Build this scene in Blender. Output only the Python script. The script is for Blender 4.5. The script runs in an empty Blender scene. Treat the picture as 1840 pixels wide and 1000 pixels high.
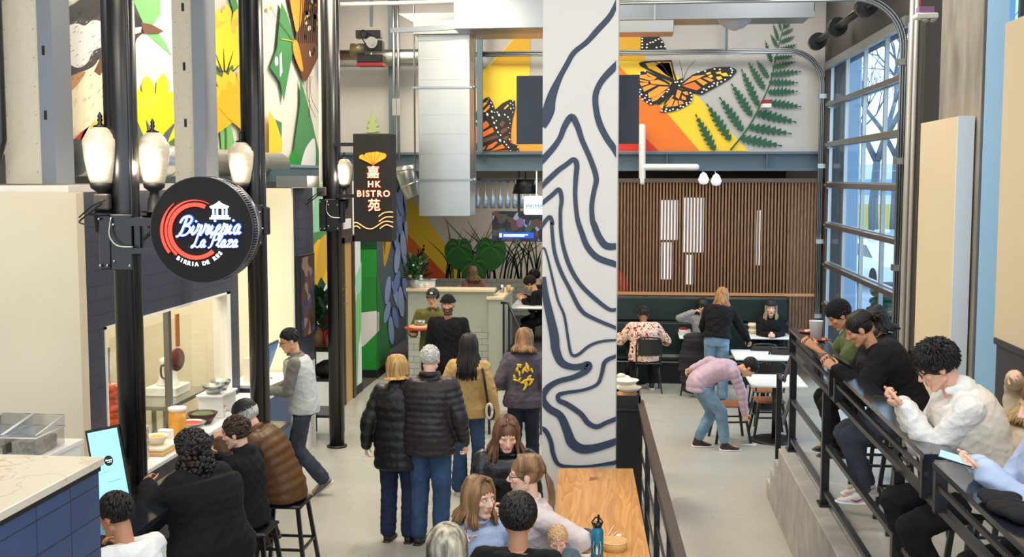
import bpy, math, random
import numpy as np
from mathutils import Vector, Matrix, Euler
random.seed(7)
scene = bpy.context.scene
COL = scene.collection
R = math.radians
# ------------------------------------------------------------------ camera
F_PX, W_PX, H_PX, CAM_H = 2060.0, 1840.0, 1000.0, 3.25
YAW, PITCH = R(5.82), R(5.02)
cd = bpy.data.cameras.new('camera'); cam = bpy.data.objects.new('camera', cd); COL.objects.link(cam)
cd.sensor_width = 36.0; cd.lens = 36.0 * F_PX / W_PX; cd.clip_end = 400; cd.clip_start = .1
cam.location = (0, 0, CAM_H); cam.rotation_euler = (math.pi / 2 - PITCH, 0, YAW)
scene.camera = cam
# ------------------------------------------------------------------ world, exposure
scene.view_settings.view_transform = 'Standard'; scene.view_settings.look = 'None'
scene.view_settings.gamma = 1; scene.view_settings.use_curve_mapping = False
scene.view_settings.exposure = 0.0
world = bpy.data.worlds.new('world'); scene.world = world; world.use_nodes = True
wn = world.node_tree.nodes; wl = world.node_tree.links
bg = wn['Background']
tc = wn.new('ShaderNodeTexCoord'); sep = wn.new('ShaderNodeSeparateXYZ'); ramp = wn.new('ShaderNodeValToRGB')
wl.new(tc.outputs['Generated'], sep.inputs[0]); wl.new(sep.outputs['Z'], ramp.inputs[0])
ramp.color_ramp.elements[0].position = .0; ramp.color_ramp.elements[0].color = (.82, .92, 1, 1)
ramp.color_ramp.elements[1].position = .6; ramp.color_ramp.elements[1].color = (.55, .76, 1, 1)
wl.new(ramp.outputs[0], bg.inputs[0]); bg.inputs[1].default_value = 2.7

def area(name, loc, size, power, col=(1, .93, .82), rot=(0, 0, 0), sy=None):
    l = bpy.data.lights.new(name, 'AREA'); l.energy = power; l.color = col; l.size = size
    if sy: l.shape = 'RECTANGLE'; l.size_y = sy
    o = bpy.data.objects.new(name, l); o.location = loc; o.rotation_euler = rot; COL.objects.link(o); return o
WARM = (1, .90, .76); NEUT = (1, .95, .88)
for ly, ex in ((3.0, 1.0), (6.3, 1.0), (12.5, 1.0), (17.0, .9)):
    for lx in (-3.6, -.6, 2.0):
        area('added_ceiling_fill', (lx, ly, 6.45), 1.3, ((72 if ly < 7 else 125) if lx < -3 else (26 if ly > 4 and ly < 7 else 56) if lx < 0 else 66) * ex, (1, .89, .72) if lx < -3 else (1, .93, .84) if lx < 0 else (1, .97, .94))  # fill lamps added above the view to light the hall
def portal(loc, sx, sy, rot):
    o = area('window_portal', loc, sx, 1, (1, 1, 1), rot, sy); o.data.cycles.is_portal = True
portal((3.44, 16.0, 2.6), 5.0, 5.1, (0, R(90), 0)); portal((3.5, 10.4, 3.6), 5.9, 1.4, (0, R(90), 0))
sun = bpy.data.lights.new('sun', 'SUN'); sun.energy = 1.6; sun.angle = R(40); sun.color = (.78, .89, 1)
so = bpy.data.objects.new('sun', sun); so.rotation_euler = (0, R(62), R(20)); COL.objects.link(so)
area('bar_light', (-1.4, 21.3, 3.25), 2.5, 62, WARM, sy=3.5)
area('bar_light_2', (1.6, 17.2, 3.35), 2.2, 26, WARM, sy=1.2)
area('kitchen_light', (-5.0, 10.4, 3.0), 1.2, 85, (1, .93, .78), sy=2.4)
area('mural_wash_light', (-3.2, 13.2, 6.4), .8, 105, (1, .94, .82), (0, R(-48), 0), 9.0)
area('added_aisle_fill', (-2.1, 11.2, 5.6), .5, 120, (1, .88, .68))  # this and the next: unseen warm fills added to brighten the left aisle
area('added_aisle_fill_2', (-2.6, 16.0, 5.4), .5, 55, (1, .88, .68))
area('added_partition_fill', (-3.9, 6.3, 4.6), 1.0, 10, (1, .93, .8), (R(25), 0, 0))  # fill added to brighten the cream partition, no fitting there
area('hall_light', (-4.55, 13.9, 3.0), .5, 12, WARM)

# ------------------------------------------------------------------ pixel -> place helpers
_cp, _sp, _cy, _sy = math.cos(PITCH), math.sin(PITCH), math.cos(YAW), math.sin(YAW)
FW = Vector((-_sy * _cp, _cy * _cp, -_sp)); RT = Vector((_cy, _sy, 0)); UP = RT.cross(FW)
def ray(px, py): return FW + RT * ((px - W_PX / 2) / F_PX) + UP * ((H_PX / 2 - py) / F_PX)
CP = Vector((0, 0, CAM_H))
def onX(px, py, X): d = ray(px, py); return CP + d * (X / d.x)
def onY(px, py, Y): d = ray(px, py); return CP + d * (Y / d.y)
def onZ(px, py, Z): d = ray(px, py); return CP + d * ((Z - CAM_H) / d.z)

# ------------------------------------------------------------------ materials
MC = {}
def mat(name, col=(.8, .8, .8), rough=.5, metal=0., noise=0., nscale=20., bump=0., bscale=60., emit=None, estr=1., spec=.5, stretch=None, coat=0., sheen=0., col2=None, bdist=.01):
    if name in MC: return MC[name]
    m = bpy.data.materials.new(name); MC[name] = m; m.use_nodes = True
    nt = m.node_tree; b = nt.nodes['Principled BSDF']
    b.inputs['Base Color'].default_value = (*col, 1); b.inputs['Roughness'].default_value = rough
    b.inputs['Metallic'].default_value = metal; b.inputs['Specular IOR Level'].default_value = spec
    b.inputs['Coat Weight'].default_value = coat; b.inputs['Sheen Weight'].default_value = sheen
    if emit: b.inputs['Emission Color'].default_value = (*emit, 1); b.inputs['Emission Strength'].default_value = estr
    if noise or bump or col2:
        t = nt.nodes.new('ShaderNodeTexCoord'); mp = nt.nodes.new('ShaderNodeMapping')
        nt.links.new(t.outputs['Object'], mp.inputs[0])
        if stretch: mp.inputs['Scale'].default_value = stretch
    if noise or col2:
        n = nt.nodes.new('ShaderNodeTexNoise'); n.inputs['Scale'].default_value = nscale; n.inputs['Detail'].default_value = 4
        nt.links.new(mp.outputs[0], n.inputs[0])
        r = nt.nodes.new('ShaderNodeValToRGB'); nt.links.new(n.outputs[0], r.inputs[0])
        a, c = r.color_ramp.elements; a.position = .35; c.position = .65
        if col2: a.color = (*col, 1); c.color = (*col2, 1)
        else:
            a.color = tuple(x * (1 - noise) for x in col) + (1,); c.color = tuple(min(1, x * (1 + noise)) for x in col) + (1,)
        nt.links.new(r.outputs[0], b.inputs['Base Color'])
    if bump:
        n2 = nt.nodes.new('ShaderNodeTexNoise'); n2.inputs['Scale'].default_value = bscale; n2.inputs['Detail'].default_value = 3
        nt.links.new(mp.outputs[0], n2.inputs[0])
        bp = nt.nodes.new('ShaderNodeBump'); bp.inputs['Strength'].default_value = bump; bp.inputs['Distance'].default_value = bdist
        nt.links.new(n2.outputs[0], bp.inputs['Height']); nt.links.new(bp.outputs[0], b.inputs['Normal'])
    return m
def lin(r, g, b):
    f = lambda c: (c / 255 / 12.92) if c / 255 <= .04045 else ((c / 255 + .055) / 1.055) ** 2.4
    return (f(r), f(g), f(b))
def glass(name, tint=(.9, .97, 1), gl=.12, rough=.02):
    if name in MC: return MC[name]
    m = bpy.data.materials.new(name); MC[name] = m; m.use_nodes = True; nt = m.node_tree
    for n in list(nt.nodes): nt.nodes.remove(n)
    o = nt.nodes.new('ShaderNodeOutputMaterial'); t = nt.nodes.new('ShaderNodeBsdfTransparent'); g = nt.nodes.new('ShaderNodeBsdfGlossy')
    mx = nt.nodes.new('ShaderNodeMixShader'); lw = nt.nodes.new('ShaderNodeLayerWeight'); lw.inputs[0].default_value = .5
    p_ = nt.nodes.new('ShaderNodeMath'); p_.operation = 'POWER'; p_.inputs[1].default_value = 4; nt.links.new(lw.outputs['Facing'], p_.inputs[0])
    fr = nt.nodes.new('ShaderNodeMath'); fr.operation = 'MULTIPLY_ADD'; fr.inputs[1].default_value = gl * 2.2; fr.inputs[2].default_value = gl * .3; nt.links.new(p_.outputs[0], fr.inputs[0])
    t.inputs[0].default_value = (*tint, 1); g.inputs['Roughness'].default_value = rough
    nt.links.new(fr.outputs[0], mx.inputs[0]); nt.links.new(t.outputs[0], mx.inputs[1]); nt.links.new(g.outputs[0], mx.inputs[2]); nt.links.new(mx.outputs[0], o.inputs[0])
    return m
def brickmat(name, col, mortar, bw, bh, ms=.004, axis='X', rough=.45, off=.5, bumpy=.25):
    """tiles / planks laid in a plane whose normal is the given axis (object space metres)"""
    if name in MC: return MC[name]
    m = mat(name, col, rough); nt = m.node_tree; b = nt.nodes['Principled BSDF']
    t = nt.nodes.new('ShaderNodeTexCoord'); s = nt.nodes.new('ShaderNodeSeparateXYZ'); c = nt.nodes.new('ShaderNodeCombineXYZ')
    nt.links.new(t.outputs['Object'], s.inputs[0])
    a, d = {'X': ('Y', 'Z'), 'Y': ('X', 'Z'), 'Z': ('Y', 'X')}[axis]
    nt.links.new(s.outputs[a], c.inputs[0]); nt.links.new(s.outputs[d], c.inputs[1])
    k = nt.nodes.new('ShaderNodeTexBrick'); k.inputs['Scale'].default_value = 1; k.inputs['Brick Width'].default_value = bw; k.inputs['Row Height'].default_value = bh
    k.inputs['Mortar Size'].default_value = ms; k.offset = off
    k.inputs['Color1'].default_value = (*col, 1); k.inputs['Color2'].default_value = tuple(x * .88 for x in col) + (1,); k.inputs['Mortar'].default_value = (*mortar, 1)
    nt.links.new(c.outputs[0], k.inputs[0]); nt.links.new(k.outputs[0], b.inputs['Base Color'])
    bp = nt.nodes.new('ShaderNodeBump'); bp.inputs['Strength'].default_value = bumpy; bp.inputs['Distance'].default_value = .004; bp.invert = True
    nt.links.new(k.outputs['Fac'], bp.inputs['Height']); nt.links.new(bp.outputs[0], b.inputs['Normal'])
    return m

# ------------------------------------------------------------------ mesh builder
def V3(p): return np.array([p[0], p[1], p[2]], float)
def nrm(v):
    v = np.array(v, float); n = np.linalg.norm(v); return v / n if n > 1e-9 else v
def frame(d, up=(0, 0, 1)):
    d = nrm(d); u = np.array(up, float)
    if abs(np.dot(d, nrm(u))) > .97: u = np.array((1., 0, 0)) if abs(d[0]) < .9 else np.array((0, 1., 0))
    x = nrm(np.cross(d, u)); y = np.cross(x, d); return x, y, d      # side, up-ish, dir
class MB:
    def __init__(s): s.v = []; s.f = []; s.m = []; s.s = []
    def add(s, vs, fs, m=0, sm=False):
        o = len(s.v); s.v.extend([tuple(float(c) for c in p) for p in vs])
        for f in fs: s.f.append(tuple(i + o for i in f)); s.m.append(m); s.s.append(sm)
        return s
    def box(s, p0, p1, m=0, bev=0):
        x0, y0, z0 = [min(a, b) for a, b in zip(p0, p1)]; x1, y1, z1 = [max(a, b) for a, b in zip(p0, p1)]
        if bev:
            b = min(bev, (x1 - x0) / 2.01, (y1 - y0) / 2.01, (z1 - z0) / 2.01)
            vs = []; idx = {}
            for i, X in enumerate((x0, x1)):
                for j, Y in enumerate((y0, y1)):
                    for k, Z in enumerate((z0, z1)):
                        sx, sy, sz = (1 - 2 * i), (1 - 2 * j), (1 - 2 * k)
                        for a, (bx, by, bz) in enumerate(((0, b, b), (b, 0, b), (b, b, 0))):
                            idx[i, j, k, a] = len(vs); vs.append((X + sx * bx, Y + sy * by, Z + sz * bz))
            fs = []
            def F(l): fs.append(tuple(idx[q] for q in l))
            for i in (0, 1): F([(i, 0, 0, 0), (i, 0, 1, 0), (i, 1, 1, 0), (i, 1, 0, 0)][::(1 if i == 0 else -1)])
            for j in (0, 1): F([(0, j, 0, 1), (1, j, 0, 1), (1, j, 1, 1), (0, j, 1, 1)][::(1 if j == 0 else -1)])
            for k in (0, 1): F([(0, 0, k, 2), (0, 1, k, 2), (1, 1, k, 2), (1, 0, k, 2)][::(1 if k == 0 else -1)])
            for i in (0, 1):
                for j in (0, 1): F([(i, j, 0, 0), (i, j, 1, 0), (i, j, 1, 1), (i, j, 0, 1)][::(1 if i == j else -1)])
                for k in (0, 1): F([(i, 0, k, 0), (i, 0, k, 2), (i, 1, k, 2), (i, 1, k, 0)][::(1 if i == k else -1)])
            for j in (0, 1):
                for k in (0, 1): F([(0, j, k, 1), (1, j, k, 1), (1, j, k, 2), (0, j, k, 2)][::(1 if j == k else -1)])
            for i in (0, 1):
                for j in (0, 1):
                    for k in (0, 1): F([(i, j, k, 0), (i, j, k, 1), (i, j, k, 2)][::(1 if (i + j + k) % 2 == 0 else -1)])
            return s.add(vs, fs, m)
        vs = [(x0, y0, z0), (x1, y0, z0), (x1, y1, z0), (x0, y1, z0), (x0, y0, z1), (x1, y0, z1), (x1, y1, z1), (x0, y1, z1)]
        return s.add(vs, [(0, 3, 2, 1), (4, 5, 6, 7), (0, 1, 5, 4), (1, 2, 6, 5), (2, 3, 7, 6), (3, 0, 4, 7)], m)
    def bar(s, a, b, w, h, m=0, up=(0, 0, 1)):
        a, b = V3(a), V3(b); x, y, d = frame(b - a, up); x = x * w / 2; y = y * h / 2
        vs = [a - x - y, a + x - y, a + x + y, a - x + y, b - x - y, b + x - y, b + x + y, b - x + y]
        return s.add(vs, [(0, 1, 2, 3), (7, 6, 5, 4), (4, 5, 1, 0), (5, 6, 2, 1), (6, 7, 3, 2), (7, 4, 0, 3)], m)
    def tube(s, pts, r, n=10, m=0, caps=True, flat=1., sm=True, up=(0, 0, 1)):
        P = [V3(p) for p in pts]; k = len(P); rr = r if hasattr(r, '__len__') else [r] * k
        vs = []; px = None
        for i in range(k):
            d = P[min(i + 1, k - 1)] - P[max(i - 1, 0)]
            d = nrm(d)
            if px is None: x, y, _ = frame(d, up)
            else:
                x = nrm(px - d * np.dot(px, d)); y = np.cross(d, x) * -1
                y = np.cross(x, d)
            px = x
            for j in range(n):
                t = 2 * math.pi * j / n; vs.append(P[i] + x * math.cos(t) * rr[i] + y * math.sin(t) * rr[i] * flat)
        fs = [(i * n + (j + 1) % n, i * n + j, (i + 1) * n + j, (i + 1) * n + (j + 1) % n) for i in range(k - 1) for j in range(n)]
        s.add(vs, fs, m, sm)
        if caps:
            o = len(s.v) - k * n
            s.f.append(tuple(o + j for j in range(n))); s.m.append(m); s.s.append(False)
            s.f.append(tuple(o + (k - 1) * n + n - 1 - j for j in range(n))); s.m.append(m); s.s.append(False)
        return s
    def cyl(s, a, b, r, n=16, m=0): return s.tube([a, b], r, n, m)
    def lathe(s, prof, c=(0, 0, 0), n=20, m=0, sm=True, axis=None):
        vs = []; k = len(prof); c = V3(c)
        if axis is None: x, y, d = np.array((1., 0, 0)), np.array((0, 1., 0)), np.array((0, 0, 1.))
        else:
            x, y, d = frame(axis); y = np.cross(d, x)
        for r, z in prof:
            for j in range(n):
                t = 2 * math.pi * j / n; vs.append(c + x * r * math.cos(t) + y * r * math.sin(t) + d * z)
        fs = [(i * n + j, i * n + (j + 1) % n, (i + 1) * n + (j + 1) % n, (i + 1) * n + j) for i in range(k - 1) for j in range(n)]
        if prof[0][0] > 1e-5: fs.append(tuple(range(n))[::-1])
        if prof[-1][0] > 1e-5: fs.append(tuple((k - 1) * n + j for j in range(n)))
        return s.add(vs, fs, m, sm)
    def ell(s, c, r, n=14, k=9, m=0, M=None, sm=True):
        r = r if hasattr(r, '__len__') else (r, r, r); c = V3(c); vs = []
        M = np.eye(3) if M is None else M
        for i in range(k + 1):
            a = math.pi * i / k - math.pi / 2
            for j in range(n):
                t = 2 * math.pi * j / n
                vs.append(c + M @ np.array((r[0] * math.cos(a) * math.cos(t), r[1] * math.cos(a) * math.sin(t), r[2] * math.sin(a))))
        fs = [(i * n + j, i * n + (j + 1) % n, (i + 1) * n + (j + 1) % n, (i + 1) * n + j) for i in range(k) for j in range(n)]
        return s.add(vs, fs, m, sm)
    def cap(s, a, b, r1, r2=None, n=12, m=0, flat=1., up=(0, 0, 1)):
        """tapered capsule"""
        r2 = r1 if r2 is None else r2; a, b = V3(a), V3(b); d = nrm(b - a); pts = []; rs = []
        for t in (-90, -60, -30): pts.append(a + d * r1 * math.sin(R(t))); rs.append(max(1e-4, r1 * math.cos(R(t))))
        pts.append(a); rs.append(r1); pts.append(b); rs.append(r2)
        for t in (30, 60, 90): pts.append(b + d * r2 * math.sin(R(t))); rs.append(max(1e-4, r2 * math.cos(R(t))))
        return s.tube(pts, rs, n, m, True, flat, True, up)
    def loft(s, rings, n=20, m=0, sm=True, p=2.3):
        """rings: (centre, xaxis, yaxis) vectors carrying the half sizes"""
        vs = []; k = len(rings)
        for c, x, y in rings:
            for j in range(n):
                t = 2 * math.pi * j / n; ct, st = math.cos(t), math.sin(t)
                vs.append(V3(c) + V3(x) * math.copysign(abs(ct) ** (2 / p), ct) + V3(y) * math.copysign(abs(st) ** (2 / p), st))
        fs = [(i * n + j, i * n + (j + 1) % n, (i + 1) * n + (j + 1) % n, (i + 1) * n + j) for i in range(k - 1) for j in range(n)]
        fs.append(tuple(range(n))[::-1]); fs.append(tuple((k - 1) * n + j for j in range(n)))
        return s.add(vs, fs, m, sm)
    def poly(s, pts, m=0): return s.add(pts, [tuple(range(len(pts)))], m)
    def prism(s, pts, ext, m=0):
        n = len(pts); e = V3(ext); P = [V3(p) for p in pts]; Q = [p + e for p in P]
        return s.add(P + Q, [tuple(range(n)), tuple(range(2 * n - 1, n - 1, -1))] + [(i, n + i, n + (i + 1) % n, (i + 1) % n) for i in range(n)], m)
    def xf(s, M):
        M = np.array(M); A = np.array(s.v) if s.v else np.zeros((0, 3))
        A = A @ M[:3, :3].T + M[:3, 3]; s.v = [tuple(p) for p in A]; return s
    def mesh(s, name, mats):
        me = bpy.data.meshes.new(name); me.from_pydata(s.v, [], s.f)
        for q in mats: me.materials.append(q)
        me.polygons.foreach_set('material_index', s.m); me.polygons.foreach_set('use_smooth', s.s); me.update()
        return me
    def build(s, name, mats, parent=None, local=False, recalc=True):
        """without parent: own origin at the base centre of its box; with parent: world coordinates unless local"""
        if not isinstance(mats, (list, tuple)): mats = [mats]
        loc = Vector((0, 0, 0))
        if parent is None:
            A = np.array(s.v); mn, mx = A.min(0), A.max(0); loc = Vector(((mn[0] + mx[0]) / 2, (mn[1] + mx[1]) / 2, mn[2]))
            s.v = [tuple(p) for p in A - np.array(loc)]
        elif not local:
            q = parent; off = Vector((0, 0, 0))
            while q: off += q.location; q = q.parent
            A = np.array(s.v) - np.array(off); s.v = [tuple(p) for p in A]
        me = s.mesh(name, mats); o = bpy.data.objects.new(name, me); COL.objects.link(o)
        if parent is None: o.location = loc
        else: o.parent = parent
        return o
def tag(o, label, cat, group=None, kind=None):
    if label: o['label'] = label
    if cat: o['category'] = cat
    if group: o['group'] = group
    if kind: o['kind'] = kind
    return o
def struct(o, label=None):
    o['kind'] = 'structure'
    if label: o['label'] = label
    return o
def root(name, label, cat, loc=(0, 0, 0), rz=0., group=None):
    o = bpy.data.objects.new(name, None); o.empty_display_size = .1; COL.objects.link(o); o.location = loc; o.rotation_euler = (0, 0, rz)
    return tag(o, label, cat, group)
def kids(o): return [c for c in KID.get(o.name, [])]
def copy_tree(o, parent=None):
    c = o.copy(); COL.objects.link(c)
    if parent: c.parent = parent
    for ch in list(o.children): copy_tree(ch, c)
    return c
def dup(o, loc, rz, label, group=None):
    c = copy_tree(o); c.location = loc; c.rotation_euler = (0, 0, rz); c['label'] = label
    if group: c['group'] = group
    return c
def text_mesh(txt, size, shear=0., bold=0., ext=.004, align='CENTER', space=1.):
    cu = bpy.data.curves.new('t', 'FONT'); cu.body = txt; cu.size = size; cu.shear = shear; cu.offset = bold; cu.extrude = ext
    cu.align_x = align; cu.align_y = 'CENTER'; cu.space_character = space; cu.resolution_u = 3
    o = bpy.data.objects.new('t', cu); COL.objects.link(o); bpy.context.view_layer.update()
    me = bpy.data.meshes.new_from_object(o.evaluated_get(bpy.context.evaluated_depsgraph_get()))
    vs = [tuple(v.co) for v in me.vertices]; fs = [tuple(p.vertices) for p in me.polygons]
    bpy.data.objects.remove(o); bpy.data.curves.remove(cu); bpy.data.meshes.remove(me); return vs, fs
def add_text(mb, txt, size, c, m=0, xa=(1, 0, 0), ya=(0, 0, 1), **k):
    vs, fs = text_mesh(txt, size, **k); c, xa, ya = V3(c), nrm(xa), nrm(ya); z = np.cross(xa, ya)
    mb.add([c + xa * p[0] + ya * p[1] + z * p[2] for p in vs], fs, m)
def arc_pts(c, r, a0, a1, n, u=(1, 0, 0), v=(0, 0, 1)):
    c, u, v = V3(c), V3(u), V3(v)
    return [c + u * r * math.cos(R(a0 + (a1 - a0) * i / n)) + v * r * math.sin(R(a0 + (a1 - a0) * i / n)) for i in range(n + 1)]
# ================================================================== SETTING
XR, XL, YB = 3.1, -5.15, 19.0          # right wall, left mural wall, back wall
PLZ = .67                               # raised platform
M_conc = mat('polished_concrete', lin(180, 177, 166), .22, noise=.05, nscale=.6, bump=.02, bscale=3, spec=.5)
_nt = M_conc.node_tree
M_conc2 = mat('cast_concrete', lin(168, 164, 156), .7, noise=.14, nscale=5, bump=.25, bscale=18)
M_concD = mat('raw_concrete_column', lin(150, 142, 130), .8, noise=.22, nscale=4, bump=.5, bscale=9, stretch=(1, 1, .35))
M_white = mat('white_paint', lin(226, 222, 214), .55, bump=.03)
M_cream = mat('cream_board', lin(224, 211, 184), .5, noise=.03, nscale=1.5)
M_beige = mat('beige_acoustic_board', lin(222, 205, 172), .8, bump=.08, bscale=200)
M_grey = mat('grey_paint', lin(186, 182, 176), .6)
M_steelb = mat('blue_grey_steel', lin(84, 104, 116), .45)
M_black = mat('black_metal', lin(20, 20, 22), .32, spec=.6)
M_blackm = mat('matt_black', lin(17, 17, 18), .6)
M_galv = mat('galvanised_steel', lin(178, 180, 176), .34, metal=1, noise=.03, nscale=3, bump=.02, bscale=5)
M_galvd = mat('brushed_steel_trim', lin(150, 155, 158), .35, metal=1)
M_alu = mat('aluminium', lin(176, 180, 182), .38, metal=.85)
M_navyt = brickmat('navy_wall_tile', lin(60, 64, 80), lin(40, 44, 56), .34, .115, .004, 'X', .4)
M_navy = mat('navy_paint', lin(48, 54, 72), .5)
M_dark = mat('dark_wainscot', lin(66, 64, 68), .55)
M_wood = mat('oak_slat', lin(134, 94, 62), .5, noise=.22, nscale=6, stretch=(8, 8, 1))
M_tilew = brickmat('sage_white_tile', lin(186, 188, 176), lin(110, 112, 106), .2, .1, .004, 'Y', .3)
M_sage = mat('sage_paint', lin(176, 180, 164), .5)
M_sky = mat('pale_blue_panel', lin(140, 186, 224), .5)

# floor with soft worn patches
def floor_mat():
    nt = M_conc.node_tree; b = nt.nodes['Principled BSDF']
    t = nt.nodes.new('ShaderNodeTexCoord'); n = nt.nodes.new('ShaderNodeTexNoise'); n.inputs['Scale'].default_value = 1.1; n.inputs['Detail'].default_value = 2
    nt.links.new(t.outputs['Object'], n.inputs[0]); r = nt.nodes.new('ShaderNodeMapRange')
    r.inputs[1].default_value = .35; r.inputs[2].default_value = .7; r.inputs[3].default_value = .2; r.inputs[4].default_value = .34
    nt.links.new(n.outputs[0], r.inputs[0]); nt.links.new(r.outputs[0], b.inputs['Roughness'])
floor_mat()
struct(MB().box((-9, -3, -.2), (XR + .35, 27, 0)).build('floor', M_conc))
struct(MB().box((-9, -3, 6.6), (XR + .35, 27, 6.75)).build('ceiling', mat('ceiling_paint', lin(120, 120, 118), .8)))
# glowing ceiling panels added out of view (the fill lamps sit just under them)
for ly in (3.0, 6.3, 12.5, 17.0):
    for lx in (-3.6, -.6, 2.0):
        o = MB().box((lx - .7, ly - .7, 6.5), (lx + .7, ly + .7, 6.6), 0, .01).build('added_ceiling_panel', mat('added_panel_glow', (.8, .8, .8), .5, emit=(1, .95, .88), estr=1.2))
        tag(o, 'added square glowing panel, unseen on the hall ceiling', 'ceiling light', 'added hall ceiling panels')
# raised platform with steps and concrete edge
px0 = 1.45
pm = MB().box((px0, 3.5, 0), (XR + .2, 10.9, PLZ - .001)); struct(pm.build('floor_platform', M_conc))
w = MB().box((px0 - .02, 3.5, 0), (px0 + .12, 10.9, PLZ + .025), 0, .008)
for k, y in enumerate((10.9, 11.19, 11.47)):
    w.box((px0 - .02, y, 0), (px0 + .12, y + .29, PLZ + .02 - .17 * (k + 1)), 0, .006)
struct(w.build('wall_platform', M_conc2))
st = MB()
for k, y in enumerate((10.9, 11.19, 11.47)): st.box((px0 + .12, y, 0), (2.75, y + .29, PLZ - .17 * (k + 1)), 0, .006)
struct(st.build('floor_steps', M_conc2))

# right wall: lintel, jambs, panels
DY0, DY1, DZ = 13.45, 18.6, 5.02
w = MB().box((XR, DY1, 0), (XR + .3, YB + .2, 6.6)).box((XR, 12.8, DZ), (XR + .3, DY1, 6.6)).box((XR + .03, 12.8, 0), (XR + .3, DY0, DZ))
w.box((XR + .28, 3.0, 6.3), (XR + .35, 12.8, 6.6)).box((XR + .1, 3, 0), (XR + .35, 12.8, PLZ))
struct(w.build('wall_right', mat('dark_grey_wall', lin(70, 66, 62), .7)))
w = MB().box((XR + .02, 9.55, 4.46), (XR + .3, 12.4, 5.9)) if False else None
struct(MB().box((XR, 11.35, PLZ), (XR + .15, 12.75, 3.83), 0, .004).build('wall_right_panel', M_beige))
struct(MB().box((XR - .002, 11.335, PLZ), (XR + .152, 11.35, 3.835)).build('trim_painted_lit_end', mat('painted_window_light', lin(238, 244, 250), .5)))  # strip over the beige end, coloured blue-white in place of window light
struct(MB().box((XR + .17, 11.22, PLZ), (XR + .27, 12.72, 6.6), 0, .02).build('wall_right_column', M_concD))
struct(MB().box((XR, 3.0, 1.90), (XR + .12, 10.05, 4.53), 0, .004).build('wall_right_board', M_beige))
struct(MB().box((XR + .01, 3.0, PLZ), (XR + .2, 10.0, 1.86)).box((XR - .01, 3.0, 1.85), (XR + .02, 10.02, 1.9)).box((XR - .012, 3.0, PLZ), (XR + .012, 10.0, PLZ + .12)).build('wall_right_wainscot', M_dark))
struct(MB().box((XR + .14, 3.0, 4.53), (XR + .4, 9.75, 6.6)).build('wall_right_upper', M_concD))
struct(MB().box((XR + .14, 3.0, 1.9), (XR + .4, 10.0, 4.53)).build('wall_right_lower', M_concD))
# tall narrow window between the column and the second panel
wf = struct(MB().box((XR + .12, 10.06, PLZ), (XR + .2, 10.12, 6.6)).box((XR + .17, 11.14, PLZ), (XR + .26, 11.21, 6.6)).box((XR + .2, 9.8, 4.9), (XR + .3, 11.1, 4.96)).build('window_1', mat('window_frame_dark', lin(60, 62, 66), .4)))
MB().box((XR + .26, 9.76, PLZ), (XR + .27, 11.14, 6.6)).build('pane', glass('window_glass', (.62, .84, 1), .1), wf)
MB().box((XR + .17, 10.5, PLZ), (XR + .22, 11.13, 6.6)).build('frame_cover', M_sky, wf)
# conduits beside the garage door
M_pale = mat('pale_conduit', lin(186, 182, 172), .4, metal=.2)
for (yy, rr, mm) in ((12.86, .022, M_pale), (13.06, .03, M_pale)):
    o = MB().tube([(XR - .05, yy, PLZ * 0), (XR - .05, yy, 6.5)], rr, 8).build('conduit', mm)
    tag(o, ('slim' if rr < .025 else 'wider') + ' steel conduit running up the right wall beside the garage door frame', 'conduit')

# back wall above the beam, left mural wall
struct(MB().box((XL - .1, YB, 3.66), (XR + .3, YB + .2, 6.6)).build('wall_back', M_grey))
struct(MB().box((XL - .2, 9.2, 3.45), (XL, YB, 6.6)).build('wall_left', mat('mural_ground', lin(236, 230, 216), .5)))
b = MB().box((XL - 3, YB - .10, 3.63), (XR, YB + .12, 3.67)).box((XL - 3, YB - .10, 3.36), (XR, YB + .12, 3.40)).box((XL - 3, YB, 3.38), (XR, YB + .03, 3.65))
for x in (-4.4, -2.9, -1.2, .6, 2.2): b.box((x, YB - .09, 3.4), (x + .015, YB, 3.63))
tag(b.build('steel_beam', M_steelb), 'long blue-grey steel beam crossing under the butterfly mural', 'beam')
# far end of the building
struct(MB().box((-9, 26.8, 0), (XR + .3, 27, 6.6)).build('wall_far', M_grey))
struct(MB().box((-4.6, 23.5, 0), (XR + .3, 23.7, 3.6)).build('wall_bar', mat('bar_wall', lin(216, 208, 194), .6)))
struct(MB().box((-4.6, YB + .3, 3.5), (XR + .3, 23.5, 3.6)).build('ceiling_bar', mat('bar_ceiling', lin(60, 60, 62), .8)))
struct(MB().box((-1.2, 23.38, 0), (XR + .3, 23.49, .01 + 3.45)).build('wall_bar_wood', mat('bar_brown_wall', lin(60, 46, 38), .6, noise=.2, nscale=3)))
struct(MB().box((XR, YB + .2, 0), (XR + .3, 23.7, 3.6)).build('wall_bar_right', M_grey))
struct(MB().box((-4.6, 23.40, .0), (-1.2, 23.5, 1.17)).build('wall_bar_tiles', M_tilew))
struct(MB().box((-3.9, 18.2, 0), (-1.35, 23.4, .42)).build('floor_bar', mat('dark_mat_floor', lin(58, 58, 60), .7)))

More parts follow.
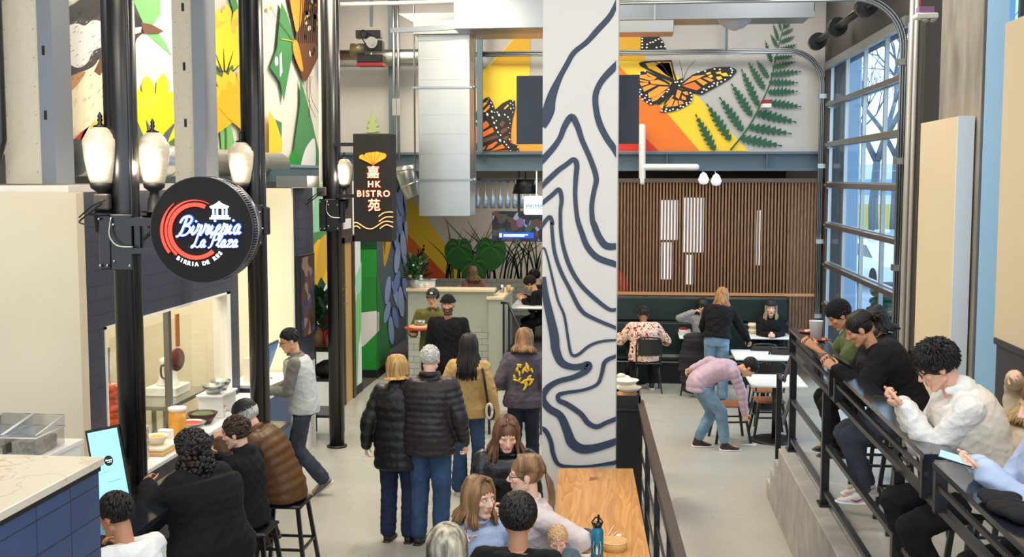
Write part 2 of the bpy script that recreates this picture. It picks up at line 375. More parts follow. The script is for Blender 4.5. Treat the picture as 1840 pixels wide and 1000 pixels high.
# low tiled wall in front of the bar with its end post
w = MB().box((-3.5, 17.95, 0), (-2.12, 18.12, .86), 0).build('wall_pony_tiles', M_tilew); struct(w)
w = MB().box((-3.5, 17.95, .86), (-2.12, 18.12, 1.45), 0).box((-2.2, 17.9, 0), (-1.98, 18.2, 1.33), 0).box((-1.98, 18.2, 0), (-2.12, 19.5, 1.36), 0)
struct(w.build('wall_pony', M_sage))
w = MB().box((-3.52, 17.88, 1.45), (-2.1, 18.2, 1.50), 0, .006).box((-2.23, 17.86, 1.33), (-1.95, 18.22, 1.38), 0, .006).box((-1.95, 18.2, 1.33), (-2.15, 19.5, 1.38), 0, .006)
struct(w.build('trim_pony', mat('oak_cap', lin(226, 208, 172), .4)))

# corridor wall on the left (X = -4.05) : mural piece, wood door, white strip, block with blue flowers
XC = -4.05
struct(MB().box((XC - .2, 14.2, 0), (XC, 15.9, 3.2)).build('wall_corridor', mat('mural_ground', (1, 1, 1))))
d = struct(MB().box((XC - .12, 15.97, 0), (XC + .01, 16.42, 2.32), 0).build('door_1', mat('maple_door', lin(196, 152, 84), .4, noise=.08, nscale=5, stretch=(3, 3, .4))))
struct(MB().box((XC - .1, 15.9, 0), (XC + .03, 15.97, 2.4)).box((XC - .1, 16.42, 0), (XC + .03, 16.57, 2.4)).box((XC - .1, 15.9, 2.32), (XC + .03, 16.57, 2.42)).box((XC - .1, 15.9, 2.42), (XC, 16.57, 3.2)).build('trim_door', mat('dark_bronze', lin(66, 54, 46), .45)))
struct(MB().box((XC - .2, 16.57, .12), (XC, 17.05, 3.2)).build('wall_corridor_strip', mat('mural_white', lin(228, 228, 222), .5)))
struct(MB().box((XC - .2, 16.57, 0), (XC + .012, 17.06, .13)).box((XC - .45, 18.10, 0), (XC + .012, 20.6, .14)).build('baseboard_corridor', M_blackm))
struct(MB().box((XC - .45, 18.12, .12), (XC, 20.6, 3.2)).build('wall_corridor_block', mat('mural_green', lin(36, 140, 52), .5)))
struct(MB().box((XC - .9, 17.05, .0), (XC, 18.12, .012)).build('floor_mat_recess', mat('dark_entry_mat', lin(72, 68, 62), .9, noise=.3, nscale=60)))
struct(MB().box((XC - .95, 17.0, 0), (XC - .9, 18.12, 3.2)).build('wall_recess', M_grey))
struct(MB().box((-5.4, 14.4, 3.2), (XC, 21.0, 3.35)).build('trim_corridor_top', M_steelb))

# stall with the window: navy tiled front at X = XS
XS, SY0, SY1, SZ = -4.1, 8.31, 11.7, 3.14
WY0, WY1, WZ0, WZ1 = 8.58, 11.42, .98, 2.08
w = MB().box((XS - .12, SY0, 0), (XS, SY1, WZ0)).box((XS - .12, SY0, WZ1 + .12), (XS, SY1, SZ)).box((XS - .12, SY0, WZ0), (XS, WY0, WZ1 + .12)).box((XS - .12, WY1, WZ0), (XS, SY1, WZ1 + .12))
w.box((XS - .12, WY0, WZ1), (XS, WY1, WZ1 + .12))
struct(w.build('wall_stall_front', M_navyt))
struct(MB().box((-8.5, SY0 - .12, 0), (XS + .0, SY0 - .001, SZ), 0, .003).build('wall_stall_partition', M_cream))
struct(MB().box((-7.0, SY0, 0), (-6.9, 12.7, SZ)).box((-6.9, 12.58, 0), (-4.3, 12.67, SZ)).build('wall_stall_back', mat('stall_cream_wall', lin(238, 228, 200), .5)))
struct(MB().box((-7.0, SY0, SZ), (XS - .12, 11.7, SZ + .05)).build('ceiling_stall', M_white))
# end wall of the second stall: cream end facing the hall, navy side with the menu screen
struct(MB().box((-4.32, 12.68, 0), (-3.81, 12.77, 3.13)).build('wall_stall_end', mat('cream_end_wall', lin(248, 238, 208), .5)))
struct(MB().box((-3.83, 12.77, 1.05), (-3.8, 13.55, 3.13)).build('wall_menu', M_navyt))
struct(MB().box((-3.87, 12.77, 0), (-3.8, 13.55, 1.05)).build('wall_menu_lower', M_white))
# window trim of the stall
tr = MB()
for a in ((XS - .125, WY0, WZ1 - .02), (XS + .012, WY1, WZ1)), ((XS - .125, WY0, WZ0), (XS + .012, WY0 + .02, WZ1)), ((XS - .14, WY1 - .10, WZ0), (XS + .012, WY1, WZ1)): tr.box(*a)
wf = struct(tr.build('window_2', mat('white_window_trim', lin(244, 240, 228), .4)))
MB().box((XS - .06, WY0 + .02, WZ0), (XS - .055, 9.95, WZ1 - .02)).box((XS - .03, 9.9, WZ0), (XS - .025, WY1 - .1, WZ1 - .02)).build('pane', glass('stall_glass', (.97, .97, .95), .07), wf)
MB().box((XS - .07, 9.89, WZ0), (XS - .02, 9.95, WZ1 - .02)).build('mullion', M_galvd, wf)

# ---- garage door (aluminium and glass) ----
gd = bpy.data.objects.new('door_2', None); COL.objects.link(gd); gd.location = (XR + .05, (DY0 + DY1) / 2, 0); gd['kind'] = 'structure'
nsec, ncol = 8, 4; sh = DZ / nsec; cw = (DY1 - DY0) / ncol
gl = glass('garage_glass', (.86, .95, 1), .1)
for i in range(nsec):
    z0, z1 = i * sh, (i + 1) * sh; f = MB()
    f.box((XR + .03, DY0, z0), (XR + .08, DY1, z0 + .05)).box((XR + .03, DY0, z1 - .045), (XR + .08, DY1, z1 - .004))
    for c in range(ncol + 1):
        y = DY0 + c * cw; f.box((XR + .028, y - .03, z0), (XR + .078, y + .03, z1 - .004))
    fr = f.build('door_section', M_alu, gd)
    MB().box((XR + .05, DY0, z0 + .05), (XR + .056, DY1, z1 - .045)).build('pane', gl, fr)
    if i: 
        MB().box((XR - .035, DY0 + .02, z0 - .035), (XR + .03, DY1 - .02, z0 + .03)).build('strut', M_galvd, fr)
for y in (DY0 + .06, DY1 - .06):
    for i in range(1, nsec):
        MB().box((XR - .01, y - .04, i * sh - .06), (XR + .03, y + .04, i * sh + .05)).cyl((XR - .02, y - .07, i * sh), (XR - .02, y + .07, i * sh), .022, 8).build('hinge', M_galv, gd)
# ---- tracks ----
def track(y, x_end, label):
    r_, n, t = .55, 12, []
    t += [(XR - .07, y, 0.02), (XR - .07, y, 4.68)]
    for k in range(1, n + 1):
        a = R(90 * k / n); t.append((XR - .07 - r_ * (1 - math.cos(a)), y, 4.7 + r_ * math.sin(a)))
    t.append((x_end, y, 4.7 + r_)); tr = root('door_track', label, 'track', (XR - .1, y, 0))
    m = MB(); P = [V3(p) for p in t]
    for off in (-.028, .028):
        q = [];
        for i in range(len(P)):
            d = nrm(P[min(i + 1, len(P) - 1)] - P[max(i - 1, 0)]); s = np.array((-d[2], 0, d[0])); q.append(P[i] + s * off)
        m.tube(q, .016, 6)
    m.tube([p + np.array((0, .02, 0)) for p in P], .024, 6)
    m.build('rail', M_galvd, tr)
    for z in (1.0, 2.2, 3.4, 4.5): MB().box((XR - .12, y - .05, z), (XR + .0, y + .1, z + .07)).build('bracket', M_galv, tr)
    for x in (XR - 1.6, XR - 3.9):
        MB().box((x, y - .02, 5.27), (x + .04, y + .02, 6.55)).build('hanger', M_steelb, tr)
    return tr
track(DY1 + .16, -3.4, 'far curved steel track of the garage door crossing the mural')
track(DY0 - .12, -.9, 'near curved steel track of the garage door at the top right')
# vertical angle + cover next to near track
tag(MB().box((XR - .02, 13.12, 0), (XR + .02, 13.18, 4.95)).box((XR - .05, 13.19, 0), (XR + .02, 13.24, 4.95)).build('door_frame_angle', M_pale), 'aluminium angle frame beside the near edge of the garage door', 'door frame')
# torsion shaft with drums and dark hood above the door
ts = root('torsion_shaft', 'dark torsion spring shaft above the garage door', 'door spring', (XR - .2, 15.5, 5.4))
MB().tube([(XR - .22, 13.4, 5.35), (XR - .22, 18.7, 5.35)], .05, 12).build('shaft', M_black, ts)
for y in (18.3, 16.6, 14.6): MB().tube([(XR - .22, y, 5.35), (XR - .22, y + .22, 5.35)], .13, 16).build('drum', M_black, ts)
o = MB().box((XR - .06, 13.36, 4.93), (XR - .002, 18.7, 5.05)).build('door_header', M_alu); tag(o, 'aluminium header bar along the top of the garage door', 'header')

# ---- outdoors through the glass ----
M_asph = mat('street_asphalt', lin(150, 156, 164), .8, noise=.1, nscale=2)
struct(MB().box((XR + .36, -10, -.35), (70, 160, -.12)).build('ground', M_asph))
o = MB().box((XR + .5, 20.2, -.12), (XR + .82, 21.0, 6.5), 0, .02).build('outdoor_column', mat('blue_grey_cladding', lin(150, 176, 200), .6)); tag(o, 'blue-grey clad column standing outside the garage door', 'column')
bl = root('office_building', 'pale office building across the street with bands of windows', 'building', (24, 118, -.12))
MB().box((10, 118, -.12), (50, 128, 4.6)).build('wall', mat('pale_facade', lin(226, 234, 240), .8), bl)
for k in range(1):
    MB().box((10.5, 117.9, 1.6 + k * 2.8), (49.5, 118.0, 3.1 + k * 2.8)).build('window_band', mat('blue_window_band', lin(150, 180, 206), .2), bl)
o = MB().box((9.0, 69.8, .2), (20, 70.2, 1.7)).build('yellow_banner_wall', mat('yellow_banner', lin(226, 206, 110), .7)); tag(o, 'long yellow banner along the far side of the street', 'banner')
def bare_tree(x, y, h, seed, label):
    rn = random.Random(seed); t = MB()
    def br(p, d, l, r, lv):
        q = p + d * l; mid = (p + q) / 2 + np.array((rn.uniform(-.05, .05) * l, rn.uniform(-.05, .05) * l, 0))
        t.tube([p, mid, q], [r, r * .85, r * .65], 5 if lv else 8)
        if lv >= 6: return
        for k in range(3 if lv < 3 else 2):
            a = rn.uniform(0, 6.28); s = rn.uniform(.35, .75); x_, y_, _ = frame(d)
            br(q, nrm(d + (x_ * math.cos(a) + y_ * math.sin(a)) * s + np.array((0, 0, .12))), l * rn.uniform(.62, .85), r * .6, lv + 1)
    br(np.array((x, y, -.12)), np.array((0, 0, 1.)), h * .27, h * .016, 0)
    tag(t.build('bare_tree', mat('bare_bark', lin(104, 112, 122), .9)), label, 'tree', 'bare street trees')
bare_tree(10.4, 50, 15, 3, 'bare winter tree seen through the left half of the garage door glass')
bare_tree(15.2, 68, 17, 5, 'bare winter tree seen through the right half of the garage door glass')
bare_tree(16.6, 92, 15, 11, 'bare winter tree standing between its two neighbours across the street')
def car(x, y, rz, col, label):
    r_ = root('car', label, 'car', (x, y, -.12), rz)
    b = MB()
    prof = [(-2.2, .3), (-2.25, .75), (-1.5, .92), (-.8, 1.38), (.7, 1.42), (1.5, .98), (2.2, .85), (2.25, .35)]
    b.prism([(-.86, p[0], p[1]) for p in prof], (1.72, 0, 0)); b.build('body', mat('car_paint_' + label[:5].strip(), col, .3, coat=.5), r_, True)
    MB().prism([(-.88, -1.3, .95), (-.88, -.75, 1.3), (-.88, .65, 1.34), (-.88, 1.3, .98)], (1.76, 0, 0)).build('window', mat('car_glass', lin(50, 66, 84), .1), r_, True)
    for sx in (-.87, .72):
        for sy in (-1.4, 1.4): MB().cyl((sx, sy, .33), (sx + .16, sy, .33), .33, 18).build('wheel', mat('tyre', lin(30, 30, 32), .8), r_, True)
car(8.0, 37, .15, lin(236, 240, 244), 'white parked car beyond the garage door glass')
car(10.2, 44, .1, lin(120, 150, 176), 'blue parked car behind the white one across the street')
o = MB()
for k in range(40):
    a, zz = random.uniform(0, 6.28), random.uniform(0, .7); o.ell((5.75 + .35 * math.cos(a) * random.random(), 26 + .35 * math.sin(a), .1 + zz), (.16, .16, .1), 7, 5)
tag(o.build('street_shrub', mat('shrub_green', lin(40, 84, 60), .7)), 'small green shrub on the pavement outside the garage door', 'shrub')
# unseen rear of the hall: bare mullions, left open so sky light fills in
w = MB()
for x in (-9, -6, -3, 0, 3.3): w.box((x, -3, 0), (x + .08, -2.9, 6.6))
w.box((-9, -3, 0), (3.4, -2.9, .4)); struct(w.build('wall_rear', M_black))
struct(MB().box((-9.1, -3, 0), (-9, 27, 6.6)).build('wall_outer_left', M_white))
# ================================================================== PAINTED MURALS AND COLUMN
def cr(pts, n=5, closed=False):
    """smooth curve through the points"""
    P = [np.array(p, float) for p in pts]; out = []; k = len(P)
    for i in range(k if closed else k - 1):
        g = (lambda j: P[j % k]) if closed else (lambda j: P[max(0, min(k - 1, j))])
        p0, p1, p2, p3 = g(i - 1), g(i), g(i + 1), g(i + 2)
        for s in range(n):
            t = s / n; out.append(.5 * ((2 * p1) + (-p0 + p2) * t + (2 * p0 - 5 * p1 + 4 * p2 - p3) * t * t + (-p0 + 3 * p1 - 3 * p2 + p3) * t ** 3))
    if not closed: out.append(P[-1])
    return out
class Art:
    """flat painting on a wall plane; shapes given where the photograph shows them and laid on that plane"""
    def __init__(s, plane, val, n, clip=None):
        s.f = {'X': onX, 'Y': onY}[plane]; s.val = val; s.n = np.array(n, float); s.mb = MB(); s.mats = []; s.h = .002; s.clip = clip
    def _m(s, m):
        if m not in s.mats: s.mats.append(m)
        return s.mats.index(m)
    def pt(s, p):
        x, y = p[0], p[1]
        if s.clip: x = min(max(x, s.clip[0]), s.clip[2]); y = min(max(y, s.clip[1]), s.clip[3])
        return np.array(s.f(x, y, s.val)) + s.n * s.h
    def up(s, d=.0012): s.h += d; return s
    def poly(s, pts, m, sm=False, layer=True):
        if layer: s.up()
        if sm: pts = cr(pts, 4, True)
        s.mb.poly([s.pt(p) for p in pts], s._m(m)); return s
    def dot(s, x, y, rx, ry, m, rot=0, layer=False):
        a0 = R(rot); s.mb.poly([s.pt((x + rx * math.cos(t) * math.cos(a0) - ry * math.sin(t) * math.sin(a0), y + rx * math.cos(t) * math.sin(a0) + ry * math.sin(t) * math.cos(a0))) for t in [2 * math.pi * k / 10 for k in range(10)]], s._m(m))
    def stroke(s, pts, w, m, n=6, layer=True, sm=True):
        if layer: s.up()
        w = w if hasattr(w, '__len__') else [w] * len(pts)
        q = cr([(p[0], p[1], ww) for p, ww in zip(pts, w)], n) if sm else [np.array((p[0], p[1], ww), float) for p, ww in zip(pts, w)]
        L, Rr = [], []
        for i in range(len(q)):
            d = q[min(i + 1, len(q) - 1)][:2] - q[max(i - 1, 0)][:2]; d = d / (np.linalg.norm(d) + 1e-9); nn = np.array((-d[1], d[0])) * q[i][2] / 2
            L.append(s.pt(q[i][:2] + nn)); Rr.append(s.pt(q[i][:2] - nn))
        k = len(L); s.mb.add(L + Rr, [(i, i + 1, k + i + 1, k + i) for i in range(k - 1)], s._m(m)); return s
    def build(s, name, parent=None):
        return s.mb.build(name, s.mats, parent)
def paint(name, rgb, r=.5): return mat('paint_' + name, lin(*rgb), r)
P_blk = paint('black', (24, 22, 24)); P_wht = paint('white', (238, 236, 230)); P_org = paint('orange', (240, 120, 32)); P_org2 = paint('light_orange', (244, 160, 60))
P_yel = paint('yellow', (250, 208, 50)); P_yel2 = paint('golden', (216, 166, 30)); P_red = paint('red', (214, 52, 34)); P_grn = paint('fern_green', (30, 84, 56))
P_lgrn = paint('light_green', (122, 192, 116)); P_mgrn = paint('mid_green', (70, 140, 84)); P_navy = paint('column_navy', (44, 58, 80)); P_brn = paint('brown', (112, 70, 44))
P_bryel = paint('bright_yellow', (255, 232, 20)); P_dkyel = paint('amber_yellow', (248, 190, 20)); P_stem = paint('stem_green', (88, 120, 50)); P_mint = paint('mint', (150, 216, 170))
P_blu = paint('petal_blue', (116, 142, 196)); P_blu2 = paint('petal_pale_blue', (160, 178, 216)); P_slate = paint('slate', (88, 98, 104)); P_dgrn = paint('dark_green', (16, 74, 42)); P_green = paint('bright_green', (36, 150, 52))
P_leaf = paint('leaf_green', (44, 110, 42)); P_leaf2 = paint('leaf_vein', (22, 66, 30)); P_leaf3 = paint('leaf_light', (86, 152, 66)); P_cream = paint('belly_cream', (250, 234, 200)); P_grey = paint('wing_grey', (60, 56, 56)); P_tan = paint('flank_tan', (206, 146, 92))

# ---- column with topographic lines ----
CY = 9.05
cxl, cxr = onY(974, 600, CY).x, onY(1107.5, 600, CY).x
col_ = root('column', 'white square column painted with wavy navy contour lines', 'column', ((cxl + cxr) / 2, CY + .3, 0))
MB().box((cxl, CY, 0), (cxr, CY + .6, 6.59), 0, .004).build('shaft', mat('column_white', lin(216, 213, 209), .55, bump=.04, bscale=250), col_)
A = Art('Y', CY, (0, -1, 0), (974.5, -20, 1107, 1020)); A.h = .0015
def za(l): return [(960 + x / 2.381, y / 2.381) for x, y in l]
def zb(l): return [(960 + x / 2.222, 400 + y / 2.222) for x, y in l]
wa = lambda l: [v / 2.3 for v in l]
A.stroke(za([(375, -40), (345, 30), (320, 75), (270, 130), (225, 180), (170, 225), (140, 275), (110, 330), (85, 385), (70, 430), (62, 470), (50, 510), (30, 540)]), wa([18, 20, 24, 25, 22, 22, 22, 24, 34, 42, 50, 40, 40]), P_navy)
A.poly(za([(25, 465), (60, 430), (88, 440), (82, 490), (60, 530), (40, 545), (25, 545)]), P_navy)
A.stroke(za([(372, 262), (315, 315), (280, 360), (262, 410), (265, 470), (280, 530), (310, 590), (345, 640), (372, 690)]), wa([32, 28, 25, 25, 25, 27, 27, 27, 25]), P_navy)
A.stroke(za([(20, 700), (75, 640), (110, 590), (130, 540), (160, 500), (185, 540), (205, 600), (240, 680), (265, 760), (255, 820), (246, 880), (249, 940)]) + zb([(240, 10), (258, 55), (288, 92), (335, 93)]), wa([28, 25, 22, 25, 28, 25, 22, 22, 22, 20, 20, 22, 26, 28, 30, 26]), P_navy)
A.stroke(za([(15, 812), (95, 735), (135, 705), (168, 682), (182, 705), (178, 760), (175, 830), (180, 900), (187, 945)]) + zb([(190, 40), (212, 95), (255, 140), (335, 168)]), wa([22, 22, 20, 20, 22, 20, 18, 18, 20, 22, 24, 26, 26]), P_navy)
A.stroke(za([(20, 880), (75, 835), (106, 810), (117, 850), (112, 900), (112, 945)]) + zb([(106, 30), (115, 90), (140, 170), (180, 240), (240, 300), (300, 345), (335, 343)]), wa([18, 18, 18, 18, 15, 15, 15, 16, 18, 18, 18, 16, 14]), P_navy)
A.stroke(za([(25, 975), (65, 927), (78, 955)]) + zb([(70, 10), (80, 110), (105, 190), (140, 260), (185, 345), (235, 380), (335, 422)]), wa([18, 16, 16, 14, 15, 16, 16, 18, 16, 14]), P_navy)
A.stroke(zb([(20, 118), (38, 100), (48, 120), (60, 165), (75, 230), (95, 310), (120, 370), (135, 460), (148, 522), (175, 525), (220, 490), (270, 472), (335, 467)]), wa([8, 8, 8, 9, 10, 10, 11, 11, 12, 13, 12, 11, 10]), P_navy)
A.stroke(zb([(36, 215), (45, 290), (65, 380), (80, 450), (86, 505), (108, 555), (150, 574), (190, 572), (215, 568), (205, 590), (160, 614), (95, 632), (52, 660), (34, 700), (60, 740), (105, 770), (132, 830), (150, 875), (190, 900), (250, 895), (335, 868)]), wa([22, 28, 34, 38, 36, 32, 26, 28, 36, 28, 22, 22, 26, 28, 30, 32, 36, 40, 38, 32, 28]), P_navy)
A.stroke(zb([(335, 528), (284, 552), (270, 600), (252, 642), (200, 665), (130, 676), (97, 686), (100, 708), (130, 722), (185, 760), (215, 797), (250, 812), (290, 795), (335, 778)]), wa([14, 18, 16, 14, 13, 15, 18, 20, 22, 22, 22, 20, 18, 20]), P_navy)
A.stroke(zb([(15, 812), (45, 828), (66, 870), (76, 920), (98, 962), (150, 970), (230, 968), (335, 953)]), wa([18, 20, 18, 18, 16, 11, 11, 18]), P_navy)
A.build('contour_lines', col_)

# ---- butterfly / fern mural on the back wall ----
backw = bpy.data.objects['wall_back']
A = Art('Y', YB, (0, -1, 0), (800, -30, 1466, 271))
A.poly([(1000, 62), (1152, 60), (1160, 112), (1108, 112), (1000, 112)], P_yel2)
A.poly([(1000, 108), (1150, 110), (1214, 134), (1240, 158), (1345, 271), (1255, 271), (1160, 160), (1108, 118)], P_yel)
A.poly([(1060, 112), (1112, 118), (1145, 152), (1200, 205), (1257, 271), (1180, 271), (1060, 200)], P_org)
A.poly([(1108, 130), (1146, 150), (1146, 262), (1108, 262)], P_org)
A.poly([(900, 258), (1160, 248), (1184, 271), (900, 271)], P_red)
A.poly([(952, 40), (953, 271), (846, 271), (846, 150)], P_yel)
A.poly([(952, 40), (953, 118), (880, 118)], P_yel2)
A.poly([(955, 165), (928, 190), (905, 271), (1000, 271), (1000, 140)], P_org2)
A.poly([(846, 205), (880, 205), (935, 271), (846, 271)], P_org)
zc = lambda l: [(1130 + x / 6.25, 60 + y / 6.25) for x, y in l]
# big butterfly
A.poly(zc([(135, 35), (340, 35), (385, 90), (425, 190), (420, 240), (130, 240)]), P_blk)
A.poly(zc([(110, 330), (190, 310), (480, 300), (500, 400), (545, 540), (500, 560), (330, 480), (190, 400), (130, 370)]), P_blk)
A.poly(zc([(185, 335), (330, 318), (470, 320), (490, 430), (525, 540), (470, 500), (330, 440), (220, 390)]), P_yel2)
A.poly(zc([(300, 360), (360, 330), (455, 330), (495, 470), (500, 520), (400, 450)]), P_org2, layer=False)
A.up(); A.stroke(zc([(290, 320), (380, 370), (430, 440), (520, 540)]), 1.6, P_blk); A.stroke(zc([(365, 315), (380, 370)]), 1.6, P_blk, layer=False)
A.poly(zc([(130, 430), (200, 420), (340, 480), (460, 560), (440, 640), (330, 780), (240, 810), (170, 760), (112, 690), (112, 520)]), P_blk)
for c in ([(200, 440), (315, 495), (290, 515), (210, 480)], [(125, 470), (200, 460), (290, 520), (240, 530), (120, 500)], [(118, 515), (230, 540), (215, 545), (130, 540)], [(120, 555), (215, 550), (220, 570), (140, 595)],
          [(235, 535), (330, 520), (400, 550), (450, 580), (330, 575), (250, 565)], [(150, 610), (240, 575), (310, 585), (170, 655)], [(215, 670), (340, 595), (455, 600), (290, 720), (220, 725)], [(250, 735), (400, 650), (430, 640), (320, 745), (260, 770)]):
    A.poly(zc(c), P_org2, layer=(c[0] == (200, 440)))
A.poly(zc([(545, 600), (600, 550), (720, 460), (860, 410), (960, 380), (1140, 375), (1200, 400), (1210, 430), (1140, 510), (1000, 590), (820, 690), (740, 680), (640, 640)]), P_blk)
for i, c in enumerate(([(590, 580), (720, 480), (860, 465), (780, 510), (640, 560)], [(600, 590), (735, 545), (810, 610), (760, 640), (660, 610)], [(755, 525), (800, 510), (885, 555), (835, 585)], [(830, 500), (880, 495), (955, 525), (920, 545)])):
    A.poly(zc(c), P_org2 if i != 1 else P_org, layer=(i == 0))
for i, c in enumerate(([(860, 450), (915, 430), (920, 455), (880, 465)], [(885, 480), (930, 465), (945, 485), (915, 500)], [(970, 440), (1030, 425), (1040, 450), (990, 455)], [(975, 490), (1030, 480), (1050, 510), (1000, 525)], [(1020, 455), (1090, 440), (1120, 480), (1060, 480)])):
    A.poly(zc(c), P_yel, layer=False)
A.poly(zc([(550, 610), (600, 630), (700, 650), (720, 700), (700, 780), (600, 840), (480, 880), (345, 890), (380, 840), (400, 770), (480, 680)]), P_blk)
for i, c in enumerate(([(545, 630), (590, 650), (560, 740), (525, 710)], [(600, 660), (650, 650), (670, 690), (630, 690)], [(595, 690), (640, 720), (640, 750), (590, 740)], [(555, 750), (600, 760), (620, 790), (565, 800)], [(520, 750), (545, 755), (555, 810), (490, 820)], [(470, 730), (510, 740), (480, 820), (410, 830)], [(490, 690), (505, 700), (430, 790), (390, 820)])):
    A.poly(zc(c), P_org2, layer=(i == 0))
A.poly(zc([(620, 500), (600, 560), (540, 620), (440, 720), (350, 800), (315, 800), (320, 760), (420, 650), (460, 580), (500, 540), (580, 510)]), P_blk)
A.stroke(zc([(605, 500), (590, 400), (565, 300)]), [1, .8, .6], P_blk); A.stroke(zc([(620, 500), (660, 400), (750, 300)]), [1, .8, .6], P_blk, layer=False)
A.up()
for (x, y) in [(150, 60), (148, 90), (150, 125), (150, 160), (205, 125), (200, 160), (270, 100), (300, 80), (335, 65), (370, 100), (405, 150), (310, 160), (360, 150), (240, 105),
               (120, 455), (180, 425), (130, 630), (118, 660), (140, 685), (120, 705), (155, 740), (180, 725), (195, 695), (205, 770), (230, 750), (245, 790), (780, 435), (855, 425), (960, 400), (1020, 405), (1145, 395), (1160, 415), (1155, 440), (1140, 475),
               (1080, 520), (1035, 545), (990, 580), (995, 555), (955, 560), (935, 590), (900, 600), (870, 635), (840, 625), (820, 660), (690, 670), (705, 700), (700, 740), (685, 775), (645, 780), (650, 800), (610, 825), (580, 820), (545, 855), (495, 850), (460, 865), (420, 850), (410, 875), (370, 870),
               (565, 585), (590, 540), (545, 545), (520, 550), (445, 630), (380, 710), (430, 655)]:
    A.dot(*zc([(x, y)])[0], 1.9, 1.5, P_wht)
# left butterfly pair, behind the TV
zd = lambda l: [(840 + x / 5.2625, 140 + y / 5.2625) for x, y in l]
A.poly(zd([(65, 720), (55, 450), (75, 350), (110, 250), (170, 190), (205, 180), (240, 230), (265, 300), (330, 240), (400, 205), (450, 215), (455, 290), (430, 380), (415, 480), (410, 600), (380, 620), (350, 590), (300, 620), (200, 690), (100, 720)]), P_blk)
A.poly(zd([(60, 720), (180, 640), (280, 590), (370, 600), (480, 640), (490, 720)]), P_blk)
for i, (c, m) in enumerate((([(120, 310), (150, 240), (180, 225), (190, 240)], P_org2), ([(145, 320), (200, 260), (215, 280), (170, 325)], P_org2), ([(65, 460), (100, 450), (95, 600), (65, 680)], P_org), ([(115, 510), (120, 450), (180, 405), (210, 440), (200, 460)], P_org),
           ([(105, 550), (115, 530), (240, 465), (255, 510), (150, 560)], P_org), ([(90, 640), (160, 570), (280, 540), (300, 560), (160, 610)], P_brn), ([(300, 440), (330, 405), (360, 420), (330, 465)], P_brn), ([(310, 500), (370, 465), (385, 490), (330, 530)], P_brn), ([(330, 570), (385, 540), (395, 560), (370, 590)], P_brn),
           ([(80, 712), (180, 640), (150, 712)], P_org), ([(180, 680), (200, 640), (270, 600), (290, 610), (240, 660)], P_org), ([(220, 690), (330, 625), (360, 660), (240, 712)], P_org), ([(260, 715), (380, 685), (395, 715)], P_org), ([(345, 290), (385, 250), (395, 260), (355, 300)], P_yel))):
    A.poly(zd(c), m, layer=(i == 0))
A.up()
for (x, y, a) in [(200, 198, 2), (190, 220, 2), (225, 235, 3), (208, 262, 2), (240, 270, 3), (232, 318, 4), (240, 375, 4), (255, 425, 4), (275, 470, 4), (290, 512, 3.4), (315, 540, 3), (258, 325, 2.4), (275, 405, 2.6), (190, 345, 5), (130, 340, 4), (105, 325, 2.6), (85, 410, 4.4), (125, 408, 4), (285, 325, 3), (300, 350, 4.4), (355, 348, 3), (385, 370, 3), (430, 220, 2), (410, 240, 2.4), (432, 255, 2.2), (412, 290, 3), (438, 285, 2), (430, 325, 2), (400, 395, 2), (405, 430, 2), (390, 470, 2), (400, 520, 2), (310, 590, 4.5), (350, 605, 3), (370, 630, 3), (390, 655, 3), (410, 690, 3), (400, 580, 3), (440, 612, 2), (478, 655, 2.4), (475, 690, 2)]:
    A.dot(*zd([(x, y)])[0], a * .42, a * .6, P_wht, -25)
# fern
def pinna(A, b, t, w, m, k=9):
    b, t = np.array(b, float), np.array(t, float); d = t - b; L = np.linalg.norm(d); d /= L; n = np.array((-d[1], d[0])); up, dn = [], []
    for i in range(k):
        f = i / k; env = w * (math.sin(math.pi * min(1, f * 1.0 + .18)) ** .7) * (1 - f) ** .35
        c0, c1, c2 = b + d * L * f, b + d * L * (f + .75 / k), b + d * L * (f + .98 / k)
        up += [c0 + n * env * .3, c1 + n * env + d * 1, c2 + n * env * .35]; dn += [c0 - n * env * .3, c1 - n * env + d * 1, c2 - n * env * .35]
    A.mb.poly([A.pt(p) for p in ([b] + up + [t] + dn[::-1])], A._m(m))
A.up(); A.stroke([(1312, 270), (1345, 228), (1370, 180), (1383, 150), (1392, 112), (1402, 70), (1412, 30)], [3, 3, 2.5, 2.4, 2, 1.5, 1], P_grn)
A.up(.0004)
for b_, t_, w_ in [((1284, 270), (1245, 197), 9), ((1312, 252), (1264, 178), 9.5), ((1334, 235), (1287, 167), 9.5), ((1350, 208), (1309, 143), 9), ((1362, 190), (1328, 116), 8), ((1373, 160), (1341, 107), 7.5), ((1380, 140), (1357, 106), 6.5), ((1386, 112), (1373, 68), 5), ((1396, 84), (1383, 60), 4.5), ((1398, 72), (1388, 40), 4), ((1403, 55), (1397, 32), 3),
                   ((1330, 248), (1414, 264), 10), ((1345, 228), (1432, 242), 9.5), ((1358, 203), (1440, 222), 10), ((1380, 184), (1447, 193), 8.5), ((1380, 166), (1440, 164), 8), ((1381, 148), (1440, 149), 7.5), ((1384, 134), (1446, 128), 7), ((1388, 121), (1434, 110), 6), ((1390, 105), (1432, 100), 5), ((1397, 92), (1436, 78), 5), ((1402, 76), (1431, 64), 4.5), ((1405, 62), (1428, 50), 4.2), ((1408, 50), (1421, 42), 3.4), ((1408, 48), (1412, 20), 3.6)]:
    pinna(A, b_, t_, w_ * 1.25, P_grn)
# pale tree
A.clip = (600, -30, 1466, 271)
A.up(); A.poly([(669, 192), (672, 208), (678, 214), (674, 218), (682, 224), (676, 228), (686, 234), (672, 238), (662, 238), (657, 236), (664, 230), (660, 226), (666, 221), (662, 216), (668, 210)], paint('pale_tree', (176, 192, 130)))
A.build('mural', backw)

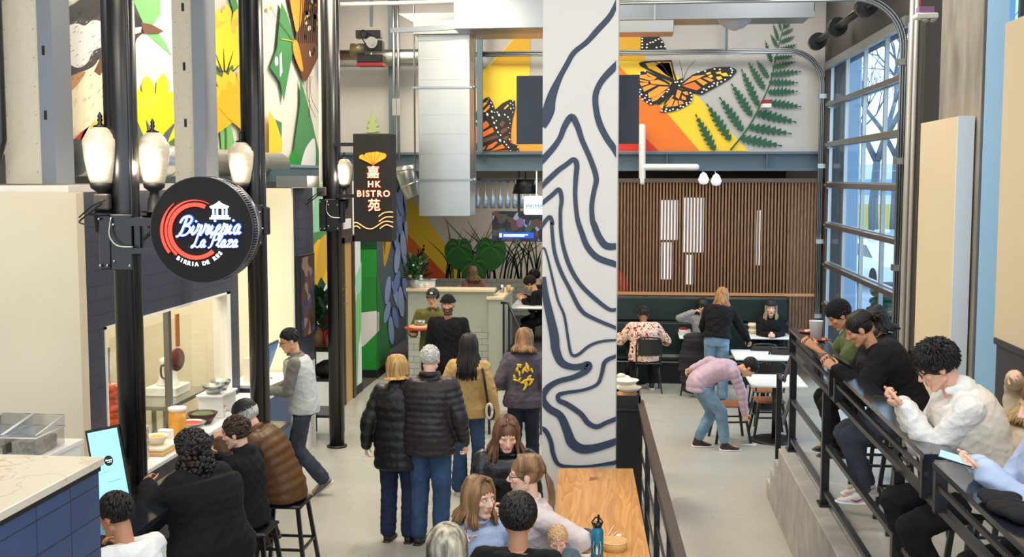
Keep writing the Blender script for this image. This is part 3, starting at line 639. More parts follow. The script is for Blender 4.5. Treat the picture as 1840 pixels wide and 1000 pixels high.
# ---- left wall mural: bird, dandelions, leaves ----
leftw = bpy.data.objects['wall_left']
A = Art('X', XL, (1, 0, 0), (20, -60, 578, 302))
A.poly([(238, 5), (262, -30), (288, -30), (288, 25), (274, 45), (296, 75), (308, 100), (262, 60), (240, 62)], P_lgrn)
A.poly([(-20, 300), (60, 262), (140, 262), (152, 225), (168, 212), (118, 266)], P_red)
A.poly([(150, 262), (168, 215), (200, 180), (200, 262)], P_yel)
# bird
A.poly([(14, 300), (14, 150), (97, 150), (150, 130), (190, 100), (200, 150), (195, 195), (165, 222), (125, 250), (90, 268)], P_cream, True)
A.poly([(60, 120), (100, 145), (150, 128), (140, 150), (122, 168), (100, 190), (60, 210)], P_tan, True)
A.poly([(168, 128), (182, 96), (194, 95), (190, 118), (178, 136)], P_brn)
A.poly([(14, 110), (40, 80), (92, 37), (112, 18), (136, 4), (175, -25), (225, -18), (245, 18), (256, 45), (258, 56), (244, 70), (238, 88), (215, 84), (194, 92), (178, 102), (165, 120), (130, 134), (98, 148), (60, 140), (14, 170)], P_grey, True)
A.poly([(14, 90), (92, 36), (112, 18), (136, 4), (175, -25), (225, -18), (190, 10), (165, 35), (140, 32), (118, 48), (100, 70), (60, 110)], P_blk, True)
A.poly([(98, 78), (112, 52), (134, 42), (150, 46), (165, 36), (186, 42), (192, 60), (188, 80), (165, 92), (155, 112), (138, 122), (118, 112), (102, 98)], P_wht, True)
A.poly([(236, 22), (252, 34), (258, 50), (244, 64), (238, 84), (225, 80), (222, 30)], P_blk)
A.up(); rn = random.Random(21)
for k in range(150):
    x, y = rn.uniform(96, 192), rn.uniform(8, 145)
    if y < 125 - (x - 96) * .2 and y > 40 and x > 100 and rn.random() < .5: c_ = rn.choice((P_wht, paint('feather_grey', (176, 172, 166))))
    elif y < 150 - (x - 96) * .5 + 20: c_ = rn.choice((P_blk, P_grey, paint('feather_dark', (92, 84, 80))))
    else: continue
    L_ = rn.uniform(4, 10); A.stroke([(x, y), (x + L_ * .6, y - L_ * .5)], [.4, 1.1], c_, n=1, layer=False, sm=False)
for k in range(70):
    x = rn.uniform(97, 190); y = rn.uniform(150, 245); L_ = rn.uniform(5, 12)
    A.stroke([(x, y), (x - L_ * .5, y + L_)], [1.0, .3], P_tan if y < 185 else paint('belly_shade', (238, 214, 170)), n=1, layer=False, sm=False)
A.poly([(250, 40), (270, 44), (292, 56), (282, 60), (256, 60)], P_brn); A.poly([(237, 50), (252, 48), (250, 58), (238, 62)], P_wht)
def dandelion(A, b, ang0, ang1, L, n, w, cols, jit=.12, seed=1):
    rn = random.Random(seed)
    for lay, m in enumerate(cols):
        A.up(.0006)
        for i in range(n):
            a = R(ang0 + (ang1 - ang0) * (i + rn.uniform(-.3, .3) + .5) / n); l = L * (1 - .16 * lay) * rn.uniform(1 - jit, 1 + jit)
            d = np.array((math.cos(a), -math.sin(a))); p = np.array((-d[1], d[0])); b_ = np.array(b, float); A.up(.00012)
            A.mb.poly([A.pt(q) for q in (b_ - p * w * .15, b_ + d * l * .5 - p * w * .5, b_ + d * l * .9 - p * w * .5, b_ + d * l, b_ + d * l * .9 + p * w * .5, b_ + d * l * .5 + p * w * .5, b_ + p * w * .15)], A._m(m))
A.clip = (238, -60, 315, 262)
dandelion(A, (276, 290), 25, 155, 145, 16, 22, (P_bryel, P_yel, P_bryel), seed=4)
A.up()
for c in ([(243, 262), (243, 218), (252, 240), (264, 262)], [(262, 262), (258, 214), (272, 240), (276, 262)], [(278, 262), (292, 238), (314, 216), (300, 248), (296, 262)]): A.poly(c, P_slate, layer=False)
A.poly([(290, 262), (314, 244), (314, 262)], P_stem); A.poly([(243, 230), (252, 262), (243, 262)], P_stem, layer=False)
A.clip = (364, -60, 441, 283)
A.poly([(400, -30), (414, -30), (428, 30), (418, 30)], P_green); A.poly([(386, 170), (395, 283), (424, 283), (412, 230), (405, 180)], P_lgrn)
A.poly([(366, 120), (374, 150), (372, 190), (366, 200)], P_mint)
dandelion(A, (398, 135), 38, 150, 130, 15, 17, (P_bryel, P_yel, P_bryel), seed=9)
A.poly([(382, 118), (398, 128), (414, 118), (408, 165), (406, 195), (398, 206), (390, 195), (386, 160)], P_stem, True)
A.stroke([(398, 200), (401, 240), (401, 284)], [4, 3, 3], P_stem)
for p0, p1 in (((368, 100), (390, 130)), ((380, 92), (394, 130)), ((396, 88), (398, 130)), ((414, 92), (402, 130)), ((430, 112), (406, 135)), ((424, 134), (408, 142))): A.stroke([p0, p1], [.6, 3], P_blk, layer=False)
for p0, p1 in (((388, 140), (396, 200)), ((396, 140), (399, 200)), ((404, 140), (402, 200)), ((409, 145), (403, 195))): A.stroke([p0, p1], [1, 1], P_leaf2, layer=False)
dandelion(A, (378, 243), 40, 110, 80, 6, 14, (P_yel, P_dkyel), seed=3)
dandelion(A, (436, 238), 80, 135, 110, 8, 14, (P_yel, P_dkyel), seed=6)
A.poly([(426, 230), (441, 228), (441, 262), (426, 262)], P_stem)
A.clip = (470, -60, 580, 302)
ze = lambda l: [(470 + x / 3.226, y / 3.226) for x, y in l]
A.poly(ze([(95, 10), (130, 80), (175, 240), (150, 370), (110, 590), (90, 480), (30, 390), (70, 280)]), P_mgrn)
A.poly(ze([(205, 450), (250, 600), (340, 980), (215, 980), (170, 850), (205, 600)]), P_mgrn); A.poly(ze([(55, 690), (98, 710), (96, 820), (60, 780)]), P_mgrn)
A.poly(ze([(175, 850), (215, 980), (120, 960), (140, 920)]), P_green)
A.poly(ze([(290, 810), (288, 985), (210, 985), (225, 890), (255, 830)]), P_wht, True)
A.poly(ze([(95, 300), (100, 420), (85, 450), (82, 320)]), P_wht); A.dot(*ze([(65, 355)])[0], 3.4, 9, P_wht)
A.poly(ze([(20, 640), (60, 700), (100, 820), (95, 880), (50, 920), (60, 985), (20, 985)]), P_yel)
A.poly(ze([(140, -80), (360, -80), (372, 120), (340, 260), (290, 370), (235, 470), (205, 420), (160, 300), (160, 240), (180, 190)]), P_brn, True)
A.poly(ze([(140, -80), (225, -80), (215, 100), (190, 180), (170, 150)]), P_org2, True); A.poly(ze([(160, 240), (190, 250), (220, 400), (200, 400), (165, 310)]), P_org2, True)
A.up()
rn = random.Random(2)
for k in range(34): A.dot(*ze([(rn.uniform(230, 350), rn.uniform(0, 320))])[0], rn.uniform(1.5, 3), rn.uniform(3, 6), rn.choice((P_wht, P_yel2, P_blk, P_blk)), rn.uniform(-20, 20))
for k in range(14): A.stroke(ze([(190 + k * 12, 250), (200 + k * 12, 120 - k * 5), (210 + k * 12, -60)]), 1.3, P_blk, layer=False)
A.stroke(ze([(30, 50), (90, 140), (165, 240)]), 1, P_brn, layer=False); A.stroke(ze([(90, 225), (165, 240)]), 1.6, P_dkyel, layer=False); A.dot(*ze([(28, 48)])[0], 3, 4, P_dkyel)
for x0, x1 in ((255, 258), (265, 325), (245, 290)): A.stroke(ze([(x0, 440), (x0, 560), (x1, 680)]), .9, P_brn, layer=False)
A.build('mural', leftw)

# ---- corridor mural pieces ----
A = Art('X', XC, (1, 0, 0), (563, 320, 614, 720))
A.poly([(566, 330), (590, 330), (590, 410), (563, 418), (563, 380)], P_mint); A.poly([(563, 418), (612, 405), (612, 430), (563, 440)], P_mgrn)
A.poly([(563, 440), (600, 425), (614, 430), (614, 470), (590, 505), (563, 525)], P_dkyel, True); A.poly([(575, 430), (600, 428), (580, 500), (566, 515)], P_yel2, True)
A.build('mural', bpy.data.objects['wall_corridor'])
A = Art('X', XC, (1, 0, 0), (636, 330, 649, 700))
A.poly([(636, 560), (649, 480), (649, 590), (644, 620), (642, 700), (636, 700)], P_lgrn); A.poly([(638, 500), (649, 470), (649, 520), (642, 530)], P_mint)
A.build('mural', bpy.data.objects['wall_corridor_strip'])
blk_ = bpy.data.objects['wall_corridor_block']
A = Art('Y', 18.12, (0, -1, 0), (640, 330, 677, 671))
A.poly([(640, 330), (678, 330), (678, 448), (640, 448)], P_dgrn); A.poly([(640, 448), (678, 448), (678, 498), (640, 500)], P_green)
A.poly([(640, 562), (678, 558), (678, 598), (655, 620), (640, 628)], P_wht); A.poly([(640, 628), (655, 620), (678, 598), (678, 672), (640, 672)], P_green)
A.poly([(640, 330), (678, 330), (678, 398), (660, 392), (640, 400)], P_blk)
A.up()
for k in range(26): A.dot(rn.uniform(648, 676), rn.uniform(345, 392), rn.uniform(.8, 1.6), rn.uniform(1, 2.2), rn.choice((P_wht, P_yel)))
A.build('mural', blk_)
A = Art('X', XC, (1, 0, 0), (677, 330, 729, 676))
A.poly([(677, 330), (729, 330), (729, 676), (712, 676), (700, 600), (677, 480)], P_slate); A.poly([(677, 480), (690, 560), (708, 676), (677, 676)], P_mgrn); A.poly([(677, 560), (681, 560), (681, 592), (677, 598)], P_wht)
A.poly([(677, 330), (700, 345), (704, 420), (690, 480), (686, 420), (677, 400)], P_yel2, True); A.poly([(680, 330), (700, 350), (690, 460)], P_brn)
def petal(x, y, rx, ry, rot, m=P_blu): A.up(.0005); A.dot(x, y, rx, ry, m, rot); A.stroke([(x - ry * .7 * math.sin(R(-rot)), y - ry * .7 * math.cos(R(-rot))), (x, y)], .5, P_blu2)
for cx_, cy_, s in ((702, 555, 1), (719, 500, 1.1), (722, 400, 1.1), (707, 390, .9)):
    for dx, dy, rot in ((-6, -34, 6), (0, 38, -4), (8, -26, -14), (-8, 6, 12), (7, 16, -10)): petal(cx_ + dx * s, cy_ + dy * s, 5 * s, 26 * s if abs(dy) > 20 else 20 * s, rot, random.choice((P_blu, P_blu2)))
    A.up(); A.dot(cx_, cy_, 1.5, 4, P_navy)
A.build('mural', blk_)

# ---- far bar mural: orange, grass, big round leaves ----
barw = bpy.data.objects['wall_bar']
A = Art('Y', 23.5, (0, -1, 0), (700, 320, 972, 505))
A.poly([(720, 330), (742, 362), (836, 505), (815, 505), (728, 410)], P_yel); A.poly([(726, 372), (745, 365), (800, 440), (836, 505), (800, 505)], P_yel)
A.poly([(700, 330), (730, 360), (760, 380), (840, 500), (838, 505), (700, 505)], P_yel); A.poly([(700, 395), (728, 415), (765, 455), (812, 505), (700, 505)], P_org)
A.poly([(762, 452), (812, 505), (740, 505)], P_red if 0 else paint('deep_orange', (222, 92, 20)))
A.up(); rn = random.Random(12)
P_grass = paint('grass_dark', (24, 52, 34))
for k in range(60):
    x0 = rn.uniform(800, 968); h = rn.uniform(50, 118); c = rn.choice((-1, 1)) * rn.uniform(8, 60)
    A.stroke([(x0, 505), (x0 + c * .25, 505 - h * .55), (x0 + c, 505 - h)], [2.4, 2, .5], P_grass, layer=False)
for (x, y, r_) in ((824, 452, 25), (883, 452, 27), (852, 480, 25)):
    A.poly([(x, y - r_ * .85), (x + r_ * .55, y - r_ * .95), (x + r_, y - r_ * .2), (x + r_ * .7, y + r_ * .8), (x - r_ * .1, y + r_ * 1.3), (x - r_ * .8, y + r_ * .6), (x - r_, y - r_ * .3), (x - r_ * .5, y - r_ * .95)], P_leaf, True)
    A.up()
    for k in range(9):
        a = R(-200 + 30 * k); A.stroke([(x, y - r_ * .35), (x + r_ * .5 * math.cos(a), y - r_ * .3 + r_ * .5 * math.sin(a)), (x + r_ * .93 * math.cos(a), y + r_ * .05 + r_ * .9 * math.sin(a))], [.8, 1.6, .7], P_leaf2 if k % 2 else P_leaf3, layer=False)
for b_, t_ in (((748, 500), (722, 455)), ((750, 496), (735, 450)), ((752, 490), (752, 440)), ((754, 480), (764, 432)), ((752, 492), (776, 465)), ((752, 500), (782, 488))): pinna(A, b_, t_, 5, P_grass, 7)
A.stroke([(750, 505), (752, 480), (757, 450)], 1.6, P_grass)
A.build('mural', barw)
# ================================================================== POLES, LAMPS, SIGNS, DUCTS
M_globe = mat('frosted_globe', lin(206, 192, 168), .3, emit=(1, .86, .62), estr=.16, noise=.12, nscale=9, stretch=(1, 1, 5))
M_bulb = mat('lamp_glow', (1, .95, .85), .4, emit=(1, .92, .78), estr=7)
P1, P2, P3 = (-3.475, 7.66), (-3.5, 10.54), (-3.5, 13.4)
def pole(p, r_, label):
    x, y = p; o = root('steel_pole', label, 'pole', (x, y, 0))
    MB().tube([(x, y, 0), (x, y, 6.59)], r_, 20).build('shaft', M_black, o)
    MB().tube([(x - r_ * .9, y - .02, 2.95), (x - r_ * .9, y - .02, 6.59)], .045, 10).tube([(x + r_ * .75, y - .06, 0.1), (x + r_ * .75, y - .06, 6.59)], .014, 6).build('cable_riser', M_black, o)
    MB().lathe([(r_ * 1.35, 0), (r_ * 1.35, .02), (r_ * 1.02, .03)], (x, y, 0), 20).build('base_plate', M_black, o)
    return o
pole(P1, .094, 'black steel pole holding the round neon sign, nearest of the three')
pole(P2, .092, 'black steel pole just right of the round neon sign')
pole(P3, .09, 'black steel pole beside the tall bistro sign, farthest of the three')
def bracket(p, label, r_=.095):
    x, y = p; o = root('pole_bracket', label, 'bracket', (x, y - r_, 2.62))
    m = MB().box((x - .15, y - r_ - .03, 2.62), (x - .055, y - r_ + .015, 3.0), 0, .012).box((x - .055, y - r_ - .045, 2.62), (x + .1, y - r_ - .02, 3.0), 0, .005).box((x + .1, y - r_ - .03, 2.72), (x + .16, y - r_ + .015, 2.98), 0, .01)
    m.build('plate', M_black, o)
    for dx, dz in ((-.13, .03), (-.08, .03), (-.13, .35), (-.03, .06), (-.03, .31), (.08, .03), (.08, .31)): MB().ell((x + dx, y - r_ - .05, 2.62 + dz), .011, 8, 5).build('bolt', M_galv, o)
    MB().box((x - .17, y - r_ - .05, 3.03), (x - .06, y - r_ + .01, 3.14), 0, .01).build('junction_box', mat('bronze_box', lin(70, 62, 54), .4), o)
    MB().tube(cr([(x - .10, y - r_ - .06, 3.08), (x - .2, y - r_ - .07, 3.0), (x - .28, y - r_ - .03, 2.95), (x - .3, y - .02, 2.93)], 4), .007, 5).tube(cr([(x - .08, y - r_ - .06, 3.1), (x - .16, y - r_ - .08, 3.06), (x - .27, y - r_ - .05, 2.98)], 4), .006, 5).build('cable', M_black, o)
    MB().tube(cr([(x - .04, y - r_ - .06, 2.98), (x - .04, y - r_ - .09, 2.86), (x + .02, y - r_ - .1, 2.79), (x + .12, y - r_ - .07, 2.78)], 5), .007, 6).build('white_cable', M_galv, o)
bracket(P1, 'black bolted bracket clamped on the nearest pole beside the round sign')
bracket(P2, 'black bolted bracket on the pole right of the round sign')
bracket(P3, 'black bolted bracket on the farthest pole beside the bistro sign')
def globe_lamp(x, y, z, s, arm_to, label, power=6):
    """post lamp on an arm: z is the bottom of the glass"""
    o = root('globe_lamp', label, 'lamp', (x, y, z - .42 * s))
    S = lambda l: [(r_ * s, zz * s) for r_, zz in l]
    MB().lathe(S([(.07, 0), (.085, .03), (.112, .16), (.122, .27), (.12, .30), (.105, .315), (.098, .335), (.085, .35), (.06, .375), (.035, .39)]), (x, y, z), 24).build('globe', M_globe, o)
    MB().ell((x, y, z + .075 * s), (.066 * s, .066 * s, .075 * s), 14, 9).build('bulb', M_bulb, o)
    MB().lathe(S([(.045, .385), (.048, .395), (.02, .405), (.012, .42), (.02, .435), (.012, .448), (.018, .458), (.004, .49)]), (x, y, z), 12).build('finial', M_black, o)
    MB().lathe(S([(.0, -.42), (.018, -.40), (.012, -.375), (.045, -.335), (.055, -.33), (.062, -.22), (.10, -.215), (.10, -.205), (.058, -.20), (.05, -.12), (.036, -.09), (.034, -.06), (.075, -.03), (.082, 0.0), (.07, .006)]), (x, y, z), 18).build('fitter', M_blackm, o)
    MB().tube([(x, y, z - .26 * s), (arm_to[0], arm_to[1], z - .26 * s)], .022, 8).tube(cr([(x, y, z - .3 * s), (x + (arm_to[0] - x) * .3, y, z - .38 * s), (arm_to[0], arm_to[1], z - .52 * s)], 4), .012, 6).build('arm', M_black, o)
    l = bpy.data.lights.new('globe_light', 'POINT'); l.energy = power; l.color = (1, .86, .66); l.shadow_soft_size = .06
    lo = bpy.data.objects.new('globe_light', l); lo.location = (x, y - .16, z + .12 * s); COL.objects.link(lo)
p = onY(165, 330, 7.45); globe_lamp(p.x, 7.6, p.z, 1.0, P1, 'glowing globe lamp left of the nearest black pole')
p = onY(277, 330, 7.8); globe_lamp(p.x, 7.8, p.z, .93, P1, 'glowing globe lamp behind the round sign, right of the nearest pole')
p = onY(434, 330, 10.44); globe_lamp(p.x, 10.44, p.z, 1.0, P2, 'glowing globe lamp just left of the second black pole')
p = onY(619, 332, 13.4); globe_lamp(p.x, 13.4, p.z, .8, P3, 'small glowing globe lamp between the farthest pole and the bistro sign')

# ---- round Birrieria sign ----
SYs = 7.40; c0 = onY(362, 413, SYs); sr = 98.5 / F_PX * (SYs + .05)
sg = root('round_sign', 'round black sign with red neon rings and white glowing lettering', 'sign', (c0.x, SYs, c0.z - sr))
N_ = 64
MB().lathe([(sr * .985, 0), (sr, .012), (sr, .03)], (c0.x, SYs + .03, c0.z), N_, 0, False, axis=(0, -1, 0)).lathe([(sr * .93, 0), (sr * .93, .12)], (c0.x, SYs + .15, c0.z), N_, 0, True, axis=(0, -1, 0)).build('drum', M_black, sg)
MB().lathe([(0.001, 0), (sr * .985, 0), (sr * .985, .004)], (c0.x, SYs + .002, c0.z), N_, 0, False, axis=(0, -1, 0)).build('face', mat('sign_black_face', lin(12, 12, 12), .85), sg)
b = MB().lathe([(sr * .94, 0), (sr * 1.0, .004), (sr * 1.0, .025), (sr * .94, .03)], (c0.x, SYs + .18, c0.z), N_, 0, True, axis=(0, -1, 0))
b.build('rim', mat('sign_chrome_rim', lin(120, 120, 124), .2, metal=1), sg)
m = MB()
for k in range(120):
    a = 2 * math.pi * k / 120; ca, sa = math.cos(a), math.sin(a)
    m.bar((c0.x + ca * sr * .955, SYs + .05, c0.z + sa * sr * .955), (c0.x + ca * sr * .955, SYs + .14, c0.z + sa * sr * .955), .006, .02, 0, (ca, 0, sa))
m.build('light_strip', mat('strip_chrome', lin(150, 150, 154), .3, metal=.8), sg)
M_neonr = mat('neon_red', lin(255, 60, 40), .4, emit=lin(255, 66, 46), estr=1.35); M_neonw = mat('neon_white', (.9, .95, 1), .4, emit=(.86, .93, 1), estr=1.7); M_neonb = mat('neon_blue', lin(40, 90, 210), .4, emit=lin(40, 90, 220), estr=1.0)
k_ = SYs / F_PX; zp = lambda x, y: (c0.x + (250 + x / 4.3478 - 362) * k_, SYs - .012, c0.z - (300 + y / 4.3478 - 413) * k_)
def ringseg(mb, cx_, cy_, r0, r1, a0, a1, taper=0, n=40):
    P = []
    for i in range(n + 1):
        t = i / n; a = R(a0 + (a1 - a0) * t); w = (r1 - r0) / 2; rm = (r0 + r1) / 2
        if taper: w *= min(1, .15 + t * 1.8)
        P.append(((cx_ + (rm - w) * math.cos(a), cy_ - (rm - w) * math.sin(a)), (cx_ + (rm + w) * math.cos(a), cy_ - (rm + w) * math.sin(a))))
    V = [zp(*q[0]) for q in P] + [zp(*q[1]) for q in P]; V += [(v[0], v[1] - .008, v[2]) for v in V]; k = n + 1; fs = []
    for i in range(n): fs += [(2 * k + i, 2 * k + i + 1, 3 * k + i + 1, 3 * k + i), (i, 2 * k + i, 2 * k + i + 1, i + 1)[::-1], (k + i, k + i + 1, 3 * k + i + 1, 3 * k + i)[::-1]]
    mb.add(V, fs)
m = MB(); ringseg(m, 445, 500, 198, 230, 66, 312); m.build('neon_ring', M_neonr, sg)
m = MB(); ringseg(m, 445, 500, 240, 258, 62, 230, 1); m.build('neon_ring', M_neonr, sg)
m = MB(); ringseg(m, 445, 500, 272, 294, 128, 218, 1); m.build('neon_ring', M_neonr, sg)
def sign_text(t, size, x, y, **k): 
    mb = MB(); q = zp(x, y); add_text(mb, t, size, (q[0], q[1] - .004, q[2]), 0, (1, 0, .045), (0, 0, 1), ext=.004, **k); return mb
GL = {'i': (.55, [[(-.1, .25), (.15, .95), (.12, .3), (.25, .02), (.45, .2)], [(.2, 1.42), (.28, 1.56)]]),
 'r': (.80, [[(-.08, .2), (.1, .6), (.12, 1.2), (.2, .92), (.52, .98), (.5, .72), (.40, .25), (.54, 0), (.74, .2)]]), 'e': (.75, [[(-.1, .2), (.3, .48), (.5, .8), (.35, 1.0), (.15, .72), (.14, .28), (.36, 0), (.7, .2)]]),
 'a': (.92, [[(.6, .85), (.35, 1.0), (.1, .6), (.16, .1), (.42, .08), (.64, .9), (.57, .25), (.7, 0), (.9, .2)]]), 'l': (.5, [[(-.1, .2), (.28, 1.2), (.36, 1.85), (.2, 1.9), (.1, 1.2), (.12, .3), (.28, 0), (.48, .2)]]),
 'z': (.78, [[(.05, .85), (.3, 1.0), (.6, .95), (.3, .5), (.05, .05), (.35, .1), (.6, 0), (.76, .2)]]), ' ': (.45, []),
 'B': (1.4, [[(.48, 1.9), (.4, 1.0), (.22, .1), (-.15, -.2)], [(-.15, 1.35), (.1, 1.9), (.7, 2.05), (1.1, 1.75), (.95, 1.25), (.5, 1.05), (1.0, .95), (1.2, .5), (.9, .05), (.4, -.05), (.1, .25)]]),
 'P': (1.2, [[(.48, 1.9), (.4, 1.0), (.3, .1), (-.02, -.12)], [(-.1, 1.3), (.1, 1.85), (.6, 2.0), (1.05, 1.7), (1.0, 1.15), (.6, .95), (.4, 1.05)]]), 'L': (1.2, [[(.92, 1.6), (.8, 1.95), (.52, 1.9), (.47, 1.2), (.36, .4), (.05, .1), (.1, -.1), (.5, .15), (.9, -.05), (1.2, .2)]])}
def script_text(t, x, y, u, slope, rad, d, mt):
    """cursive lettering laid on the sign face; u = x-height in source units"""
    mb = MB(); cx_ = 0
    for ch in t:
        adv, sts = GL[ch]
        for st_ in sts:
            P = [zp(x + (cx_ + q[0] + q[1] * .32) * u, y - q[1] * u - (cx_ + q[0]) * u * slope) for q in (cr(st_, 5) if len(st_) > 2 else st_)]; P = [(p_[0], p_[1] - d, p_[2]) for p_ in P]
            n_ = len(P); mb.tube(P, [rad * (.8 + .35 * abs(math.sin(3.1 * i / max(1, n_ - 1) + .6))) for i in range(n_)], 8, flat=1)
        cx_ += adv
    return mb.build('lettering', mt, sg)
for rad, d, mt in ((1.3, -.004, M_neonb), (.76, .004, M_neonw)):
    script_text('Birrieria', 297, 532, 73, .025, .0092 * rad, d, mt); script_text('La Plaza', 405, 628, 56, .006, .0072 * rad, d, mt)
mb = MB()
for i, ch in enumerate('BIRRIA DE RES'):
    a = 232 + (i + .5) * (322 - 232) / 13; 
    if ch == ' ': continue
    q = zp(445 + 268 * math.cos(R(a)), 500 - 268 * math.sin(R(a))); t = R(a + 90); add_text(mb, ch, .037, q, 0, (math.cos(t), 0, math.sin(t)), (-math.sin(t), 0, math.cos(t)), bold=.0012, ext=.003)
mb.build('lettering', M_neonw, sg)
m = MB()
zbx = lambda x0, y0, x1, y1, m_=0: m.prism([zp(x0, y0), zp(x1, y0), zp(x1, y1), zp(x0, y1)], (0, -.008, 0), m_)
zbx(565, 388, 738, 404); zbx(580, 372, 722, 384, 0)
for x in (590, 622, 668, 700): zbx(x, 318, x + 13, 372)
zbx(606, 330, 618, 372, 1); zbx(684, 330, 696, 372, 1)
m.prism([zp(*q) for q in ((565, 300), (600, 288), (628, 272), (645, 256), (662, 272), (695, 288), (728, 300), (712, 318), (580, 318))], (0, -.008, 0))
m.build('pavilion_emblem', [M_neonw, M_neonb], sg)
MB().box((P1[0] + .06, SYs + .1, c0.z + .02), (c0.x - sr * .88, SYs + .15, c0.z + .075)).build('mount_arm', M_black, sg)
MB().box((P1[0] + .06, SYs + .1, c0.z - .17), (c0.x - sr * .84, SYs + .15, c0.z - .13)).build('mount_arm', M_black, sg)

# ---- tall HK Bistro sign ----
HY = 13.1; a0, a1 = onY(634, 240, HY), onY(704, 434, HY)
hs = root('bistro_sign', 'tall black box sign with glowing orange fan and HK BISTRO lettering', 'sign', ((a0.x + a1.x) / 2, HY, a1.z))
MB().box((a0.x, HY, a1.z), (a1.x, HY + .3, a0.z), 0, .006).build('box', mat('sign_charcoal', lin(24, 22, 21), .8), hs)
M_neono = mat('neon_orange', lin(255, 130, 20), .4, emit=lin(255, 128, 24), estr=1.5); M_glow = mat('neon_warm_white', lin(255, 220, 170), .4, emit=lin(255, 214, 160), estr=1.4); M_neonrd = mat('neon_edge_red', lin(200, 40, 10), .5, emit=lin(200, 40, 10), estr=.8)
hk = lambda x, y, d=.004: tuple(onY(620 + x / 4.5417, 230 + y / 4.5454, HY) + Vector((0, -d, 0)))
m = MB()
fan = [(232, 300), (115, 245), (120, 225), (140, 215), (160, 222), (170, 205), (195, 200), (220, 198), (262, 192), (300, 202), (330, 208), (338, 225), (330, 245)]
m.prism([hk(*q, .004) for q in fan], (0, -.006, 0), 0)
for q in ((148, 222), (182, 205), (208, 198), (248, 196), (290, 205)): m.bar(hk(234, 296, .012), hk(*q, .012), .006, .003, 1)
m.build('fan_emblem', [M_neono, M_neonrd], hs)
def htext(t, size, x, y, mt, **k):
    for dm, mm, bo in ((.003, M_neonrd, .006), (.008, mt, .001)):
        mb = MB(); add_text(mb, t, size, hk(x, y, dm), 0, ext=.002, bold=bo, **k); mb.build('lettering', mm, hs)
htext('嘉', .15, 231, 366, M_glow); htext('苑', .15, 238, 636, M_glow); htext('HK', .10, 237, 460, M_glow, space=1.25); htext('BISTRO', .10, 232, 537, M_glow, space=1.25)
m = MB()
for pts in ([(72, 775), (95, 770), (130, 790), (170, 815), (215, 822), (260, 800), (300, 772), (340, 760), (392, 768)], [(72, 805), (95, 798), (125, 818)], [(275, 722), (310, 695), (350, 685), (392, 686)], [(278, 762), (315, 735), (350, 724), (392, 726)], [(285, 820), (320, 795), (350, 790), (392, 808)]):
    m.tube([hk(*q, .006) for q in cr(pts, 4)], .006, 6)
m.build('neon_wave', mat('neon_wave', lin(255, 180, 120), .4, emit=lin(255, 170, 110), estr=1.3), hs)
for z in (a0.z - .12, a0.z - .72): MB().box((P3[0] + .05, 13.22, z - .02), (a0.x + .01, 13.3, z + .02)).build('mount_arm', M_black, hs)

# ---- boxed steel columns and black drain pipe at the left ----
def stud_column(x0, x1, y, z0, label, side):
    o = root('steel_column', label, 'column', ((x0 + x1) / 2, y, z0))
    MB().box((x0, y, z0), (x1 - (x1 - x0) * side, y + .3, 6.59)).build('cover', mat('primer_beige_metal', lin(206, 198, 178), .5, noise=.03), o)
    MB().box((x1 - (x1 - x0) * side, y - .012, z0), (x1, y + .3, 6.59)).build('channel', mat('zinc_channel', lin(132, 138, 146), .45, metal=.3), o)
    m = MB(); xx = x1 - (x1 - x0) * side * .6 if x1 < -4 else x0 + (x1 - x0) * .36
    yy = y - .016 if x1 < -4 else y - .004
    for z in (3.72, 4.24, 4.78, 5.3): m.box((xx - .012, yy, z), (xx + .012, yy + .003, z + .075), 0)
    m.build('slot', M_blackm, o)
    m = MB()
    for k in range(14):
        for xx in (x0 + .03, x1 - (x1 - x0) * side - .04): m.ell((xx, y - .001, z0 + .1 + k * .23), .006, 6, 4)
    m.build('screw', M_galv, o)
stud_column(onY(10, 300, 9.0).x, onY(102, 300, 9.0).x, 9.0, 3.2, 'cream steel column at the far left beside the painted bird', .28)
stud_column(onY(315, 300, 10.4).x, onY(372, 300, 10.4).x, 10.4, 3.2, 'cream slotted steel column between bird and dandelion paintings', .38)
q = onY(8, 300, 8.8); 
tag(MB().tube([(q.x - .02, 8.8, 6.5), (q.x - .02, 8.8, 3.55), (q.x - .06, 8.8, 3.42), (q.x - .12, 8.8, 3.3), (q.x - .12, 8.8, 3.14)], .045, 12).build('drain_pipe', M_black), 'black drain pipe at the far left edge', 'pipe')
# silver ducts
def rduct(pts, r_, label, name='round_duct', mt=None):
    m = MB(); m.tube(pts, r_, 20); P = [V3(p) for p in pts]
    for a, b in zip(P[:-1], P[1:]):
        L = np.linalg.norm(b - a); d = nrm(b - a); k = max(1, int(L / 1.0))
        for i in range(1, k + 1): c = a + d * (L * i / (k + 1)); m.tube([c - d * .012, c + d * .012], r_ * 1.04, 20)
    o = m.build(name, mt or M_galv); return tag(o, label, 'duct')
rduct([(-4.72, 9.4, 3.42), (-4.72, 15.2, 3.42)], .16, 'silver round duct running under the bird and dandelion mural')
rduct([(-4.94, 18.6, 5.19), (-2.65, 18.6, 5.19)], .14, 'silver round duct behind the rectangular duct near the motor')
rduct([onY(727, 298, 15.2), onY(729, 312, 15.2), onY(745, 352, 15.2)], .13, 'short silver duct elbow dropping beside the bistro sign')
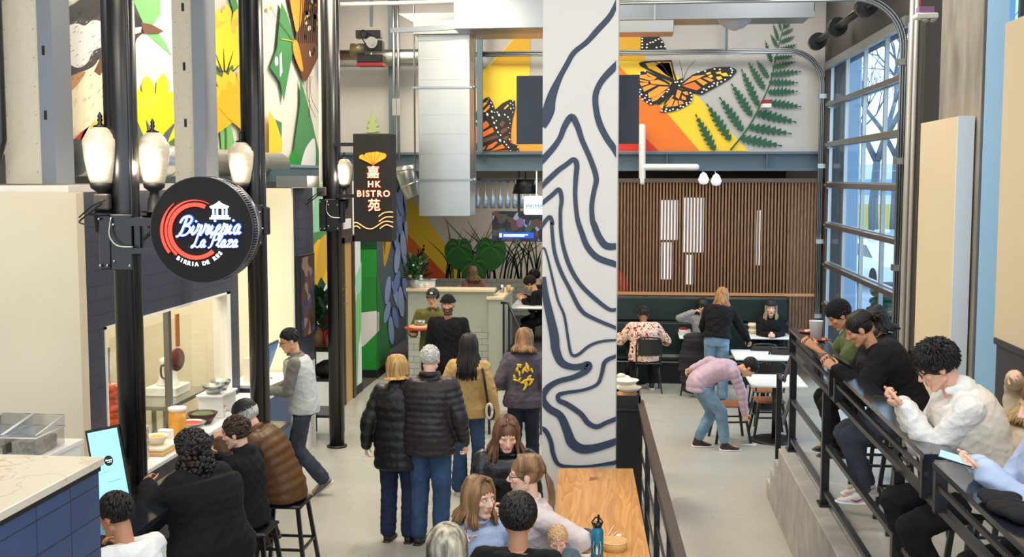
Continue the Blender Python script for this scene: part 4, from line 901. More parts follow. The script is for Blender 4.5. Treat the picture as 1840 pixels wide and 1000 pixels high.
# rectangular vertical duct
dy = 14.6; q0, q1 = onY(751, 62, dy), onY(845, 388, dy)
o = root('rectangular_duct', 'big galvanised rectangular duct hanging down above the low tiled wall', 'duct', ((q0.x + q1.x) / 2, dy, q1.z))
MB().box((q0.x, dy, q1.z), (q1.x, dy + .5, q0.z), 0, .004).build('shaft', M_galv, o)
m = MB()
for py in (72, 106, 142, 158, 205, 240, 275, 320, 345): z = onY(800, py, dy).z; m.box((q0.x - .004, dy - .006, z - .006), (q1.x + .004, dy + .5, z + .006))
m.build('seam', M_galv, o)
for py in (157, 323): z = onY(800, py, dy).z; MB().box((q0.x - .08, dy - .03, z - .012), (q1.x + .08, dy + .0, z + .012)).ell((q1.x + .06, dy - .02, z), .03, 8, 6).build('strap', M_galvd, o)
m = MB().box((q0.x - .05, dy - .05, q0.z), (q1.x + 1.2, dy + .6, q0.z + .14)).prism([(q0.x - .05, dy - .05, q0.z + .14), (q1.x + .1, dy - .05, q0.z + .14), (q1.x - .05, dy - .05, q0.z + .26), (q0.x - .25, dy - .05, q0.z + .26)], (0, .6, 0))
m.build('top_transition', M_galv, o)
for x in (q0.x - .06, q1.x + .06):
    MB().tube([(x, dy + .05, q1.z + .4), (x, dy + .05, 6.6)], .012, 6).build('hanger_rod', M_galvd, o)
# big horizontal ducts at the top
q = onY(815, 30, 13.6); r1 = onY(1440, 20, 13.6)
tag(MB().box((q.x, 13.6, q.z - .14), (onY(972, 20, 13.6).x + .3, 14.1, q.z + .2), 0, .004).build('flat_duct', M_galvd), 'flat galvanised duct at the top edge left of the painted column', 'duct')
tag(MB().box((-.2, 15.6, onY(1200, 28, 15.6).z), (2.4, 16.6, 6.35), 0, .01).box((-.2, 15.58, onY(1200, 28, 15.6).z - .05), (2.4, 15.66, onY(1200, 28, 15.6).z + .03)).build('flat_duct', M_galvd), 'wide galvanised duct at the top edge right of the painted column', 'duct')
tag(MB().box((-.3, 15.2, onY(1150, 58, 15.2).z), (onY(1211, 50, 15.2).x, 15.7, onY(1150, 36, 15.2).z), 0, .005).box((.3, 15.3, onY(1150, 36, 15.2).z), (.32, 15.32, 6.59)).build('duct_box', M_galv), 'short silver duct box right of the painted column above the butterfly wing', 'duct')
q = onY(1320, 35, 16.0); tag(MB().lathe([(.02, -.2), (.13, -.16), (.22, -.08), (.26, .02), (.26, .05)], (q.x, 16.0, q.z + .05), 24).build('dome_light', mat('smoky_dome', lin(190, 188, 186), .3)), 'translucent dome under the ceiling duct above the fern', 'dome')
# door opener motor
my = 15.0; g = lambda x, y: onY(600 + x / 4.842, y / 4.842, my)
mo = root('door_operator', 'black chain driven door motor hanging beside the silver round duct', 'motor', (g(320, 560).x, my, g(320, 560).z))
a, b = g(188, 262), g(405, 330); MB().box((a.x, my, b.z), (b.x, my + .12, a.z), 0, .004).build('mount_plate', M_black, mo)
a, b = g(285, 350), g(420, 445); MB().box((a.x, my - .02, b.z), (b.x, my + .16, a.z), 0, .01).build('housing', M_black, mo)
a, b = g(205, 478), g(430, 545); MB().box((a.x, my - .06, b.z), (b.x, my + .2, a.z), 0, .01).build('gear_box', M_black, mo)
a, b = g(205, 548), g(430, 572); MB().box((a.x, my - .062, b.z), (b.x, my + .2, a.z)).build('red_label', mat('label_red', lin(150, 24, 30), .5), mo)
a = g(335, 372); MB().cyl((a.x, my - .05, a.z), (a.x, my - .02, a.z), .075, 20).cyl((a.x, my - .06, a.z), (a.x, my - .05, a.z), .04, 14).build('pulley', M_galv, mo)
a2 = g(258, 296); MB().cyl((a2.x, my - .04, a2.z), (a2.x, my - .0, a2.z), .05, 16).build('pulley', M_black, mo)
MB().tube([(a.x - .06, my - .045, a.z - .05), (a2.x - .05, my - .045, a2.z), (a2.x, my - .045, a2.z + .05), (a.x + .03, my - .045, a.z + .075)], .008, 6).build('chain', M_blackm, mo)
a, b = g(145, 430), g(270, 430); MB().cyl((a.x, my + .03, a.z), (b.x, my + .03, b.z), .085, 18).build('motor_can', mat('motor_can', lin(110, 104, 84), .35, metal=.5), mo)
MB().box((mo.location.x - .02, my + .05, mo.location.z + .5), (mo.location.x + .02, my + .09, 6.59)).build('hanger', M_steelb, mo)
# long unistrut, sprinkler pipe, vertical conduits, columns of blue-grey steel
a, b = onY(702, 55, 14.2), onY(985, 40, 14.2); tag(MB().bar(a, b, .05, .06).box(((a.x + b.x) / 2, 14.19, a.z), ((a.x + b.x) / 2 + .02, 14.21, 6.59)).build('support_channel', M_galvd), 'long steel channel crossing above the rectangular duct', 'channel')
a, b = onY(612, 8, 13.8), onY(868, 2, 13.8); tag(MB().tube([a, (a.x + .05, 13.8, a.z + .0), b], .025, 8).build('white_pipe', M_white), 'thin white pipe at the very top above the motor', 'pipe')
for px_, w_, lab, mt in ((705, .10, 'blue-grey steel stud left of the rectangular duct reaching the ceiling', M_steelb), (862, .09, 'blue-grey steel post right of the rectangular duct', M_steelb)):
    a = onY(px_, 300, 18.7); tag(MB().box((a.x - w_ / 2, 18.7, 3.7 if px_ < 800 else 3.66), (a.x + w_ / 2, 18.8, 6.59)).build('steel_post', mt), lab, 'post')
for px_, lab in ((709, 'left one of the conduits beside the pale painted tree'), (717, 'right one of the conduits beside the pale painted tree')):
    a = onY(px_, 290, 18.4); tag(MB().tube([(a.x, 18.4, 3.5), (a.x, 18.4, 6.59)], .022, 8).box((a.x - .025, 18.37, 4.25), (a.x + .04, 18.43, 4.52)).build('conduit', M_galv), lab, 'conduit')
# white drain pipe on the beam
a, b, c, d_ = onY(1154, 228, 18.84), onY(1154, 326, 18.84), onY(1154, 300, 18.84), onY(1251, 300, 18.84)
tag(MB().cap((a.x, 18.84, a.z), (b.x, 18.84, b.z), .055, .055).cap(c, d_, .053, .053).tube([(a.x - .04, 18.84, a.z), (a.x - .16, 18.9, a.z)], .045, 10).build('white_drain_pipe', mat('pvc_white', lin(232, 230, 224), .35)), 'thick white T-shaped drain pipe in front of the steel beam', 'pipe')
# white pipe in the left mural corner
a, b, c = onY(575, 0, 14.3), onY(577, 326, 14.3), onY(514, 327, 14.3); e = onY(514, 336, 14.3)
tag(MB().tube([a, b, c, e], .026, 10).build('white_pipe', mat('pvc_white', (1, 1, 1))), 'white pipe running down and bending left beside the farthest pole', 'pipe')
# fascia between the mural and the corridor
tag(MB().box((-5.0, 15.9, 3.2), (-4.9, 18.9, 3.42)).box((-4.89, 15.9, 3.4), (-4.86, 18.9, 3.44)).build('fascia_panel', mat('fascia_blue_grey', lin(128, 142, 160), .5)), 'blue-grey fascia strip under the leaf mural', 'fascia')
tag(MB().box((-3.98, 12.7, 3.14), (-3.62, 13.2, 3.27)).build('metal_channel', M_galvd), 'short metal channel on top of the navy menu wall', 'channel')

# ---- televisions and menu screens ----
M_scr = mat('dark_screen', lin(14, 22, 34), .22, spec=.4)
ty = 13.4; a, b = onY(928, 136, ty), onY(1148, 258, ty)
o = root('television', 'large dark television hanging behind the painted column', 'television', ((a.x + b.x) / 2, ty, b.z))
MB().box((a.x, ty, b.z), (b.x, ty + .06, a.z), 0, .006).build('bezel', M_black, o); MB().box((a.x + .012, ty - .003, b.z + .012), (b.x - .012, ty + .002, a.z - .012)).build('screen', M_scr, o)
MB().box(((a.x + b.x) / 2 - .04, ty + .05, b.z + .4), ((a.x + b.x) / 2 + .04, ty + .1, 6.59)).build('ceiling_mount', M_black, o)
def emis_noise(name, cols, scale, strength, stretch=(1, 1, 1)):
    if name in MC: return MC[name]
    m = mat(name, (.02, .02, .02), .3); nt = m.node_tree; bs = nt.nodes['Principled BSDF']
    t = nt.nodes.new('ShaderNodeTexCoord'); mp = nt.nodes.new('ShaderNodeMapping'); mp.inputs['Scale'].default_value = stretch; v = nt.nodes.new('ShaderNodeTexVoronoi'); v.inputs['Scale'].default_value = scale
    s_ = nt.nodes.new('ShaderNodeSeparateColor'); r = nt.nodes.new('ShaderNodeValToRGB'); r.color_ramp.interpolation = 'CONSTANT'
    nt.links.new(t.outputs['Object'], mp.inputs[0]); nt.links.new(mp.outputs[0], v.inputs[0]); nt.links.new(v.outputs['Color'], s_.inputs[0]); nt.links.new(s_.outputs[0], r.inputs[0])
    while len(r.color_ramp.elements) < len(cols): r.color_ramp.elements.new(.5)
    for i, c in enumerate(cols): r.color_ramp.elements[i].position = i / len(cols); r.color_ramp.elements[i].color = (*c, 1)
    nt.links.new(r.outputs[0], bs.inputs['Emission Color']); bs.inputs['Emission Strength'].default_value = strength; return m
ty = 19.6; a, b = onY(884, 379, ty), onY(980, 434, ty)
o = root('television', 'lit television with a news picture hanging above the bar seats', 'television', ((a.x + b.x) / 2, ty, b.z))
MB().box((a.x, ty, b.z), (b.x, ty + .05, a.z), 0, .004).box(((a.x + b.x) / 2 - .02, ty + .03, a.z - .1), ((a.x + b.x) / 2 + .02, ty + .06, 3.5)).build('bezel', M_black, o)
s_ = MB().box((a.x + .01, ty - .004, b.z + .01), (b.x - .01, ty + .002, a.z - .01)).build('screen', emis_noise('news_picture', [lin(12, 16, 30), lin(20, 40, 60), lin(90, 60, 50), lin(14, 20, 34), lin(30, 90, 70), lin(150, 170, 190)], 9, .8), o)
w_ = b.x - a.x; h_ = a.z - b.z
MB().box((a.x + .12, ty - .007, b.z + .06), (b.x - .2, ty - .004, b.z + .16)).build('caption_bar', mat('caption_blue', lin(30, 80, 190), .4, emit=lin(30, 80, 190), estr=.9), s_)
MB().box((a.x + .2, ty - .009, b.z + .11), (b.x - .3, ty - .007, b.z + .125)).box((a.x + .2, ty - .009, b.z + .085), (b.x - .36, ty - .007, b.z + .097)).box((a.x + .13, ty - .009, b.z + .075), (a.x + .17, ty - .007, b.z + .14)).build('caption_text', M_neonw, s_)
MB().ell((a.x + w_ * .53, ty - .006, b.z + h_ * .62), (.06, .004, .085), 14, 8).build('portrait', mat('screen_face', lin(90, 70, 110), .5, emit=lin(110, 84, 130), estr=.7), s_)
a, b = onY(941, 352, 18.9), onY(985, 386, 18.9)
o = root('lit_sign', 'white lit sign with pale blue PRIME lettering partly behind the column', 'sign', ((a.x + b.x) / 2, 18.9, b.z))
MB().box((a.x, 18.9, b.z), (b.x + .1, 18.98, a.z), 0, .02).box((a.x + .2, 18.93, a.z), (a.x + .22, 18.95, 3.4)).build('panel', mat('lightbox_white', (.9, .95, 1), .4, emit=(.9, .96, 1), estr=.55), o)
mb = MB(); add_text(mb, 'PRIME', .105, onY(960, 371, 18.895), ext=.002); mb.build('lettering', mat('cyan_letters', lin(30, 120, 190), .4, emit=lin(30, 120, 200), estr=.4), o)
# menu screen on the navy wall
o = root('menu_screen', 'portrait menu screen with food pictures on the navy wall', 'screen', (-3.76, 13.1, 1.35))
MB().box((-3.799, 12.79, 1.38), (-3.75, 13.42, 2.36), 0, .005).build('bezel', M_black, o)
MB().box((-3.752, 12.82, 1.41), (-3.747, 13.39, 2.33)).build('screen', emis_noise('menu_picture', [lin(16, 10, 12), lin(90, 24, 28), lin(24, 16, 18), lin(150, 120, 100), lin(40, 50, 110), lin(60, 30, 20)], 7, .55), o)
# kiosk on the nearest pole
kq = [onY(146, 778, 7.45), onY(213, 762, 7.45), onY(245, 893, 7.45), onY(205, 908, 7.45)]
o = root('ordering_kiosk', 'tilted ordering kiosk with a pale blue screen on the nearest black pole', 'kiosk', (kq[2].x, 7.6, kq[2].z))
ca = Vector((kq[0].x + kq[2].x, 14.9, kq[0].z + kq[2].z)) / 2; ux = (kq[1] - kq[0]).normalized(); uz = Vector((-ux.z, 0, ux.x)); uz = Vector((-.235, 0, .972)); ux = Vector((.972, 0, .235))
ca = onY(196, 835, 7.45)
tilt = Vector((0, .25, 0))
def kp(u, v, d=0): return ca + Vector((.955, -.12, .22)).normalized() * u + Vector((-.23, .16, .96)).normalized() * v + Vector((.1, -.96, .2)).normalized() * d
def slab(w, h, d0, d1): return MB().add([kp(-w, -h, d0), kp(w, -h, d0), kp(w, h, d0), kp(-w, h, d0), kp(-w, -h, d1), kp(w, -h, d1), kp(w, h, d1), kp(-w, h, d1)], [(0, 3, 2, 1), (4, 5, 6, 7), (0, 1, 5, 4), (1, 2, 6, 5), (2, 3, 7, 6), (3, 0, 4, 7)])
slab(.135, .262, -.02, .015).build('bezel', M_black, o)
sc_ = slab(.118, .243, .016, .018).build('screen', mat('kiosk_screen', lin(150, 210, 236), .3, emit=lin(150, 212, 240), estr=.85), o)
m = MB(); m.add([kp(.01 + .036 * math.cos(2 * math.pi * k / 24), .03 + .036 * math.sin(2 * math.pi * k / 24), .0195) for k in range(24)], [tuple(range(24))]); m.build('round_logo', M_black, sc_)
mb = MB(); add_text(mb, 'Birrieria', .016, kp(.012, .034, .0205), 0, (.955, -.12, .22), (-.23, .16, .96), ext=.0005, shear=.3); add_text(mb, 'La Plaza', .011, kp(.016, .02, .0205), 0, (.955, -.12, .22), (-.23, .16, .96), ext=.0005, shear=.3); mb.build('lettering', M_neonw, sc_)
mb = MB(); mb.bar(kp(-.02, -.115, .0195), kp(.08, -.105, .0195), .004, .001); mb.bar(kp(-.09, -.05, .0195), kp(.0, -.04, .0195), .002, .001); mb.build('text_line', M_blackm, sc_)
MB().bar(kp(0, 0, -.02), (P1[0] + .06, P1[1], ca.z), .05, .05).bar(kp(.06, -.2, -.02), (P1[0] + .05, P1[1] - .02, ca.z - .2), .06, .04).build('mount', M_black, o)
# emergency light + speaker-like items on the right
a = onY(1661, 30, 12.2); o = root('emergency_light', 'white emergency light with two lamp heads at the top right', 'light', (a.x, 12.2, a.z - .06))
MB().box((a.x - .09, 12.15, a.z - .02), (a.x + .13, 12.32, a.z + .035), 0, .012).build('housing', mat('pvc_white', (1, 1, 1)), o)
for dx in (.02, .09): MB().lathe([(.012, 0), (.04, .02), (.036, .04)], (a.x + dx - .01, 12.2, a.z - .06), 14).build('lamp_head', M_galv, o)
MB().box((a.x - .06, 12.17, a.z + .035), (a.x + .09, 12.3, a.z + .10)).build('plug_box', mat('purple_plastic', lin(150, 110, 150), .4), o)
MB().tube([(a.x - .02, 12.23, a.z + .1), (a.x - .02, 12.23, 6.59)], .012, 6).build('red_conduit', mat('conduit_red', lin(170, 40, 36), .4), o)
a = onY(1378, 186, 18.7); tag(MB().box((a.x - .07, 18.68, a.z - .06), (a.x + .07, 18.98, a.z + .0), 0).build('fire_strobe', M_white), 'small white strobe fixed on the fern mural', 'strobe')
tag(MB().box((a.x - .06, 18.68, a.z + .001), (a.x + .06, 18.98, a.z + .06), 0).build('strobe_cap', mat('label_red', (1, 1, 1))), 'red cap on top of the strobe on the fern mural', 'strobe')
# pole straps
# sign plate of the corridor
tag(MB().box((XC + .001, 16.0, 2.52), (XC + .02, 16.4, 2.66)).build('door_plate', mat('pvc_white', (1, 1, 1))), 'small framed white plate above the wood door', 'sign')
# ================================================================== FURNITURE AND COUNTERS
M_tblw = mat('white_laminate', lin(240, 240, 238), .3); M_seatw = mat('walnut_seat', lin(150, 92, 56), .4, noise=.15, nscale=10, stretch=(6, 1, 1)); M_vinyl = mat('green_black_vinyl', lin(18, 36, 32), .35, bump=.05)
M_gloss = mat('black_glossy_ledge', lin(30, 34, 42), .12, spec=.8)
# slatted wood screen
so_ = root('slat_screen', 'tall screen of thin vertical oak slats behind the green bench', 'screen', (1.4, 18.9, .7))
xa_, xb_, zt = -.45, XR - .02, 3.17
m = MB(); k = 0; x = xa_
while x < xb_:
    z0 = .72 if x > 2.55 else 1.38
    m.box((x, 18.82, z0), (x + .026, 18.90, zt)); x += .0525
m.build('slats', M_wood, so_)
MB().box((xa_, 18.80, 1.34), (XR - .02, 18.92, 1.385)).build('ledge', mat('oak_rail', lin(190, 140, 92), .5), so_)
MB().box((xa_, 18.8, zt), (XR - .02, 18.92, zt + .07)).build('top_rail', mat('dark_rail', lin(84, 70, 60), .6), so_)
MB().box((xa_, 18.86, .5), (xa_ + .06, 18.93, zt)).box((2.5, 18.905, .02), (2.56, 18.95, zt)).box((XR - .09, 18.905, 0), (XR - .03, 18.95, zt)).build('post', M_blackm, so_)
# banquette
bq = root('banquette', 'long dark green vinyl bench along the slatted wall', 'bench', (1.1, 18.5, 0))
MB().box((-.45, 18.63, .44), (2.56, 18.79, .92), 0, .03).box((-.45, 18.63, .93), (2.56, 18.79, 1.33), 0, .03).build('backrest', M_vinyl, bq)
MB().box((-.45, 18.08, .36), (2.56, 18.66, .47), 0, .04).build('seat', M_vinyl, bq)
MB().box((-.45, 18.14, 0), (2.54, 18.75, .36)).build('base', M_blackm, bq)
MB().box((-.45, 18.075, .345), (2.56, 18.085, .36)).build('metal_trim', M_galvd, bq)
# things glimpsed behind the screen
o = root('bar_window', 'bright window panes glimpsed behind the oak slats', 'window', (.9, 23.3, .2))
for (x0, x1, z0_, z1_) in ((.62, .98, 2.0, 2.8), (.66, .86, 1.2, 1.95), (1.08, 1.5, 1.75, 2.85), (1.15, 1.3, 1.1, 1.7), (2.55, 2.62, 1.5, 2.6)):
    MB().box((x0, 23.34, z0_), (x1, 23.37, z1_)).build('pane', mat('bright_pane', (.8, .9, 1), .5, emit=(.75, .88, 1), estr=.9), o)
tag(MB().lathe([(.3, 0), (.36, .02), (.36, .05), (.3, .07)], (-.35, 22.6, 1.12), 28, axis=(0, -1, 0)).box((-.37, 22.56, 0), (-.33, 22.6, .9)).build('red_ring', mat('red_ring_paint', lin(200, 50, 36), .5)), 'red ring shape glimpsed through the lower left slats', 'ring')
for k, (x, z, g_) in enumerate(((1.18, 3.32, 0), (1.38, 3.3, 1))):
    o = MB().lathe([(.02, -.12), (.07, -.1), (.09, -.04), (.05, .05), (.01, .08)], (x, 18.6, z - .06), 14).tube([(x, 18.6, z), (x, 18.6, 3.28), (x, 18.95, 3.37)], .005, 5).build('pendant_lamp', mat('clear_pendant', lin(230, 236, 240), .15, emit=(1, .95, .9), estr=.25)); tag(o, ['left clear pendant bulb above the slatted screen', 'right clear pendant bulb above the slatted screen'][k], 'pendant lamp')

def chair(loc, rz, label, wood=True, group=None):
    o = root('dining_chair', label, 'chair', loc, rz, group)        # faces +Y locally
    MB().box((-.20, -.20, .44), (.20, .22, .465), 0, .01).build('seat', M_seatw if wood else M_black, o, True)
    for sx, sy in ((-1, -1), (1, -1), (-1, 1), (1, 1)):
        MB().tube([(sx * .15, sy * .15, .44), (sx * .205, sy * .22, 0)], [.016, .011], 8).build('leg', M_black, o, True)
    b = MB(); 
    b.tube(cr([(-.18, -.18, .45), (-.19, -.23, .66), (-.17, -.27, .82), (-.10, -.285, .86), (.10, -.285, .86), (.17, -.27, .82), (.19, -.23, .66), (.18, -.18, .45)], 4), .013, 8)
    b.build('back_frame', M_black, o, True)
    P = []
    for i in range(7):
        u = -1 + i / 3; P.append((u * .165, -.225 - .05 * (1 - u * u) * .5, .60))
    m = MB(); V = [(p[0], p[1], .58) for p in P] + [(p[0] * .98, p[1] - .035, .835) for p in P]; V += [(v[0], v[1] + .014, v[2]) for v in V]; fs = []
    for i in range(6): fs += [(i, i + 1, 8 + i, 7 + i), (14 + i, 21 + i, 22 + i, 15 + i), (7 + i, 8 + i, 22 + i, 21 + i), (i, 14 + i, 15 + i, i + 1)]
    m.add(V, fs).build('backrest', M_black, o, True); return o
def stool(loc, rz, label, h=.75, back=False, seat=None):
    o = root('bar_stool', label, 'stool', loc, rz)
    MB().box((-.18, -.18, h - .03), (.18, .18, h), 0, .012).build('seat', seat or M_black, o, True)
    for sx, sy in ((-1, -1), (1, -1), (-1, 1), (1, 1)):
        MB().bar((sx * .14, sy * .14, h - .03), (sx * .215, sy * .215, 0), .03, .03).build('leg', M_black, o, True)
    z = .26; q = .14 + .075 * (h - z) / h
    m = MB()
    for a, b in (((-q, -q), (q, -q)), ((q, -q), (q, q)), ((q, q), (-q, q)), ((-q, q), (-q, -q))): m.bar((*a, z), (*b, z), .02, .02)
    m.build('footrest', M_black, o, True)
    if back: MB().tube([(-.16, -.17, h), (-.17, -.22, h + .3), (-.13, -.23, h + .36), (.13, -.23, h + .36), (.17, -.22, h + .3), (.16, -.17, h)], .013, 8).box((-.14, -.24, h + .2), (.14, -.225, h + .34), 0, .004).build('backrest', M_black, o, True)
    return o
def table(x0, x1, y0, y1, label, base='disc', z=.76):
    cx, cy = (x0 + x1) / 2, (y0 + y1) / 2
    o = root('cafe_table', label, 'table', (cx, cy, 0))
    MB().box((x0, y0, z - .03), (x1, y1, z), 0, .008).build('tabletop', M_tblw, o)
    MB().cyl((cx, cy, .02), (cx, cy, z - .04), .035, 14).box((x0 + .1, cy - .03, z - .06), (x1 - .1, cy + .03, z - .031)).build('pedestal', M_black, o)
    MB().lathe([(.30, 0), (.30, .012), (.27, .022), (.05, .035)], (cx, cy, 0), 28).build('base', M_black, o); return o
def tbl_px(l, r_, yf, yn, label, z=.76):
    a, b, c = onZ(l, yf, z), onZ(r_, yn, z), onZ(l, yn, z)
    return table(max(a.x, -.6), b.x, b.y, a.y, label, z=z)
t1 = tbl_px(1338, 1424, 595, 607, 'white table with the stacked takeout boxes, by the slatted wall')
t0 = tbl_px(1217, 1262, 593, 606, 'white table in front of the woman with short dark hair')
tA = table(-.35, .35, 17.85, 18.45, 'white table in front of the person in the floral jacket')
t2 = tbl_px(1312, 1436, 627, 645, 'white table in the middle row near the garage door')
t3 = tbl_px(1338, 1452, 671, 693, 'white table in the nearest row near the garage door')
chair((.30, 17.45, 0), R(4), 'black chair under the person in the floral jacket', False)
chair((1.02, 17.3, 0), R(-6), 'black chair with dark coats hung over it', False)
chair((1.95, 16.95, 0), R(2), 'black chair pushed in at the table with the takeout boxes', False)
chair((1.85, 15.3, 0), R(3), 'black chair between the two nearest white tables', True)
chair((1.68, 13.4, 0), R(75), 'chair with wood seat left end of the nearest white table')if 0 else None
chair((2.2, 16.6, 0), R(-6), 'dark chair right of the middle white table', False)
# stool beside the bent person, table stool
o = stool((1.27, 14.25, 0), R(8), 'wood topped stool beside the bending person', .47, False, M_seatw)
stool((1.78, 14.55, 0), R(3), 'wood topped stool under the nearest white table', .47, False, M_seatw)

# ---- left counters ----
o = root('pickup_counter', 'blue pickup counter with white top beside the standing server', 'counter', (-4.1, 12.0, 0))
MB().box((-4.28, 11.8, 0), (-3.82, 12.6, 1.0)).build('cabinet', mat('slate_blue_panel', lin(74, 90, 116), .45), o)
MB().box((-4.29, 11.78, 1.0), (-3.78, 12.62, 1.04), 0, .006).build('worktop', M_tblw, o)
o = root('serving_ledge', 'white ledge counter under the stall window covered with dishes', 'counter', (-3.9, 10.3, 0))
MB().box((XS + .002, 8.42, 0), (-3.78, 11.62, .94)).build('cabinet', M_navyt, o)
MB().box((XS + .002, 8.38, .94), (-3.72, 11.66, .98), 0, .006).build('worktop', M_tblw, o)
# black bar ledge on the pole line
o = root('bar_ledge', 'black bar ledge along the poles where people sit', 'counter', (-3.3, 8.6, 0))
MB().box((-3.39, 6.6, 1.02), (-3.03, 9.9, 1.06), 0, .004).box((-3.39, 9.9, 1.02), (-3.03, 9.95, 1.06), 0, .004).build('worktop', M_gloss, o)
for y in (6.9, 8.6, 9.7): MB().box((-3.3, y, 0), (-3.24, y + .06, 1.02)).build('support', M_black, o)
# foreground stall counter with marble top
cq = onZ(187, 820, 1.93)
M_marble = mat('white_marble', lin(212, 203, 187), .25)
def marble():
    nt = M_marble.node_tree; b = nt.nodes['Principled BSDF']; t = nt.nodes.new('ShaderNodeTexCoord'); n = nt.nodes.new('ShaderNodeTexNoise'); n.inputs['Scale'].default_value = 2.4; n.inputs['Detail'].default_value = 5; n.inputs['Distortion'].default_value = 1.2
    r = nt.nodes.new('ShaderNodeValToRGB'); nt.links.new(t.outputs['Object'], n.inputs[0]); nt.links.new(n.outputs[0], r.inputs[0])
    e = r.color_ramp.elements; e[0].position = .485; e[0].color = (*lin(210, 201, 184), 1); e[1].position = .515; e[1].color = (*lin(210, 201, 184), 1); k = e.new(.5); k.color = (*lin(196, 172, 146), 1)
    nt.links.new(r.outputs[0], b.inputs['Base Color'])
marble()
o = root('tiled_counter', 'nearest counter at the left with marble top and blue tiles', 'counter', (cq.x - .8, cq.y - 1.2, 0))
MB().box((cq.x - 1.7, cq.y - 3.2, 0), (cq.x - .02, cq.y - .02, 1.865)).build('cabinet', brickmat('blue_counter_tile', lin(56, 78, 116), lin(34, 46, 70), .30, .15, .004, 'X', .25, 0), o)
MB().box((cq.x - 1.72, cq.y - 3.22, 1.89), (cq.x, cq.y, 1.93), 0, .004).build('worktop', M_marble, o)
MB().box((cq.x - 1.7, cq.y - 3.2, 1.865), (cq.x - .012, cq.y - .012, 1.89)).build('underlay', M_blackm, o)
# back shelf behind it with clear bins
o = root('back_shelf', 'white shelf behind the marble counter carrying clear bins', 'shelf', (-3.4, 5.75, 0)); MB().box((-4.0, cq.y + .12, 0), (-2.90, cq.y + .62, 1.84)).build('cabinet', M_white, o); MB().box((-4.02, cq.y + .1, 1.84), (-2.89, cq.y + .64, 1.86)).build('top', M_white, o)
M_acr = glass('acrylic', (.93, .94, .95), .5, .1)
for k, (x0, x1) in enumerate(((-3.44, -3.27), (-3.26, -3.10), (-3.09, -2.92))):
    y0, y1, z0 = cq.y + .2, cq.y + .5, 1.861
    b = root('clear_bin', ['leftmost clear plastic bin on the back shelf', 'middle clear plastic bin on the back shelf', 'rightmost clear plastic bin with slanted lid on the back shelf'][k], 'bin', ((x0 + x1) / 2, (y0 + y1) / 2, z0))
    MB().box((x0, y0, z0), (x1, y1, z0 + .10), 0, .01).build('tub', M_acr, b)
    MB().prism([(x0, y0, z0 + .102), (x0, y1, z0 + .102), (x0, y1, z0 + .16), (x0, y0, z0 + .115)], (x1 - x0, 0, 0)).build('lid', M_acr, b)
    m = MB(); m.tube([(x0, y0, z0 + .1), (x1, y0, z0 + .1), (x1, y1, z0 + .1), (x0, y1, z0 + .1), (x0, y0, z0 + .1)], .004, 6).tube([(x0, y0, z0 + .115), (x0, y1, z0 + .16), (x1, y1, z0 + .16), (x1, y0, z0 + .115)], .003, 6); m.build('rim', mat('bin_rim', lin(214, 216, 216), .3), b)
    MB().box((x0 + .02, y0 + .04, z0 + .005), (x1 - .02, y1 - .05, z0 + .03 + .02 * k)).build('contents', mat('bin_contents', lin(170, 160, 146), .6, noise=.3, nscale=40), b)

# ---- high communal table ----
M_oak = mat('oak_tabletop', lin(224, 158, 88), .35)
def oak():
    nt = M_oak.node_tree; b = nt.nodes['Principled BSDF']; t = nt.nodes.new('ShaderNodeTexCoord'); mp = nt.nodes.new('ShaderNodeMapping'); mp.inputs['Scale'].default_value = (5, .55, 5)
    n = nt.nodes.new('ShaderNodeTexNoise'); n.inputs['Scale'].default_value = 1.3; n.inputs['Detail'].default_value = 3; n.inputs['Distortion'].default_value = .6
    w = nt.nodes.new('ShaderNodeMath'); w.operation = 'MULTIPLY'; w.inputs[1].default_value = 9; f = nt.nodes.new('ShaderNodeMath'); f.operation = 'FRACT'
    r = nt.nodes.new('ShaderNodeValToRGB'); e = r.color_ramp.elements; e[0].color = (*lin(220, 166, 94), 1); e[1].color = (*lin(214, 158, 86), 1); k = e.new(.85); k.color = (*lin(194, 132, 70), 1)
    nt.links.new(t.outputs['Object'], mp.inputs[0]); nt.links.new(mp.outputs[0], n.inputs[0]); nt.links.new(n.outputs[0], w.inputs[0]); nt.links.new(w.outputs[0], f.inputs[0]); nt.links.new(f.outputs[0], r.inputs[0])
    k2 = nt.nodes.new('ShaderNodeTexBrick'); k2.inputs['Scale'].default_value = 1; k2.inputs['Brick Width'].default_value = 9; k2.inputs['Row Height'].default_value = .135; k2.inputs['Mortar Size'].default_value = .001
    k2.inputs['Color1'].default_value = (1, 1, 1, 1); k2.inputs['Color2'].default_value = (.9, .86, .8, 1); k2.inputs['Mortar'].default_value = (.6, .5, .4, 1); k2.offset = 0
    s = nt.nodes.new('ShaderNodeSeparateXYZ'); c = nt.nodes.new('ShaderNodeCombineXYZ'); nt.links.new(t.outputs['Object'], s.inputs[0]); nt.links.new(s.outputs['Y'], c.inputs[0]); nt.links.new(s.outputs['X'], c.inputs[1]); nt.links.new(c.outputs[0], k2.inputs[0])
    mx = nt.nodes.new('ShaderNodeMixRGB'); mx.blend_type = 'MULTIPLY'; mx.inputs[0].default_value = 1; nt.links.new(r.outputs[0], mx.inputs[1]); nt.links.new(k2.outputs[0], mx.inputs[2]); nt.links.new(mx.outputs[0], b.inputs['Base Color'])
oak()
TZ = 1.05
a, b, c, d_ = onZ(1003, 841, TZ), onZ(1137, 841, TZ), onZ(1172, 1020, TZ), onZ(1000, 1020, TZ)
u = nrm(np.array(c) - np.array(b)); L_ = 3.7; b2 = np.array(b) + u * L_; a2 = np.array(a) + u * L_
TA, TB, TA2, TB2 = np.array(a), np.array(b), a2, b2
ht = root('communal_table', 'long oak high table in front of the painted column', 'table', ((a.x + b.x) / 2, (a.y + b2[1]) / 2, 0))
